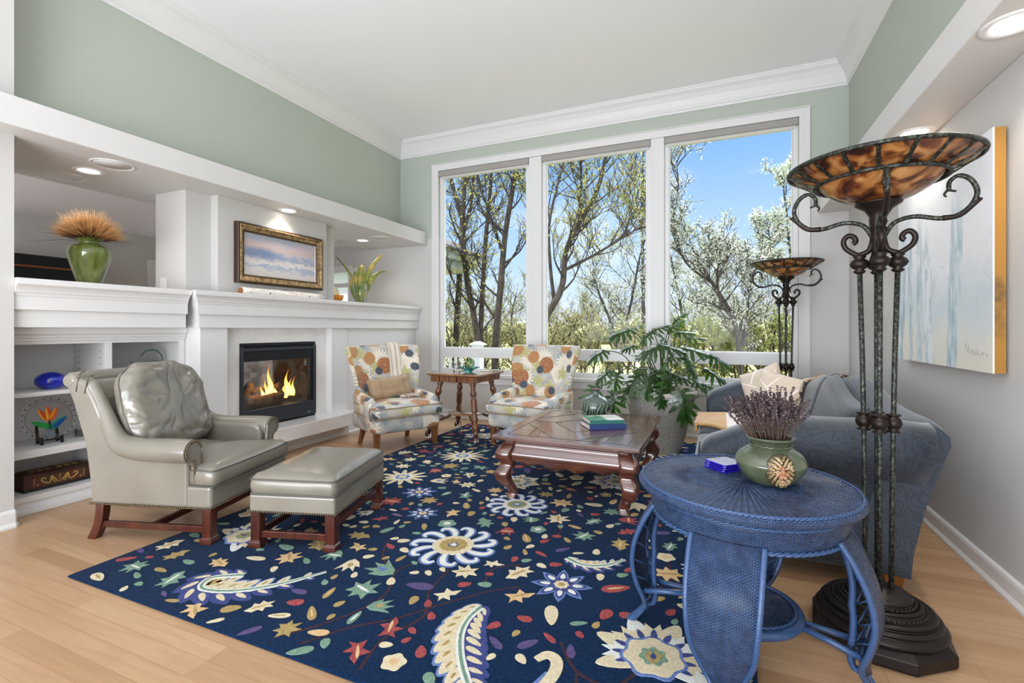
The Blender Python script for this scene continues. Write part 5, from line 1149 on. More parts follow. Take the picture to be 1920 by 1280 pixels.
m, t, p = newmat('philo_leaf'); c = N(t, 'ShaderNodeTexCoord'); oi = N(t, 'ShaderNodeObjectInfo'); n = N(t, 'ShaderNodeTexNoise', i_Scale=14, i_Detail=2); LK(t, c, 'Object', n, 'Vector')
r = ramp(t, [(.35, L(22, 44, 25)), (.65, L(38, 72, 32))]); LK(t, n, 'Fac', r, 0); LK(t, r, 0, p, 'Base Color'); p.inputs['Roughness'].default_value = .2; p.inputs['Specular IOR Level'].default_value = .8
tl_ = N(t, 'ShaderNodeBsdfTranslucent'); tl_.inputs[0].default_value = L(120, 190, 50); ad = N(t, 'ShaderNodeMixShader', i_0=.28); LK(t, p, 0, ad, 1); LK(t, tl_, 0, ad, 2); LK(t, ad, 0, [n_ for n_ in t.nodes if n_.type == 'OUTPUT_MATERIAL'][0], 0); M['philo'] = m
M['petiole'] = pm('petiole', L(72, 84, 52), .45)
def philo_leaf(base, tip_dir, up, size, droop, seed):
    """deeply lobed blade: midrib with finger lobes, bent along its length"""
    r_ = random.Random(seed); f_ = Vector(tip_dir).normalized(); u_ = Vector(up); s_ = f_.cross(u_).normalized(); u_ = s_.cross(f_).normalized()
    def P(x, y):  # x along midrib 0..1, y across
        z = -droop * x * x * .8 - abs(y) * (.18 + .5 * abs(y)) * 1.0 + .02 * math.sin(y * 30)
        return Vector(base) + size * (f_ * x + s_ * y + u_ * z)
    mb_ = MB(); n_ = 5
    core = []
    for sd in (-1, 1):
        for k in range(n_):
            x0 = -.05 + .80 * k / n_; x1 = x0 + .80 / n_ * .98; a = math.radians(122 - 98 * k / (n_ - 1) + r_.uniform(-7, 7)); Ln = (.42, .55, .58, .52, .42)[k] * r_.uniform(.88, 1.1)
            w0 = .8 / n_ * .80; d = Vector((math.cos(a), math.sin(a) * 1)); nrm = Vector((-d.y, d.x)); c0 = Vector(((x0 + x1) / 2, 0))
            rows = []
            for q, wd in ((0.0, 1.05), (.22, .9), (.45, .98), (.65, 1.0), (.82, .72), (.93, .40), (1.0, .04)):
                cc = c0 + d * Ln * q + Vector((q * q * .10, 0)); ww = w0 * wd * .62
                rows.append([mb_.v(*P((cc + nrm * e * ww).x, sd * (cc + nrm * e * ww).y)) for e in (-1, 0, 1)])
            for ra, rb in zip(rows, rows[1:]):
                for j in (0, 1):
                    q = mb_.f([ra[j], ra[j + 1], rb[j + 1], rb[j]]); 
                    if q: q.smooth = True
    for k in range(6):  # web along the midrib and the end lobe
        x0, x1 = -.06 + k * .15, -.06 + (k + 1) * .15; w0, w1 = .17 * (1 - k / 7), .17 * (1 - (k + 1) / 7)
        for sd in (-1, 1): mb_.f([mb_.v(*P(x0, 0)), mb_.v(*P(x0, sd * w0)), mb_.v(*P(x1, sd * w1)), mb_.v(*P(x1, 0))])
    rows = [[mb_.v(*P(x, y * w_)) for y in (-1, 0, 1)] for x, w_ in ((.78, .06), (.88, .085), (.97, .06), (1.06, .006))]
    for ra, rb in zip(rows, rows[1:]):
        for j in (0, 1): mb_.f([ra[j], ra[j + 1], rb[j + 1], rb[j]])
    return mb_
def pxw(px, py, dist):
    """point seen at photo pixel px,py at a given depth, in plant space"""
    u_, v_ = (px - 960) / 900.0, (617 - py) / 900.0; s_, c_ = math.sin(math.atan(386 / 900)), math.cos(math.atan(386 / 900))
    return Vector(((-s_ + u_ * c_) * dist - px_, (c_ + u_ * s_) * dist - py_, 1.2 + v_ * dist))
# leaf centres as read from the photo: pixel, depth, direction the tip points (screen right, up), size
LV = [(1165, 622, 4.75, -1, -.25, .23), (1190, 612, 5.0, .6, .5, .14), (1212, 630, 4.9, -.6, -.5, .15), (1235, 614, 4.9, .7, .35, .17), (1262, 612, 5.0, .9, .9, .17), (1272, 596, 5.05, .6, .5, .15),
      (1282, 622, 5.0, .9, .1, .18), (1122, 662, 4.6, -1, -.35, .20), (1225, 652, 4.6, -.8, -.3, .24), (1255, 648, 4.5, .9, -.05, .24), (1300, 655, 4.6, .9, -.15, .24), (1345, 672, 4.6, .9, -.5, .23), (1295, 686, 4.45, .3, -.7, .21), (1340, 700, 4.7, .95, -.5, .22),
      (1130, 704, 4.55, -.9, -.6, .17), (1155, 712, 4.5, -.2, -.8, .17), (1112, 742, 4.4, -.25, -1, .21), (1150, 755, 4.4, -.1, -1, .21), (1190, 715, 4.45, -.5, -.8, .2), (1215, 722, 4.4, -.2, -.9, .20), (1255, 725, 4.38, .15, -.95, .23), (1283, 757, 4.32, .2, -1, .27),
      (1200, 690, 4.5, -.8, -.1, .15), (1275, 705, 4.5, .6, -.2, .18), (1238, 690, 4.55, .1, .5, .15), (1325, 722, 4.65, .9, -.2, .14), (1180, 650, 4.9, -.7, -.1, .14), (1262, 668, 4.9, .6, .2, .15), (1222, 700, 4.6, -.5, -.4, .17), (1262, 702, 4.6, .6, -.4, .18), (1205, 668, 4.7, -.7, .1, .16), (1302, 632, 4.8, .9, .1, .17), (1245, 632, 4.85, -.2, .3, .16), (1175, 735, 4.45, -.6, -.7, .16), (1310, 718, 4.6, .8, -.5, .16), (1240, 745, 4.36, .1, -1, .17)]
Rw = Vector((.919, .394, 0)); Fw = Vector((-.394, .919, 0))
st_ = MB()
for i, (a, b_, dd, dx, dy, sz_) in enumerate(LV):
    c_ = pxw(a, b_, dd); tipd = Rw * dx + Vector((0, 0, dy)) - Fw * (.35 + .2 * math.sin(i * 2.1)); tipd.normalize()
    up_ = Vector((0, 0, 1)) - Fw * .55 + Rw * (.25 * math.sin(i * 1.7))
    base = c_ - tipd * sz_ * .40
    philo_leaf(base, tipd, up_, sz_ * .98, .25 + .15 * math.sin(i), i).build('leaf', M['philo'], pot, recalc=False)
    root = Vector((.09 * math.sin(i * 2.4), .09 * math.cos(i * 2.4), .55)); mid = root.lerp(base, .55) + Vector((0, 0, .10 + .05 * math.sin(i)))
    st_.tube(spline([root, mid, base, base + tipd * .03], 6), [.0065, .0035], 6)
for k in range(3): st_.tube([(.03 * k - .03, .02, .54), (.04 * k - .04, .0, .66), (.06 * k - .06, .01, .76)], [.022, .016], 8)
st_.build('stalks', M['petiole'], pot)
# =================================================================== PICTURES
M['gilt'] = pm('gilt_frame', L(116, 92, 62), .38, metal=.5, var=(30, 5, .38, .62), col2=L(178, 152, 108), bump=(60, .5, .004))
M['frame_dark'] = pm('frame_dark', L(58, 36, 22), .4)
pt = thing('framed_painting', 'winter landscape painting in a carved gilt frame over the fireplace', 'painting', (-4.03, 3.51, 1.902))
# frame as profile swept around the rectangle (local y,z plane, depth along +x)
def frame(mb_, W2, H2, prof, m=0):
    rings = []
    for ins, dp in prof: rings.append([(dp, sy * (W2 - ins), sz_ * (H2 - ins)) for sy, sz_ in ((-1, -1), (1, -1), (1, 1), (-1, 1))])
    mb_.loft(rings, m, cap=False, smooth=False)
mb = MB(); frame(mb, .508, .278, [(.0, .0), (.0, .05), (.006, .058), (.018, .06)]); mb.build('outer_edge', M['frame_dark'], pt)
mb = MB(); frame(mb, .49, .26, [(0, .058), (.008, .066), (.018, .062), (.022, .05), (.05, .036)]); fr_ = mb.build('gilt_moulding', M['gilt'], pt)
mb = MB()
for a, b_ in (((-1, 1), (1, 1)), ((-1, -1), (1, -1))):
    for k in range(62):
        y = -.482 + .964 * k / 61; mb.ball((.064, y, a[1] * .252), .009, u=6, w=4, sz=(.6, .7 + .3 * (k % 2), 1.0))
for s_ in (-1, 1):
    for k in range(32):
        z = -.245 + .49 * k / 31; mb.ball((.064, s_ * .482, z), .009, u=6, w=4, sz=(.6, 1, .7 + .3 * (k % 2)))
mb.build('carved_leaf_edge', M['gilt'], fr_)
mb = MB(); frame(mb, .441, .211, [(0, .038), (.006, .040), (.012, .03), (.016, .022)]); mb.build('dark_liner', M['frame_dark'], pt)
mb = MB(); frame(mb, .428, .198, [(0, .026), (.004, .028), (.008, .02)]); mb.build('silver_slip', pm('silver_slip', L(190, 180, 168), .4, metal=.4), pt)
m, t, p = newmat('winter_landscape'); c = N(t, 'ShaderNodeTexCoord'); s_ = N(t, 'ShaderNodeSeparateXYZ'); LK(t, c, 'Generated', s_, 0)
mpn = N(t, 'ShaderNodeMapping'); mpn.inputs['Scale'].default_value = (1, 3.2, 4.0); LK(t, c, 'Generated', mpn, 0)
n = N(t, 'ShaderNodeTexNoise', i_Scale=2.3, i_Detail=9, i_Roughness=.68, i_Distortion=.5); LK(t, mpn, 0, n, 'Vector')
ad = N(t, 'ShaderNodeMath', operation='MULTIPLY_ADD', i_1=.7, i_2=-.35); LK(t, n, 'Fac', ad, 0); a2_ = N(t, 'ShaderNodeMath', operation='ADD'); LK(t, ad, 0, a2_, 0); LK(t, s_, 'Z', a2_, 1)
r = ramp(t, [(0, L(196, 192, 190)), (.14, L(206, 200, 196)), (.24, L(150, 164, 190)), (.32, L(212, 208, 206)), (.42, L(196, 190, 186)), (.50, L(134, 152, 186)), (.58, L(170, 172, 186)), (.70, L(196, 176, 172)), (.82, L(188, 174, 178)), (1, L(158, 168, 184))]); LK(t, a2_, 0, r, 0)
# dark blue trees toward the left middle
d1 = N(t, 'ShaderNodeVectorMath', operation='SUBTRACT'); LK(t, c, 'Generated', d1, 0); d1.inputs[1].default_value = (0, .20, .56); d2 = N(t, 'ShaderNodeVectorMath', operation='MULTIPLY'); LK(t, d1, 0, d2, 0); d2.inputs[1].default_value = (0, 3.0, 5.2); d3 = N(t, 'ShaderNodeVectorMath', operation='LENGTH'); LK(t, d2, 0, d3, 0)
n5 = N(t, 'ShaderNodeTexNoise', i_Scale=16, i_Detail=5); LK(t, mpn, 0, n5, 'Vector'); d4 = N(t, 'ShaderNodeMath', operation='MULTIPLY_ADD', i_1=1.3, i_2=-.65); LK(t, n5, 'Fac', d4, 0); d5 = N(t, 'ShaderNodeMath', operation='ADD'); LK(t, d4, 0, d5, 0); LK(t, d3, 'Value', d5, 1)
mk = N(t, 'ShaderNodeMapRange', i_1=.95, i_2=.45, i_3=0, i_4=.8); LK(t, d5, 0, mk, 0); mxx = N(t, 'ShaderNodeMix', data_type='RGBA'); LK(t, mk, 0, mxx, 0); LK(t, r, 0, mxx, 6); mxx.inputs[7].default_value = L(104, 124, 160); LK(t, mxx, 2, p, 'Base Color')
b = N(t, 'ShaderNodeBump', i_Strength=.3, i_Distance=.002); LK(t, n5, 'Fac', b, 'Height'); LK(t, b, 0, p, 'Normal'); p.inputs['Roughness'].default_value = .5
MB().box(.008, .021, -.42, .42, -.19, .19).build('canvas', m, pt)
# birch canvas on the right wall
bp2 = thing('canvas_painting', 'large unframed pale birch tree painting with ochre canvas edge on the right wall', 'painting', (1.2, 3.4675, 1.556))
m, t, p = newmat('birch_painting'); c = N(t, 'ShaderNodeTexCoord'); s_ = N(t, 'ShaderNodeSeparateXYZ'); LK(t, c, 'Object', s_, 0)
n = N(t, 'ShaderNodeTexNoise', i_Scale=3.2, i_Detail=8, i_Roughness=.65); LK(t, c, 'Object', n, 'Vector')
gz = N(t, 'ShaderNodeMapRange', i_1=-.55, i_2=.35, i_3=0, i_4=1); LK(t, s_, 'Z', gz, 0); gy = N(t, 'ShaderNodeMath', operation='MULTIPLY_ADD', i_1=.5); LK(t, n, 'Fac', gy, 0); LK(t, gz, 0, gy, 2)
r = ramp(t, [(.2, L(230, 224, 208)), (.42, L(226, 225, 218)), (.6, L(206, 218, 224)), (.85, L(230, 232, 238)), (1.0, L(232, 234, 240))]); LK(t, gy, 0, r, 0); cur = r; co = 0
mps = N(t, 'ShaderNodeMapping'); mps.inputs['Scale'].default_value = (1, 9, 2.4); LK(t, c, 'Object', mps, 0); ns = N(t, 'ShaderNodeTexNoise', i_Scale=2.2, i_Detail=8, i_Roughness=.75); LK(t, mps, 0, ns, 'Vector')
def trunk(cur, co, y0, lean, w_, col, lo=-.6, hi=.45):
    e = N(t, 'ShaderNodeMath', operation='MULTIPLY_ADD', i_1=-lean, i_2=-y0); LK(t, s_, 'Z', e, 0); q = N(t, 'ShaderNodeMath', operation='ADD'); LK(t, s_, 'Y', q, 0); LK(t, e, 0, q, 1)
    ab = N(t, 'ShaderNodeMath', operation='ABSOLUTE'); LK(t, q, 0, ab, 0); wv_ = N(t, 'ShaderNodeMath', operation='MULTIPLY_ADD', i_1=.09, i_2=-.045); LK(t, ns, 'Fac', wv_, 0); e2 = N(t, 'ShaderNodeMath', operation='ADD'); LK(t, ab, 0, e2, 0); LK(t, wv_, 0, e2, 1)
    mk_ = N(t, 'ShaderNodeMapRange', i_1=w_ * 1.25, i_2=w_ * .7, i_3=0, i_4=.85); LK(t, e2, 0, mk_, 0)
    f_ = N(t, 'ShaderNodeMapRange', i_1=hi, i_2=hi - .35, i_3=0, i_4=1); LK(t, s_, 'Z', f_, 0); pm_ = N(t, 'ShaderNodeMath', operation='MULTIPLY'); LK(t, mk_, 0, pm_, 0); LK(t, f_, 0, pm_, 1)
    rr_ = ramp(t, [(.38, L(150, 176, 190)), (.5, col), (.66, L(236, 238, 240))]); LK(t, ns, 'Fac', rr_, 0)
    o_ = N(t, 'ShaderNodeMix', data_type='RGBA'); LK(t, pm_, 0, o_, 0); LK(t, cur, co, o_, 6); LK(t, rr_, 0, o_, 7); return o_, 2
for a in ((.56, -.02, .045, L(196, 212, 220)), (.40, .03, .03, L(180, 200, 210)), (.24, 0, .035, L(188, 206, 216)), (.12, .04, .065, L(226, 232, 236)), (-.20, -.06, .026, L(176, 196, 208)), (-.27, -.12, .05, L(182, 206, 214)), (.5, -.1, .03, L(170, 192, 204))): cur, co = trunk(cur, co, *a)
n6 = N(t, 'ShaderNodeTexNoise', i_Scale=6, i_Detail=8, i_Roughness=.75); LK(t, c, 'Object', n6, 'Vector'); mk = N(t, 'ShaderNodeMapRange', i_1=.56, i_2=.64, i_3=0, i_4=.6); LK(t, n6, 'Fac', mk, 0)
zz = N(t, 'ShaderNodeMapRange', i_1=.28, i_2=.0, i_3=0, i_4=1); ab = N(t, 'ShaderNodeMath', operation='ABSOLUTE'); LK(t, s_, 'Z', ab, 0); LK(t, ab, 0, zz, 0); mm_ = N(t, 'ShaderNodeMath', operation='MULTIPLY'); LK(t, mk, 0, mm_, 0); LK(t, zz, 0, mm_, 1)
o_ = N(t, 'ShaderNodeMix', data_type='RGBA'); LK(t, mm_, 0, o_, 0); LK(t, cur, co, o_, 6); o_.inputs[7].default_value = L(160, 182, 190); LK(t, o_, 2, p, 'Base Color'); p.inputs['Roughness'].default_value = .6
b = N(t, 'ShaderNodeBump', i_Strength=.35, i_Distance=.003); LK(t, ns, 'Fac', b, 'Height'); LK(t, b, 0, p, 'Normal')
cv = MB().box(-.058, -.052, -.617, .617, -.557, .557).build('painted_face', m, bp2)
MB().box(-.0535, -.012, -.616, .616, -.556, .556).build('ochre_edge', pm('ochre_edge', L(160, 114, 46), .6, var=(4.5, 5, .52, .66), col2=L(104, 82, 44)), bp2)
mb = MB(); sg = [(-.36, -.455), (-.375, -.42), (-.385, -.47), (-.40, -.43), (-.41, -.475), (-.425, -.45), (-.435, -.475), (-.445, -.45), (-.46, -.478), (-.47, -.44), (-.48, -.478), (-.495, -.455), (-.51, -.48), (-.525, -.455), (-.53, -.475), (-.545, -.46)]
mb.tube([(-.0585, y, z) for y, z in spline(sg, 4)], .0016, 4)
for y in (-.562, -.572): mb.tube([(-.0585, y, -.455), (-.0585, y - .003, -.48)], .0015, 4)
mb.build('signature', pm('pencil_grey', L(176, 173, 170), .8), cv)
# =================================================================== ON THE MANTEL
zm = 1.516
m, t, p = newmat('olive_glaze'); c = N(t, 'ShaderNodeTexCoord'); mpn = N(t, 'ShaderNodeMapping'); mpn.inputs['Scale'].default_value = (30, 30, 5); LK(t, c, 'Object', mpn, 0); n = N(t, 'ShaderNodeTexNoise', i_Scale=1.2, i_Detail=5); LK(t, mpn, 0, n, 'Vector')
r = ramp(t, [(.3, L(74, 88, 36)), (.55, L(98, 110, 52)), (.75, L(128, 134, 74))]); LK(t, n, 'Fac', r, 0); LK(t, r, 0, p, 'Base Color'); p.inputs['Roughness'].default_value = .12; p.inputs['Coat Weight'].default_value = .6
urn = thing('green_urn', 'glossy olive green urn holding dried wheat on the mantel', 'vase', (-4.25, 2.02, zm))
MB().lathe(spline([(.062, 0), (.066, .01), (.085, .07), (.108, .15), (.126, .22), (.128, .25), (.112, .285), (.078, .302), (.066, .310), (.066, .322), (.082, .342), (.088, .348)], 4) + [(.082, .348), (.06, .32), (.05, .3)], 40).build('body', m, urn)
wh = thing('dried_wheat', 'wide fan of bearded golden wheat standing in the green urn', 'dried flowers', (-4.25, 2.02, zm + .33))
mb = MB(); r_ = random.Random(5)
for k in range(2600):
    a = r_.uniform(0, 2 * PI); tl = r_.uniform(0, 1) ** .6 * 1.32; Ln = r_.uniform(.15, .25) * (1 - .12 * (tl / 1.3) ** 2); d = Vector((math.cos(a) * math.sin(tl), math.sin(a) * math.sin(tl), math.cos(tl)))
    st0 = Vector((.045 * math.cos(a) * r_.random(), .045 * math.sin(a) * r_.random(), 0)); Q = [st0, st0 + d * Ln * .5, st0 + d * Ln + Vector((0, 0, -.01 * tl))]
    mb.tube(Q, [.0011, .0012, .0002], 3, m=0 if r_.random() < .85 else 1)
for k in range(46):
    a = r_.uniform(0, 2 * PI); tl = r_.uniform(1.3, 1.62); d = Vector((math.cos(a) * math.sin(tl), math.sin(a) * math.sin(tl), math.cos(tl))); Ln = r_.uniform(.22, .34); mb.tube([d * .03, d * Ln * .5, d * Ln + Vector((0, 0, -.03))], [.0012, .0004], 3, m=2)
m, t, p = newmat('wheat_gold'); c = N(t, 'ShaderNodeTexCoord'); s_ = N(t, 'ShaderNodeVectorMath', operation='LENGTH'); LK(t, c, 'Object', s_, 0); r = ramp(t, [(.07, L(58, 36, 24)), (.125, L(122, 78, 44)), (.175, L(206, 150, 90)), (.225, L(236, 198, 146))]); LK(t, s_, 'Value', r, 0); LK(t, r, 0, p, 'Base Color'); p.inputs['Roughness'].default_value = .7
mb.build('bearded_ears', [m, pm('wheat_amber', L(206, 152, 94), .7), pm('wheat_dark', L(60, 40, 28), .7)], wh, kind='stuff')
mb = MB()
for k in range(60):
    a = r_.uniform(0, 2 * PI); tl = r_.uniform(0, 1.2); d = Vector((math.cos(a) * math.sin(tl), math.sin(a) * math.sin(tl), math.cos(tl))); mb.ball(d * r_.uniform(.04, .075), .007, u=6, w=4, sz=(1, 1, 1.4))
mb.build('grains', pm('wheat_grain', L(88, 56, 32), .7), wh, kind='stuff')
# birch log candle holder
lg = thing('birch_log_candle_holder', 'long white birch log holding a row of tealights below the winter painting', 'candle holder', (-3.955, 3.50, zm + .032))
m, t, p = newmat('birch_bark'); c = N(t, 'ShaderNodeTexCoord'); mpn = N(t, 'ShaderNodeMapping'); mpn.inputs['Scale'].default_value = (40, 9, 40); LK(t, c, 'Object', mpn, 0); n = N(t, 'ShaderNodeTexNoise', i_Scale=1.3, i_Detail=6); LK(t, mpn, 0, n, 'Vector'); r = ramp(t, [(.3, L(96, 76, 62)), (.38, L(222, 216, 208)), (.7, L(236, 233, 228))]); LK(t, n, 'Fac', r, 0); LK(t, r, 0, p, 'Base Color'); p.inputs['Roughness'].default_value = .85
mb = MB(); mb.tube([(0, -.485 + .097 * k, .002 * math.sin(k * 2)) for k in range(11)], [.034, .033, .035, .033, .034, .032, .034, .033, .034, .033, .033], 16); mb.build('log', m, lg)
mb = MB(); mb.tube([(0, -.4895, 0), (0, -.484, 0)], .031, 16); mb.build('sawn_end', pm('sawn_wood', L(160, 98, 62), .8), lg)
mb = MB(); 
for q in ((.0, .28), (.02, -.20)): mb.ball((.031, q[1], -.004), .009, u=8, w=6, sz=(.5, 1, 1))
mb.build('knot', pm('knot_dark', L(88, 74, 64), .9), lg)
M['tealight'] = pm('tealight_white', L(244, 242, 238), .4, emit=((1, .95, .85, 1), .25)); M['tin'] = pm('tealight_tin', L(200, 198, 194), .3, metal=.8)
for k in range(12):
    y = 3.06 + .078 * k; o = thing('tealight', 'small white tealight set into the top of the birch log', 'candle', (-3.945, y, zm + .0625), group='tealights in the birch log')
    MB().lathe([(.0, 0), (.0125, 0), (.0125, .007), (.011, .007), (.011, .004)], 14).build('cup', M['tin'], o); MB().lathe([(0, .0062), (.0105, .0056), (.0105, .002)], 14).build('wax', M['tealight'], o)
# glass vase of yellowing leaves and the painted bowl in the right niche
gv = thing('glass_vase', 'clear glass vase of yellowing long leaves on the right end of the mantel', 'vase', (-4.2, 4.88, zm))
MB().lathe([(.0, 0), (.062, 0), (.07, .006), (.082, .12), (.10, .265), (.097, .265), (.079, .12), (.064, .02), (0, .018)], 36).build('glass_body', glass_mat('vase_glass', (.985, 1, .99), refl=.05, gain=.5), gv)
MB().lathe([(0, .02), (.063, .022), (.074, .10), (0, .10)], 28).build('water', glass_mat('vase_water', (.93, .97, .95), refl=.0, gain=.3), gv)
m, t, p = newmat('yellowing_leaf'); c = N(t, 'ShaderNodeTexCoord'); n = N(t, 'ShaderNodeTexNoise', i_Scale=7, i_Detail=3); LK(t, c, 'Object', n, 'Vector'); r = ramp(t, [(.38, L(108, 124, 48)), (.5, L(150, 156, 74)), (.6, L(206, 180, 96)), (.75, L(220, 178, 84))]); LK(t, n, 'Fac', r, 0); LK(t, r, 0, p, 'Base Color'); p.inputs['Roughness'].default_value = .5
def blade(P, ws):
    S_ = spline([(*q, w_) for q, w_ in zip(P, ws)], 6); mb_ = MB(); vd = Vector((-.62, .78, 0)); sd_ = Vector((vd.y, -vd.x, 0)); R = []
    for i, q in enumerate(S_):
        a = Vector(S_[max(i - 1, 0)][:3]); b_ = Vector(S_[min(i + 1, len(S_) - 1)][:3]); tg = (b_ - a).normalized(); ac = tg.cross(vd).normalized(); R.append([mb_.v(*(Vector(q[:3]) + ac * q[3] * e + vd * (.012 * (abs(e) - .5)))) for e in (-1, 0, 1)])
    for a, b_ in zip(R, R[1:]):
        for j in (0, 1):
            f_ = mb_.f([a[j], a[j + 1], b_[j + 1], b_[j]]); f_.smooth = True
    mb_.build('long_leaf', m, gv, solid=.0015, recalc=False)
def gp(a, z): return (-.0 + a * .62 * .9, a * .78, z)   # across the niche as seen
for P, ws in ((((.0, -.02), (-.08, .25), (-.16, .42), (-.27, .55), (-.33, .60)), (.012, .014, .013, .010, .002)), (((.01, -.0), (.05, .26), (.14, .48), (.25, .62), (.30, .66)), (.012, .026, .028, .018, .002)), (((.02, 0), (.09, .22), (.17, .36), (.26, .43), (.36, .44), (.42, .40)), (.010, .030, .030, .012, .004, .002)), (((-.03, .02), (-.06, .25), (-.07, .40), (-.065, .41)), (.018, .022, .018, .014)), (((0, .02), (-.01, .25), (.0, .44), (.02, .48), (.05, .43)), (.02, .034, .032, .026, .004)), (((.01, .02), (.02, .25), (.04, .40), (.055, .42)), (.02, .03, .022, .004)), (((-.04, .02), (-.12, .2), (-.11, .38)), (.014, .018, .012))):
    blade([gp(a, z + .0) for a, z in P], ws)
bo = thing('painted_bowl', 'orange spotted bowl beside the glass vase at the right niche of the mantel', 'bowl', (-4.26, 4.50, zm))
MB().lathe(spline([(.03, 0), (.06, .012), (.088, .05), (.098, .095)], 4) + [(.094, .095), (.08, .05), (0, .015)], 32).build('body', pm('orange_glaze', L(222, 140, 52), .35), bo)
mb = MB()
for k in range(16):
    a = 2 * PI * k / 16; mb.ball((.0865 * math.cos(a), .0865 * math.sin(a), .048 + .012 * (k % 3)), .0075, u=6, w=4)
mb.build('spots', pm('spot_red', L(120, 50, 30), .5), bo)
pl2 = thing('painted_platter', 'yellow and white striped platter leaning on the window side behind the orange bowl', 'plate', (-4.40, 4.62, zm))
m, t, p = newmat('striped_platter'); c = N(t, 'ShaderNodeTexCoord'); wv = N(t, 'ShaderNodeTexWave', i_Scale=5, i_Distortion=4, i_Detail=2); LK(t, c, 'Object', wv, 0); r = ramp(t, [(.1, L(236, 226, 190)), (.4, L(240, 214, 130)), (.6, L(236, 236, 224)), (.9, L(160, 190, 150))]); LK(t, wv, 'Fac', r, 0); LK(t, r, 0, p, 'Base Color'); p.inputs['Roughness'].default_value = .3
mb = MB(); mb.mat = Matrix.Translation((0, 0, .125)) @ Matrix.Rotation(math.radians(18), 4, 'Z') @ Matrix.Rotation(math.radians(76), 4, 'Y'); mb.lathe([(0, 0), (.08, .002), (.125, .014), (.122, .02), (.08, .01), (0, .008)], 36); mb.build('dish', m, pl2)
MB().box(-.02, .02, -.03, .03, 0, .012).build('foot', M['frame_dark'], pl2)
# light switch on the pier, dark picture in the kitchen
o = thing('light_switch', 'pale light switch plate on the side of the pier above the mantel', 'switch', (-4.40, 2.628, 1.585)); MB().box(-.045, .045, -.006, 0, -.06, .06).build('plate', M['trim'], o, bevel=.002); MB().box(-.015, .015, -.010, -.005, -.03, .03).build('rocker', M['sash'], o, bevel=.001)
o = thing('black_cabinet', 'long black cabinet with a thin copper line on the far wall behind the urn', 'cabinet', (-7.094, 2.6, 1.2)); MB().box(0, .35, -.35, .62, .30, .80).build('body', M['black'], o, bevel=.01); MB().box(.35, .357, -.35, .62, .665, .682).build('copper_line', pm('copper', L(176, 104, 68), .3, metal=.8), o)
mb = MB(); mb.box(0, .30, -.30, .57, 0.0, .30); mb.build('lower_body', M['black'], o, bevel=.01)
# =================================================================== ON THE BOOKCASE SHELVES
m, t, p = newmat('blue_swirl_glass'); c = N(t, 'ShaderNodeTexCoord'); n = N(t, 'ShaderNodeTexNoise', i_Scale=9, i_Detail=5, i_Distortion=2.2); LK(t, c, 'Object', n, 'Vector'); r = ramp(t, [(.3, L(10, 16, 120)), (.55, L(22, 44, 200)), (.75, L(40, 110, 240))]); LK(t, n, 'Fac', r, 0); LK(t, r, 0, p, 'Base Color'); p.inputs['Roughness'].default_value = .05; p.inputs['Coat Weight'].default_value = .8; p.inputs['Emission Strength'].default_value = 0
o = tag(MB().ball((0, 0, .058), .086, u=32, w=20, sz=(1, 1, .72)).build('glass_orb', m), 'cobalt blue swirled glass orb on the upper bookshelf', 'ornament'); o.location = (-4.29, 1.815, .7825)
pt_ = thing('tulip_plate', 'clear round glass plate painted with a red and yellow tulip on the middle bookshelf', 'plate', (-4.28, 1.80, .41), math.radians(-8))
TL = Matrix.Translation((0, 0, .168)) @ Matrix.Rotation(math.radians(-14), 4, 'Y')
mb = MB(); mb.mat = TL @ Matrix.Rotation(PI / 2, 4, 'Y'); mb.lathe([(0, -.002), (.11, -.002), (.148, .006), (.152, .009), (.148, .012), (.11, .004), (0, .004)], 56); gl_ = mb.build('glass_disc', glass_mat('plate_glass', (1, 1, 1), refl=.02, gain=.4), pt_)
def petal(pts, col, nm, x=.0065):
    mb_ = MB(); mb_.mat = TL; mb_.prism(pts, 0, x - .0015, x + .001); mb_.build(nm, pm(nm, col, .2, coat=.5), pt_)
def lf(cx, cy, ln, w_, a, n_=14): 
    ca, sa = math.cos(a), math.sin(a); o_ = []
    for k in range(n_):
        t_ = 2 * PI * k / n_; x = ln / 2 * math.cos(t_); y = w_ / 2 * math.sin(t_) * (1 - .35 * math.cos(t_)); o_.append((cx + x * sa + y * ca, cy + x * ca - y * sa))
    return o_
petal(lf(-.030, .028, .10, .034, -.55), L(240, 170, 30), 'yellow_petal'); petal(lf(-.024, .026, .095, .022, -.5), L(214, 66, 26), 'red_petal', .008); petal(lf(-.002, .035, .10, .036, -.02), L(226, 84, 44), 'red_petal', .0075); petal(lf(-.010, .035, .09, .014, -.04), L(244, 186, 50), 'yellow_petal', .009); petal(lf(.026, .030, .10, .034, .5), L(222, 96, 60), 'red_petal'); petal(lf(.022, .034, .09, .016, .5), L(240, 150, 40), 'yellow_petal', .008)
petal(lf(-.042, -.038, .115, .036, -1.05), L(40, 150, 70), 'green_leaf'); petal(lf(.045, -.036, .125, .040, .85), L(30, 130, 110), 'green_leaf'); petal(lf(.055, -.034, .10, .022, .85), L(20, 70, 150), 'blue_leaf', .008); petal(lf(.0, -.035, .07, .016, 0), L(30, 60, 50), 'stem'); petal([(-.012, -.06), (.012, -.06), (.03, -.125), (-.035, -.125)], L(110, 122, 130), 'grey_base')
mb = MB(); mb.mat = TL
for k in range(22):
    a = 2 * PI * k / 22; mb.ball((.008, .139 * math.cos(a), .139 * math.sin(a)), .0048, u=8, w=5, sz=(.4, 1, 1))
mb.build('rim_dots', pm('rim_ink', L(24, 26, 44), .3), gl_)
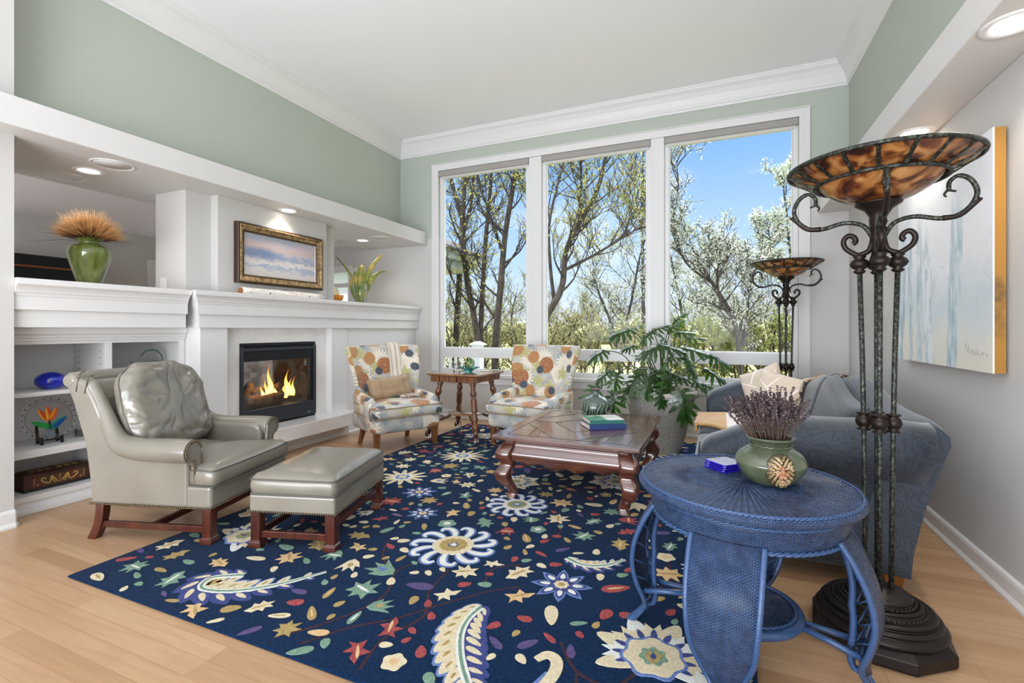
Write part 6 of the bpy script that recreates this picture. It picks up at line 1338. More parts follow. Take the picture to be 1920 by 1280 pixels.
mb = MB(); mb.mat = TL; mb.tube([(.007, .122 * math.cos(2 * PI * k / 60), .122 * math.sin(2 * PI * k / 60)) for k in range(60)], .0012, 4, closed=True); mb.build('ink_ring', M['black'], gl_)
es = thing('plate_stand', 'black wooden plate stand under the tulip plate', 'plate stand', (-4.27, 1.80, .4105), math.radians(-8))
for s_ in (-1, 1):
    mb = MB(); mb.prism([(-.05, 0), (-.035, .0), (-.02, .018), (.025, .018), (.04, 0), (.055, 0), (.058, .012), (.05, .05), (.044, .05), (.038, .028), (-.03, .034), (-.06, .12), (-.068, .12)], 1, s_ * .052 - .007, s_ * .052 + .007); mb.build('arm', M['black'], es)
MB().box(-.02, -.006, -.052, .052, .014, .026).build('cross_bar', M['black'], es)
cb = thing('painted_box', 'long dark brown wooden box painted with gold scrolls on the bottom bookshelf', 'box', (-4.31, 1.835, .1125), math.radians(0))
m = pm('old_brown_wood', L(52, 30, 26), .5, var=(9, 6, .35, .65), col2=L(84, 50, 42), scale3=(2, .6, 2)); bw_, bd_ = .19, .09
MB().box(-bd_, bd_, -bw_, bw_, .012, .092).build('body', m, cb, bevel=.003); MB().box(-bd_ - .004, bd_ + .012, -bw_ - .006, bw_ + .006, 0, .012).build('base_board', pm('box_base', L(40, 46, 44), .5), cb, bevel=.003)
mb = MB(); mb.loft([[(sx_ * (bd_ + a), sy * (bw_ + a), z) for sx_, sy in ((-1, -1), (1, -1), (1, 1), (-1, 1))] for a, z in ((.004, .092), (.006, .10), (-.004, .108), (-.03, .116))], smooth=False); ld = mb.build('lid', m, cb, bevel=.002)
M['gold_paint'] = pm('gold_paint', L(196, 156, 84), .45)
mb = MB(); X = bd_ + .0012
MB().box(bd_ - .001, bd_ + .0008, -.14, .14, .02, .088).build('painted_panel', pm('panel_rust', L(104, 52, 32), .5, var=(20, 4, .4, .6), col2=L(70, 62, 44)), cb)
for s_ in (-1, 1):
    mb.tube(spline([(X, s_ * .012, .035), (X, s_ * .03, .06), (X, s_ * .045, .078), (X, s_ * .05, .05), (X, s_ * .06, .036), (X, s_ * .085, .045), (X, s_ * .10, .065), (X, s_ * .088, .078), (X, s_ * .076, .066)], 5), .0042, 6); mb.tube(spline([(X, s_ * .025, .03), (X, s_ * .04, .055), (X, s_ * .035, .075)], 4), .0035, 6); mb.ball((X, s_ * .118, .036), .006, u=6, w=4)
    mb.tube([(X, s_ * .14, .025), (X, s_ * .138, .085)], .002, 5)
for z in (.035, .05, .065, .078): mb.ball((X, 0, z), .0045, u=6, w=4)
mb.build('scroll_painting', M['gold_paint'], cb)
mb = MB()
for s_ in (-1, 1):
    for k in range(3): mb.tube(spline([(-.03, s_ * (.02 + .045 * k), .117), (0, s_ * (.04 + .045 * k), .1172), (.03, s_ * (.03 + .045 * k), .117), (.01, s_ * (.015 + .045 * k), .1172)], 4), .003, 5)
mb.build('lid_scrolls', M['gold_paint'], ld)
o = thing('round_basket', 'small round brown woven basket behind the right end of the painted box', 'basket', (-4.34, 2.115 - .05, .1125)); MB().lathe([(0, 0), (.03, 0), (.042, .03), (.044, .07), (.034, .10), (.028, .10), (.036, .06), (0, .01)], 20).build('body', pm('red_brown_wicker', L(96, 48, 28), .6, bump=(60, .8, .004)), o)
tp_ = thing('glass_teapot', 'green glass basket with a tall looped handle behind the armchair on the upper shelf', 'glass bowl', (-4.30, 2.47, .7865), math.radians(90))
MB().lathe(spline([(.05, 0), (.09, .03), (.105, .08), (.09, .12), (.07, .14)], 4) + [(.066, .14), (.09, .09), (0, .02)], 30).build('body', M['green_glass'], tp_)
M['green_solid'] = pm('green_glass_rod', L(78, 104, 82), .1, coat=.6); MB().tube(spline([(-.085, 0, .135), (-.08, 0, .19), (-.045, 0, .232), (0, 0, .242), (.045, 0, .232), (.08, 0, .19), (.085, 0, .135)], 5), .006, 8).build('handle', M['green_solid'], tp_); MB().tube(spline([(-.09, 0, .12), (-.13, 0, .135), (-.15, 0, .15)], 4), [.012, .006], 8).build('spout', M['green_solid'], tp_)
mb = MB(); mb.tube([(.072 * math.cos(2 * PI * k / 40), .072 * math.sin(2 * PI * k / 40), .141) for k in range(40)], .006, 6, closed=True); mb.build('rim', M['green_solid'], tp_)
o = tag(MB().lathe([(0, 0), (.03, 0), (.03, .05), (.034, .055), (.03, .055), (.026, .01), (0, .008)], 10).build('glass_dish', glass_mat('cut_glass', (.9, .9, .92), refl=.1, gain=.9)), 'small clear cut glass dish right of the tulip plate', 'dish'); o.location = (-4.33, 2.0, .4105)
o = tag(MB().lathe([(0, 0), (.02, 0), (.012, .05), (.014, .09), (.02, .12), (.012, .13), (0, .13)], 12).build('glass_figurine', pm('yellow_teal_glass', L(150, 170, 70), .1, coat=.5)), 'slim yellow-green glass piece at the left end of the upper bookshelf', 'ornament'); o.location = (-4.22, 1.545, .7865)
# =================================================================== RUG
RX0, RX1, RY0, RY1 = -2.885, .125, 1.285, 5.36
def rugmat(nm, c1, c2): return pm('rug_' + nm, c1, .95, spec=.03, sheen=.06, var=(85, 5, .35, .65), col2=c2, bump=(260, .7, .004))
RM = [rugmat('navy', L(10, 28, 52), L(17, 46, 80)), rugmat('cream', L(198, 184, 150), L(218, 206, 176)), rugmat('gold', L(150, 128, 80), L(176, 154, 102)), rugmat('coral', L(134, 58, 62), L(166, 84, 82)), rugmat('sage', L(98, 130, 112), L(130, 158, 136)), rugmat('purple', L(76, 64, 104), L(96, 84, 126)), rugmat('blue', L(84, 106, 158), L(112, 134, 182)), rugmat('brown', L(54, 36, 44), L(70, 48, 54)), rugmat('pale', L(206, 208, 200), L(222, 222, 214)), rugmat('apricot', L(196, 162, 116), L(214, 182, 138)), rugmat('indigo', L(52, 60, 110), L(72, 82, 134))]
NAVY, CREAM, GOLD, CORAL, SAGE, PURP, BLUE, BRN, PALE, APR, INDI = range(11)
rb = MB(); r_ = random.Random(21); ZB = .0125
rb.loft([[(x, y, z) for x, y in ((RX0 + a, RY0 + a), (RX1 - a, RY0 + a), (RX1 - a, RY1 - a), (RX0 + a, RY1 - a))] for a, z in ((.004, 0), (0, .003), (0, .0095), (.004, .0125))], 0, smooth=False)
lev = [0]
def inside(pts): return all(RX0 + .004 < q[0] < RX1 - .004 and RY0 + .004 < q[1] < RY1 - .004 for q in pts)
def clip(pts): return [(min(max(q[0], RX0 + .005), RX1 - .005), min(max(q[1], RY0 + .005), RY1 - .005)) for q in pts]
def raised(pts, m, z=0.0015, c=None):
    """a carved tuft patch: flat top with a short sloped edge"""
    pts = clip(pts); n_ = len(pts); lev[0] += 1; z = ZB + z + (lev[0] % 9) * .00006
    top = [rb.v(x, y, z) for x, y in pts]; cx = sum(q[0] for q in pts) / n_; cy = sum(q[1] for q in pts) / n_
    bot = [rb.v(x + (x - cx) * .02, y + (y - cy) * .02, ZB - .0005) for x, y in pts]
    f_ = rb.f(top, m)
    for i in range(n_): rb.f([bot[i], bot[(i + 1) % n_], top[(i + 1) % n_], top[i]], m)
def X(pts, cx, cy, a, s): ca, sa = math.cos(a) * s, math.sin(a) * s; return [(cx + x * ca - y * sa, cy + x * sa + y * ca) for x, y in pts]
def blob(n_, fn): return [(fn(2 * PI * k / n_) * math.cos(2 * PI * k / n_), fn(2 * PI * k / n_) * math.sin(2 * PI * k / n_)) for k in range(n_)]
def leafp(w=.42): return [(.5 * math.cos(t_), w / 2 * math.sin(t_) * (1 - .3 * math.cos(t_))) for t_ in [2 * PI * k / 14 for k in range(14)]]
TULIP = [(0, -.5), (.2, -.35), (.3, -.1), (.5, .35), (.22, .12), (.12, .5), (-.02, .15), (-.3, .45), (-.22, .05), (-.42, .1), (-.26, -.28)]
MAPLE = [(0, -.5), (.12, -.25), (.42, -.35), (.3, -.05), (.5, .15), (.22, .15), (.15, .5), (-.02, .22), (-.25, .45), (-.22, .12), (-.5, .08), (-.3, -.1), (-.35, -.35), (-.1, -.25)]
OAK = [(-.5, 0), (-.25, .12), (-.15, .32), (0, .16), (.15, .34), (.25, .14), (.5, .1), (.32, -.02), (.4, -.22), (.16, -.14), (.05, -.34), (-.08, -.16), (-.28, -.22)]
BIRD = [(-.5, .05), (-.2, .2), (0, .12), (.1, .4), (.25, .15), (.5, .25), (.35, 0), (.45, -.25), (.1, -.12), (-.1, -.35), (-.18, -.05)]
def rosette(n_=6, amp=.16): return blob(36, lambda a: .40 * (1 + amp * math.cos(n_ * a)))
def vine(P, w=.006, m=BRN):
    S_ = spline(P, 8)
    for a, b_ in zip(S_, S_[1:]):
        d = math.dist(a, b_) or 1; nx, ny = -(b_[1] - a[1]) / d * w, (b_[0] - a[0]) / d * w
        raised([(a[0] - nx, a[1] - ny), (b_[0] - nx, b_[1] - ny), (b_[0] + nx, b_[1] + ny), (a[0] + nx, a[1] + ny)], m, .0004)
busy = []
def take(x, y, r): busy.append((x, y, r))
def fit(x, y, r): return all((x - a) ** 2 + (y - b_) ** 2 > (r + q) ** 2 for a, b_, q in busy)
def strap(P, ws, m, z): 
    S_ = spline([(*p_, w_) for p_, w_ in zip(P, ws)], 6); Lf, Rt = [], []
    for i, q in enumerate(S_):
        a = S_[max(i - 1, 0)]; b_ = S_[min(i + 1, len(S_) - 1)]; d = math.dist(a[:2], b_[:2]) or 1; nx, ny = -(b_[1] - a[1]) / d, (b_[0] - a[0]) / d
        Lf.append((q[0] + nx * q[2], q[1] + ny * q[2])); Rt.append((q[0] - nx * q[2], q[1] - ny * q[2]))
    for i in range(len(Lf) - 1): raised([Rt[i], Rt[i + 1], Lf[i + 1], Lf[i]], m, z)
def chrys(cx, cy, R, rot, core=CREAM):
    take(cx, cy, R * .95)
    for k in range(11):
        a = rot + 2 * PI * k / 11; P = [(cx + R * q * math.cos(a + w_), cy + R * q * math.sin(a + w_)) for q, w_ in ((.42, 0), (.68, .02), (.9, .14), (.96, .33), (.84, .42))]
        strap(P, (.016 * R / .22, .026 * R / .22, .026 * R / .22, .02 * R / .22, .012 * R / .22), BLUE, .0012); strap(P, (.009 * R / .22, .015 * R / .22, .014 * R / .22, .010 * R / .22, .005 * R / .22), PALE, .0020)
    raised(X(rosette(14, .05), cx, cy, rot, R * 1.2), core, .0024); raised(X(rosette(14, .05), cx, cy, rot, R * .82), GOLD, .0028); raised(X(rosette(12, .10), cx, cy, rot, R * .62), SAGE, .0032); raised(X(MAPLE, cx, cy, rot, R * .30), INDI, .0037); raised(X(TULIP, cx, cy, rot + 1, R * .2), PALE, .004)
def blue8(cx, cy, R, rot):
    take(cx, cy, R * .95); raised(X(blob(64, lambda a: .5 * (.78 + .22 * math.cos(8 * a) + .05 * math.cos(24 * a))), cx, cy, rot, R * 2), BLUE, .0012); raised(X(blob(64, lambda a: .44 * (.75 + .25 * math.cos(8 * a))), cx, cy, rot, R * 2), INDI, .0018)
    for k in range(8): raised(X(leafp(.5), cx + R * .56 * math.cos(rot + k * PI / 4), cy + R * .56 * math.sin(rot + k * PI / 4), rot + k * PI / 4, R * .36), PALE, .0024)
    raised(X(rosette(8, .1), cx, cy, rot, R * .62), CREAM, .0028); raised(X(rosette(6, .1), cx, cy, rot, R * .3), GOLD, .0033)
def lotus(cx, cy, R, rot):
    take(cx, cy, R * .9)
    for k in range(11):
        a = rot + math.radians(-115 + 23 * k); Ln = R * (1.0 - .12 * abs(k - 5) / 5); c0 = (cx + Ln * .55 * math.cos(a), cy + Ln * .55 * math.sin(a))
        raised(X(MAPLE if k % 2 else leafp(.42), *c0, a - (PI / 2 if k % 2 else 0), Ln * (.62 if k % 2 else .95)), CREAM if k % 3 else PALE, .0012 + .0003 * (k % 2)); raised(X(leafp(.4), *c0, a, Ln * .26), INDI, .0022)
    raised(X(blob(40, lambda a: .5 * (1 + .08 * math.cos(7 * a))), cx, cy, rot, R * .94), BLUE, .0026); raised(X(blob(40, lambda a: .5 * (1 + .08 * math.cos(7 * a))), cx, cy, rot, R * .84), CREAM, .0029); raised(X(rosette(7, .12), cx, cy, rot, R * .5), SAGE, .0032); raised(X(TULIP, cx, cy, rot - PI / 2, R * .34), GOLD, .0036); raised(X(leafp(.6), cx, cy, rot, R * .14), INDI, .004)
def daisy(cx, cy, R, rot, n_=14):
    take(cx, cy, R * .95); raised(X(blob(n_ * 6, lambda a: .5 * (.72 + .28 * math.cos(n_ * a))), cx, cy, rot, R * 2), CREAM, .0012); raised(X(rosette(9, .1), cx, cy, rot, R * 1.0), PALE, .0018); raised(X(rosette(8, .15), cx, cy, rot, R * .72), BLUE, .0023); raised(X(rosette(6, .1), cx, cy, rot, R * .42), CREAM, .0028)
def plume(P, W_, flip=1):
    n_ = len(P); S_ = spline(P, 7)
    for q in S_[::4]: take(q[0], q[1], W_ * .9)
    k = 0
    for i in range(2, len(S_) - 1, 3):
        a, b_ = S_[i - 1], S_[i + 1]; ang = math.atan2(b_[1] - a[1], b_[0] - a[0]); s_ = i / len(S_); w_ = W_ * math.sin(PI * min(1, s_ * .9 + .12)) ** .7
        for sd, mm, m2 in ((1, CREAM, APR), (-1, INDI, CREAM)):
            c0 = (S_[i][0] - sd * flip * math.sin(ang) * w_ * .62, S_[i][1] + sd * flip * math.cos(ang) * w_ * .62); aa = ang + sd * flip * .75
            raised(X(leafp(.55), *c0, aa, w_ * 1.75), BLUE if mm == CREAM else mm, .0011); raised(X(leafp(.5), *c0, aa, w_ * 1.45), mm if mm == CREAM else INDI, .0018); raised(X(leafp(.34), *c0, aa, w_ * (.5 if mm == CREAM else .95)), GOLD if mm == CREAM else CREAM, .0024)
    strap(P, [.020] + [.016] * (n_ - 2) + [.006], PALE, .003); strap(P, [.008] + [.006] * (n_ - 2) + [.003], SAGE, .0036)
chrys(-1.337, 2.30, .235, .3); blue8(-.668, 2.14, .135, .2); lotus(-.215, 1.80, .24, PI / 2 + .1); lotus(-2.50, 1.93, .22, PI / 2 - .5); daisy(-2.2, 3.95, .21, .2); daisy(-2.33, 3.2, .20, .5, 12); chrys(-1.25, 3.0, .20, 1.1, PALE); lotus(-.72, 3.75, .22, PI); blue8(-2.0, 2.95, .12, .6); lotus(-1.45, 3.45, .2, .4)
plume([(-2.10, 1.62), (-2.22, 1.54), (-2.17, 1.46), (-2.02, 1.50), (-1.88, 1.62), (-1.76, 1.80)], .085, 1)
plume([(-.93, 1.83), (-.94, 1.74), (-.92, 1.64), (-.86, 1.53), (-.78, 1.43), (-.70, 1.36)], .085, -1)
plume([(-.72, 2.40), (-.62, 2.36), (-.52, 2.40), (-.44, 2.50)], .05, 1)
strap([(-.60, 1.62), (-.57, 1.66), (-.53, 1.64), (-.52, 1.57), (-.545, 1.46), (-.58, 1.36)], (.014, .02, .022, .022, .022, .02), CREAM, .002); strap([(-.575, 1.36), (-.55, 1.46), (-.525, 1.57)], (.034, .034, .026), BLUE, .0011); take(-.55, 1.5, .09)
blue8(-1.75, 2.62, .10, .1)
chrys(-.55, 4.75, .2, .7); daisy(-1.2, 4.85, .2, .4); daisy(-.1, 3.1, .2, .3); lotus(-2.45, 4.8, .2, -1); blue8(-1.75, 4.35, .14, .2); blue8(-.05, 4.3, .14, .5); chrys(-1.75, 5.1, .17, .3)
for P in ([(-1.15, 1.33), (-1.18, 1.5), (-1.12, 1.68), (-1.2, 1.85), (-1.22, 2.05)], [(-1.45, 1.35), (-1.35, 1.5), (-1.22, 1.62), (-1.1, 1.78), (-.96, 1.95), (-.84, 2.05)], [(-1.55, 1.36), (-1.42, 1.55), (-1.37, 1.75), (-1.45, 1.95), (-1.38, 2.1)], [(-1.0, 2.0), (-1.02, 2.15), (-.9, 2.25)], [(-.55, 1.75), (-.45, 1.62), (-.32, 1.6), (-.25, 1.72)], [(-.45, 1.62), (-.4, 1.45), (-.3, 1.4)], [(-1.7, 2.2), (-1.62, 2.05), (-1.5, 1.95)], [(-.9, 2.5), (-.85, 2.7), (-.95, 2.9)], [(-2.3, 2.3), (-2.2, 2.5), (-2.25, 2.7)], [(-.3, 2.2), (-.2, 2.4), (-.25, 2.6)]): vine(P)
sh = [(leafp(.42), (SAGE, SAGE, GOLD, CREAM, CORAL, APR, PURP), .10), (leafp(.34), (CREAM, SAGE, CORAL, GOLD, PURP), .085), (TULIP, (CREAM, PALE, APR, SAGE, CREAM, CORAL), .125), (MAPLE, (CREAM, APR, CORAL, SAGE, GOLD), .125), (OAK, (SAGE, CORAL, GOLD, CREAM, APR), .135), (BIRD, (CREAM, CORAL, APR, SAGE), .115), (rosette(5, .10), (GOLD, CREAM, CREAM, SAGE), .115), (leafp(.6), (SAGE, GOLD, CREAM, CORAL), .06)]
n_ok = 0
for k in range(14000):
    pts, cols, sz_ = sh[r_.choice((0, 0, 1, 2, 2, 3, 3, 4, 4, 5, 5, 5, 6, 7))] if k < 2500 else sh[r_.choice((0, 1, 7, 7))]
    s_ = sz_ * r_.uniform(.85, 1.4) * (1 if k < 2500 else .8); x = r_.uniform(RX0 + .03, RX1 - .03); y = r_.uniform(RY0 + .03, RY1 - .03)
    if not fit(x, y, s_ * .56): continue
    take(x, y, s_ * .52); a = r_.uniform(0, 6.28); mcol = r_.choice(cols); raised(X(pts, x, y, a, s_), mcol); n_ok += 1
    if pts is TULIP and r_.random() < .6: raised(X(leafp(.7), x, y, a + PI / 2, s_ * .3), BLUE if r_.random() < .6 else GOLD, .0022)
    elif len(pts) == 36: raised(X(rosette(5, .12), x, y, a + .6, s_ * .4), {GOLD: CREAM, SAGE: PALE}.get(mcol, APR), .0022)
    elif s_ > .09 and r_.random() < .5: raised(X(leafp(.16), x, y, a, s_ * .6), {SAGE: PALE, CORAL: APR, GOLD: APR}.get(mcol, GOLD), .0021)
    if n_ok > 620: break
rg_ = rb.build('area_rug', RM, recalc=False); tag(rg_, 'navy blue tufted rug with multicoloured leaves and flowers on the wood floor', 'rug')
# =================================================================== OUTSIDE THE WINDOW
S_, C_ = math.sin(math.atan(386 / 900)), math.cos(math.atan(386 / 900))
def view(px, py, dist):
    u_, v_ = (px - 960) / 900.0, (617 - py) / 900.0
    return Vector(((-S_ + u_ * C_) * dist, (C_ + u_ * S_) * dist, 1.2 + v_ * dist))
m, t, p = newmat('meadow'); c = N(t, 'ShaderNodeTexCoord'); n = N(t, 'ShaderNodeTexNoise', i_Scale=.25, i_Detail=9, i_Roughness=.7); LK(t, c, 'Object', n, 'Vector'); r = ramp(t, [(.32, L(104, 110, 66)), (.5, L(148, 144, 92)), (.66, L(172, 164, 120)), (.8, L(128, 118, 88))]); LK(t, n, 'Fac', r, 0); LK(t, r, 0, p, 'Base Color'); p.inputs['Roughness'].default_value = 1
mb = MB()
def gz(y): return -1.3 - .035 * max(0, y - 8) if y < 40 else -2.42 + .012 * (y - 40)
mb.grid(lambda u, v: (-120 + 260 * u, 5.9 + 190 * v * v, gz(5.9 + 190 * v * v) + (.25 * mnoise.noise(Vector((u * 30, v * 30, 0))) if v > .1 else 0)), 60, 60)
o = mb.build('ground', m); o['kind'] = 'structure'
leafc = lambda nm, a, b_, tr_: (lambda q: q)(None)
def leafmat(nm, c1, c2, trans):
    m, t, p = newmat(nm); oi = N(t, 'ShaderNodeTexCoord'); n = N(t, 'ShaderNodeTexNoise', i_Scale=2.2, i_Detail=3); LK(t, oi, 'Object', n, 'Vector'); r = ramp(t, [(.35, c1), (.65, c2)]); LK(t, n, 'Fac', r, 0); LK(t, r, 0, p, 'Base Color'); p.inputs['Roughness'].default_value = .6
    tl_ = N(t, 'ShaderNodeBsdfTranslucent'); LK(t, r, 0, tl_, 0); ad = N(t, 'ShaderNodeMixShader', i_0=trans); LK(t, p, 0, ad, 1); LK(t, tl_, 0, ad, 2); LK(t, ad, 0, [n_ for n_ in t.nodes if n_.type == 'OUTPUT_MATERIAL'][0], 0); return m
LM = {'yellow': leafmat('spring_leaf_yellow', L(150, 154, 62), L(188, 186, 92), .4), 'green': leafmat('spring_leaf_green', L(118, 130, 62), L(164, 168, 92), .4), 'blossom': leafmat('white_blossom', L(176, 188, 164), L(218, 222, 208), .25), 'pale': leafmat('pale_leaf', L(132, 144, 92), L(172, 176, 122), .4), 'brush': leafmat('brush_leaf', L(138, 138, 86), L(176, 170, 118), .4)}
M['tree_bark'] = pm('tree_bark', L(46, 41, 37), .95, var=(8, 8, .38, .64), col2=L(86, 79, 72), scale3=(3, 3, .8), bump=(20, .8, .02))
M['twig'] = pm('twig_bark', L(58, 50, 46), .95)
class Raw:
    def __init__(s): s.v = []; s.f = []
    def tube(s, P, R, seg=5):
        n0 = len(s.v); up = Vector((.3, .2, 1))
        for i, q in enumerate(P):
            d = (P[min(i + 1, len(P) - 1)] - P[max(i - 1, 0)]).normalized(); a = d.cross(Vector((.35, .9, .1))).normalized(); b_ = d.cross(a)
            for k in range(seg):
                th = 2 * PI * k / seg; s.v.append(tuple(q + (a * math.cos(th) + b_ * math.sin(th)) * R[i]))
        for i in range(len(P) - 1):
            for k in range(seg): s.f.append((n0 + i * seg + k, n0 + i * seg + (k + 1) % seg, n0 + (i + 1) * seg + (k + 1) % seg, n0 + (i + 1) * seg + k))
    def leaf(s, c_, sz_, r_):
        a = Vector((r_.gauss(0, 1), r_.gauss(0, 1), r_.gauss(0, 1))).normalized(); b_ = a.cross(Vector((r_.gauss(0, 1), r_.gauss(0, 1), r_.gauss(0, 1)))).normalized(); n0 = len(s.v)
        s.v += [tuple(c_ - a * sz_), tuple(c_ + b_ * sz_ * .55), tuple(c_ + a * sz_), tuple(c_ - b_ * sz_ * .55)]; s.f.append((n0, n0 + 1, n0 + 2, n0 + 3))
    def build(s, name, mt, parent, org):
        me = bpy.data.meshes.new(name); me.from_pydata([(a - org[0], b_ - org[1], c_ - org[2]) for a, b_, c_ in s.v], [], s.f); me.materials.append(mt)
        for q in me.polygons: q.use_smooth = len(q.vertices) == 4 and name != 'foliage'
        o_ = bpy.data.objects.new(name, me); COL.objects.link(o_); o_.parent = parent; return o_
def tree(name, label, trunks, leafm, seed, nb=16, blen=1.6, twigs=7, leaves=5, lsz=.045, up=.35, t0=.25, group=None, cat='tree', sub2=5, spread=.22):
    """trunks: list of (points, base radius, tip radius); grows branches, sub-branches and twigs along them"""
    r_ = random.Random(seed); wd = Raw(); tw = Raw(); lf_ = Raw(); org = Vector(trunks[0][0][0])
    def rdir(d, k): return (d + Vector((r_.gauss(0, k), r_.gauss(0, k), r_.gauss(0, k * .7) + up * k))).normalized()
    def grow(p0, d, ln, rad, lvl):
        n_ = 5 if lvl < 2 else 3; P = [p0]; dd = d
        for i in range(n_): dd = rdir(dd, spread); P.append(P[-1] + dd * ln / n_)
        R = [max(rad * (1 - .8 * i / n_), .0035) for i in range(n_ + 1)]; (wd if lvl < 1 else tw).tube(P, R, 5 if lvl < 2 else 3)
        if lvl < 2:
            for k in range(sub2 if lvl == 0 else twigs):
                f_ = r_.uniform(.25, 1) * n_; i = min(int(f_), n_ - 1); q = P[i].lerp(P[i + 1], f_ - i); grow(q, rdir((P[i + 1] - P[i]).normalized(), .75), ln * r_.uniform(.35, .6), R[i] * .55, lvl + 1)
        if lvl >= 1 and leaves:
            for k in range(leaves if lvl == 2 else leaves // 2):
                f_ = r_.uniform(.3, 1) * n_; i = min(int(f_), n_ - 1); q = P[i].lerp(P[i + 1], f_ - i) + Vector((r_.gauss(0, .03), r_.gauss(0, .03), r_.gauss(0, .03))); lf_.leaf(q, lsz * r_.uniform(.6, 1.3), r_)
    for P, ra, rb_ in trunks:
        P = [Vector(q) for q in P]; Q = [Vector(q) for q in spline([tuple(q) for q in P], 5)]; n_ = len(Q); R = [ra + (rb_ - ra) * i / (n_ - 1) for i in range(n_)]; wd.tube(Q, R, 9)
        for k in range(nb):
            f_ = (t0 + (1 - t0) * (k + r_.random()) / nb) * (n_ - 1); i = min(int(f_), n_ - 2); q = Q[i].lerp(Q[i + 1], f_ - i); d = (Q[i + 1] - Q[i]).normalized(); side = Vector((r_.gauss(0, 1), r_.gauss(0, .8), 0)).normalized()
            grow(q, (d * .55 + side * .8 + Vector((0, 0, .15))).normalized(), blen * r_.uniform(.6, 1.2) * (1.1 - .5 * f_ / n_), max(R[i] * .42, .012), 0)
    o_ = thing(name, label, cat, org, 0, group); wd.build('trunk', M['tree_bark'], o_, org); tw.build('twigs', M['twig'], o_, org); 
    if leaves: lf_.build('foliage', LM[leafm], o_, org)
    return o_
G1 = 'bare trunked trees outside the left pane'; G2 = 'leafing trees outside the middle pane'; G3 = 'blossoming trees outside the right pane'
def V3(pts, dist): return [view(a, b_, dist) for a, b_ in pts]
tree('slim_tree', 'leftmost grey trunk outside the left window pane, bending left at its top', [(V3([(852, 760), (855, 641), (864, 473), (868, 419), (846, 337), (830, 250)], 10.5), 0.081, 0.031), (V3([(866, 440), (885, 370), (890, 280), (900, 200)], 10.5), 0.037, 0.019)], 'yellow', 1, 15, 1.3, 5, 1, .034, group=G1)
tree('slim_tree', 'forked tree with two grey trunks crossing in the middle of the left pane', [(V3([(905, 780), (898, 649), (876, 524), (868, 430), (872, 330), (880, 220)], 9.5), 0.074, 0.031), (V3([(902, 760), (901, 637), (909, 473), (919, 356), (928, 230)], 9.6), 0.062, 0.028)], 'yellow', 2, 14, 1.2, 5, 1, .034, group=G1)
tree('slim_tree', 'tall straight grey trunk nearest the right edge of the left pane', [(V3([(925, 790), (930, 641), (940, 524), (948, 434), (967, 321), (985, 200)], 9.0), 0.074, 0.037), (V3([(944, 480), (925, 420), (900, 350), (880, 260)], 9.2), 0.031, 0.012)], 'yellow', 3, 16, 1.2, 5, 1, .034, group=G1)
tree('leaning_tree', 'leaning dark tree with yellow-green young leaves filling the middle pane', [(V3([(960, 720), (1022, 598), (1053, 540), (1061, 473), (1085, 420), (1120, 356), (1140, 270), (1150, 190)], 8.5), 0.068, 0.025), (V3([(1061, 505), (1110, 480), (1160, 450), (1196, 428)], 8.5), 0.031, 0.011), (V3([(1040, 570), (1032, 500), (1030, 420), (1050, 330), (1080, 230)], 8.6), 0.037, 0.012), (V3([(1085, 420), (1090, 340), (1085, 250)], 8.6), 0.031, 0.012)], 'yellow', 4, 17, 1.35, 6, 3, .026, up=.6, group=G2)
tree('slender_tree', 'thin dark tree rising along the right edge of the middle pane', [(V3([(1205, 700), (1206, 560), (1204, 420), (1206, 300), (1208, 200)], 13), 0.056, 0.019), (V3([(1204, 440), (1190, 360), (1180, 280)], 13), 0.025, 0.009)], 'blossom', 5, 14, 1.2, 5, 2, .03, group=G2)
tree('blossom_tree', 'low white blossoming tree seen behind the potted plant at the middle mullion', [(V3([(1165, 720), (1150, 620), (1120, 540), (1110, 470)], 11), 0.043, 0.012), (V3([(1160, 660), (1185, 560), (1200, 480), (1220, 420)], 11), 0.037, 0.012)], 'blossom', 6, 14, 1.1, 7, 5, .026, t0=.15, group=G3)
tree('blossom_tree', 'broad white blossoming tree filling the right pane below the sky', [(V3([(1392, 760), (1385, 650), (1372, 590), (1335, 530), (1305, 480), (1290, 440)], 8.5), 0.056, 0.009), (V3([(1388, 670), (1400, 590), (1408, 530), (1420, 480)], 8.6), 0.037, 0.007), (V3([(1375, 600), (1350, 560), (1345, 510), (1352, 475)], 8.4), 0.031, 0.007), (V3([(1335, 530), (1285, 490), (1265, 420), (1272, 350), (1268, 300)], 8.5), 0.025, 0.005)], 'blossom', 7, 20, .8, 8, 4, .020, t0=.12, group=G3)
tree('blossom_tree', 'tall upright blossoming tree at the right edge of the right pane', [(V3([(1500, 800), (1492, 660), (1486, 540), (1478, 430), (1470, 360), (1468, 330)], 9), 0.043, 0.007), (V3([(1490, 560), (1450, 480), (1440, 420)], 9), 0.025, 0.007)], 'blossom', 8, 24, .5, 7, 5, .024, t0=.1, group=G3)
tree('blossom_tree', 'white blossoming tree standing farther back at the left side of the right pane', [(V3([(1290, 760), (1285, 640), (1270, 540), (1250, 450)], 13), 0.056, 0.019), (V3([(1287, 660), (1310, 560), (1330, 480)], 13), 0.043, 0.012)], 'blossom', 9, 15, 1.2, 7, 6, .03, t0=.1, group=G3)
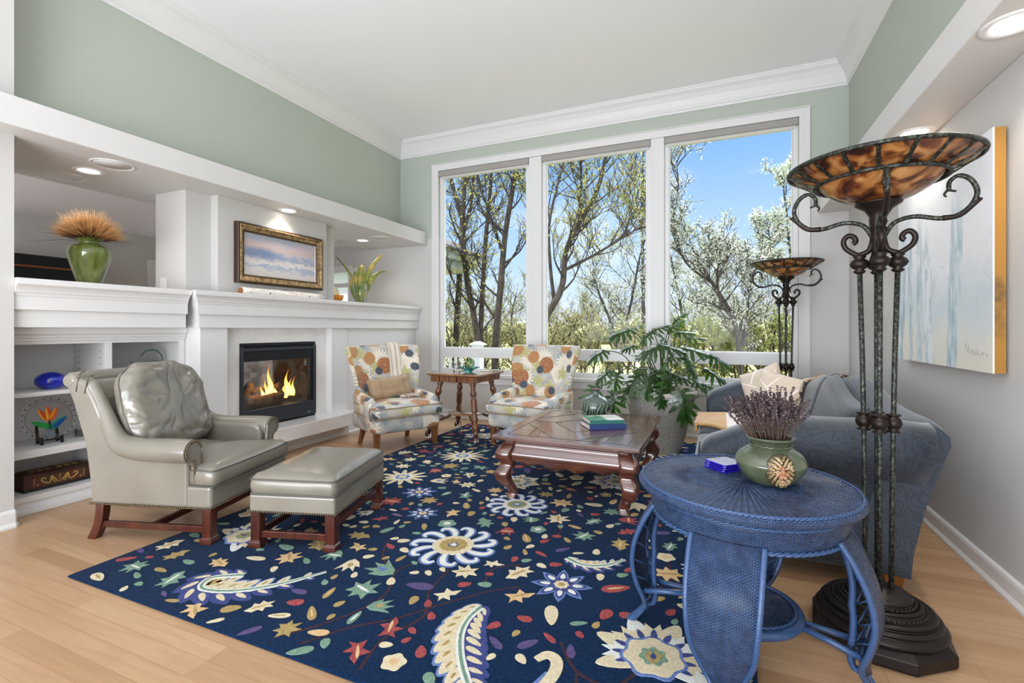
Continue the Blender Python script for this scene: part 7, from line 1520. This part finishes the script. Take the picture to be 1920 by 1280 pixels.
for k, (a, b_, dd, w_) in enumerate(((840, 560, 17, 'low brushy tree far back at the left edge of the left pane'), (905, 590, 19, 'low brushy tree far back between the trunks of the left pane'), (965, 560, 16, 'low brushy tree far back by the first mullion'), (1035, 600, 18, 'low brushy tree far back at the left of the middle pane'), (1095, 590, 20, 'low brushy tree far back in the centre of the middle pane'), (1175, 585, 17, 'low brushy tree far back right of centre in the middle pane'), (1315, 580, 18, 'low brushy tree far back left of centre in the right pane'), (1440, 575, 16, 'low brushy tree far back right of centre in the right pane'))):
    tree('brush_tree', w_, [(V3([(a, 720), (a + 4, 650), (a - 6, 600), (a + 3, b_ - 10)], dd), .05, .014), (V3([(a + 3, 690), (a + 28, 640), (a + 36, b_ + 12)], dd), .04, .01), (V3([(a, 690), (a - 30, 645), (a - 40, b_ + 22)], dd), .04, .01)], 'brush' if k % 2 else 'pale', 20 + k, 11, 1.5, 6, 2, .034, t0=.1, group='brushy trees beyond the lawn', cat='tree')
for k, (a, dd, w_) in enumerate(((850, 10, 'tangled shrub at the foot of the left trunks outside'), (960, 11, 'tangled shrub outside behind the bare floral chair'), (1090, 9.5, 'tangled shrub outside left of the potted plant'), (1290, 10, 'leafy shrub outside right of the potted plant'), (1400, 9, 'leafy shrub outside above the far sofa arm'), (1480, 9.6, 'leafy shrub outside behind the far floor lamp'), (1190, 12, 'leafy shrub outside directly behind the potted plant'))):
    tree('shrub', w_, [(V3([(a + q * 9, 790), (a + q * 22, 700), (a + q * 34, 625 + 9 * abs(q))], dd), .03, .008) for q in (-2, -1, 0, 1, 2)], 'green' if k in (3, 4, 5, 6) else 'brush', 40 + k, 8, .75, 6, 5 if k > 2 else 3, .028, t0=.1, group='shrubs outside the window', cat='shrub')
mb = MB(); rr_ = random.Random(8)
for k in range(150):
    x = -90 + 190 * k / 149; y = 92 + 10 * math.sin(k * .37); h_ = rr_.uniform(2.2, 5.0); mb.ball((x, y, gz(y) + h_ * .35), h_ * .8, u=9, w=6, sz=(1.25, .8, .8))
o = mb.build('treeline', leafmat('far_trees', L(138, 146, 92), L(186, 180, 126), .1)); o['kind'] = 'stuff'; o['label'] = 'hazy line of distant yellow-green trees on the horizon'; o['category'] = 'trees'
# deck railing and eave of the house at the left
M['rail_white'] = pm('rail_white', L(226, 232, 236), .5)
dr_ = thing('deck_railing', 'white deck railing with balusters outside the lower left window pane', 'railing', (-3.72, 7.06, -.05))
MB().box(-2.6, 0, -.045, .045, .90, .945).build('top_rail', M['rail_white'], dr_, bevel=.006); MB().box(-2.6, 0, -.025, .025, .80, .85).build('upper_rail', M['rail_white'], dr_, bevel=.004); MB().box(-2.6, 0, -.025, .025, .08, .14).build('lower_rail', M['rail_white'], dr_, bevel=.004)
for k in range(22): MB().box(-2.5 + .108 * k - .018, -2.5 + .108 * k + .018, -.018, .018, .14, .80).build('baluster', M['rail_white'], dr_)
po = MB().box(-.0, .155, -.0775, .0775, 0, .985).build('post', M['rail_white'], dr_, bevel=.005)
mb = MB(); mb.loft([[(.0775 + sx_ * a, sy * a, z) for sx_, sy in ((-1, -1), (1, -1), (1, 1), (-1, 1))] for a, z in ((.105, .985), (.105, 1.01), (.08, 1.02), (.03, 1.05))], smooth=False); mb.build('post_cap', M['rail_white'], po)
struct('deck', MB().box(-9, -3.55, D + .16, 7.2, -.15, -.05), pm('deck_boards', L(150, 140, 128), .7))
mb = MB(); mb.box(-9, -4.66, 7.75, 9.2, 2.55, 2.72); mb.box(-9, -4.74, 7.85, 9.2, 2.40, 2.56); struct('trim_house_eave', mb, pm('eave_paint', L(186, 198, 190), .5))
mb = MB(); mb.prism([(-9, 2.72), (-4.57, 2.72), (-4.57, 2.76), (-9, 4.8)], 1, 7.68, 9.3); struct('roof_house_wing', mb, pm('shingle_grey', L(92, 90, 92), .9, var=(14, 4, .4, .6), col2=L(120, 118, 118)))
struct('wall_house_wing', MB().box(-9, -6.2, 8.2, 9.0, -1.3, 2.45), pm('siding', L(200, 206, 200), .6))
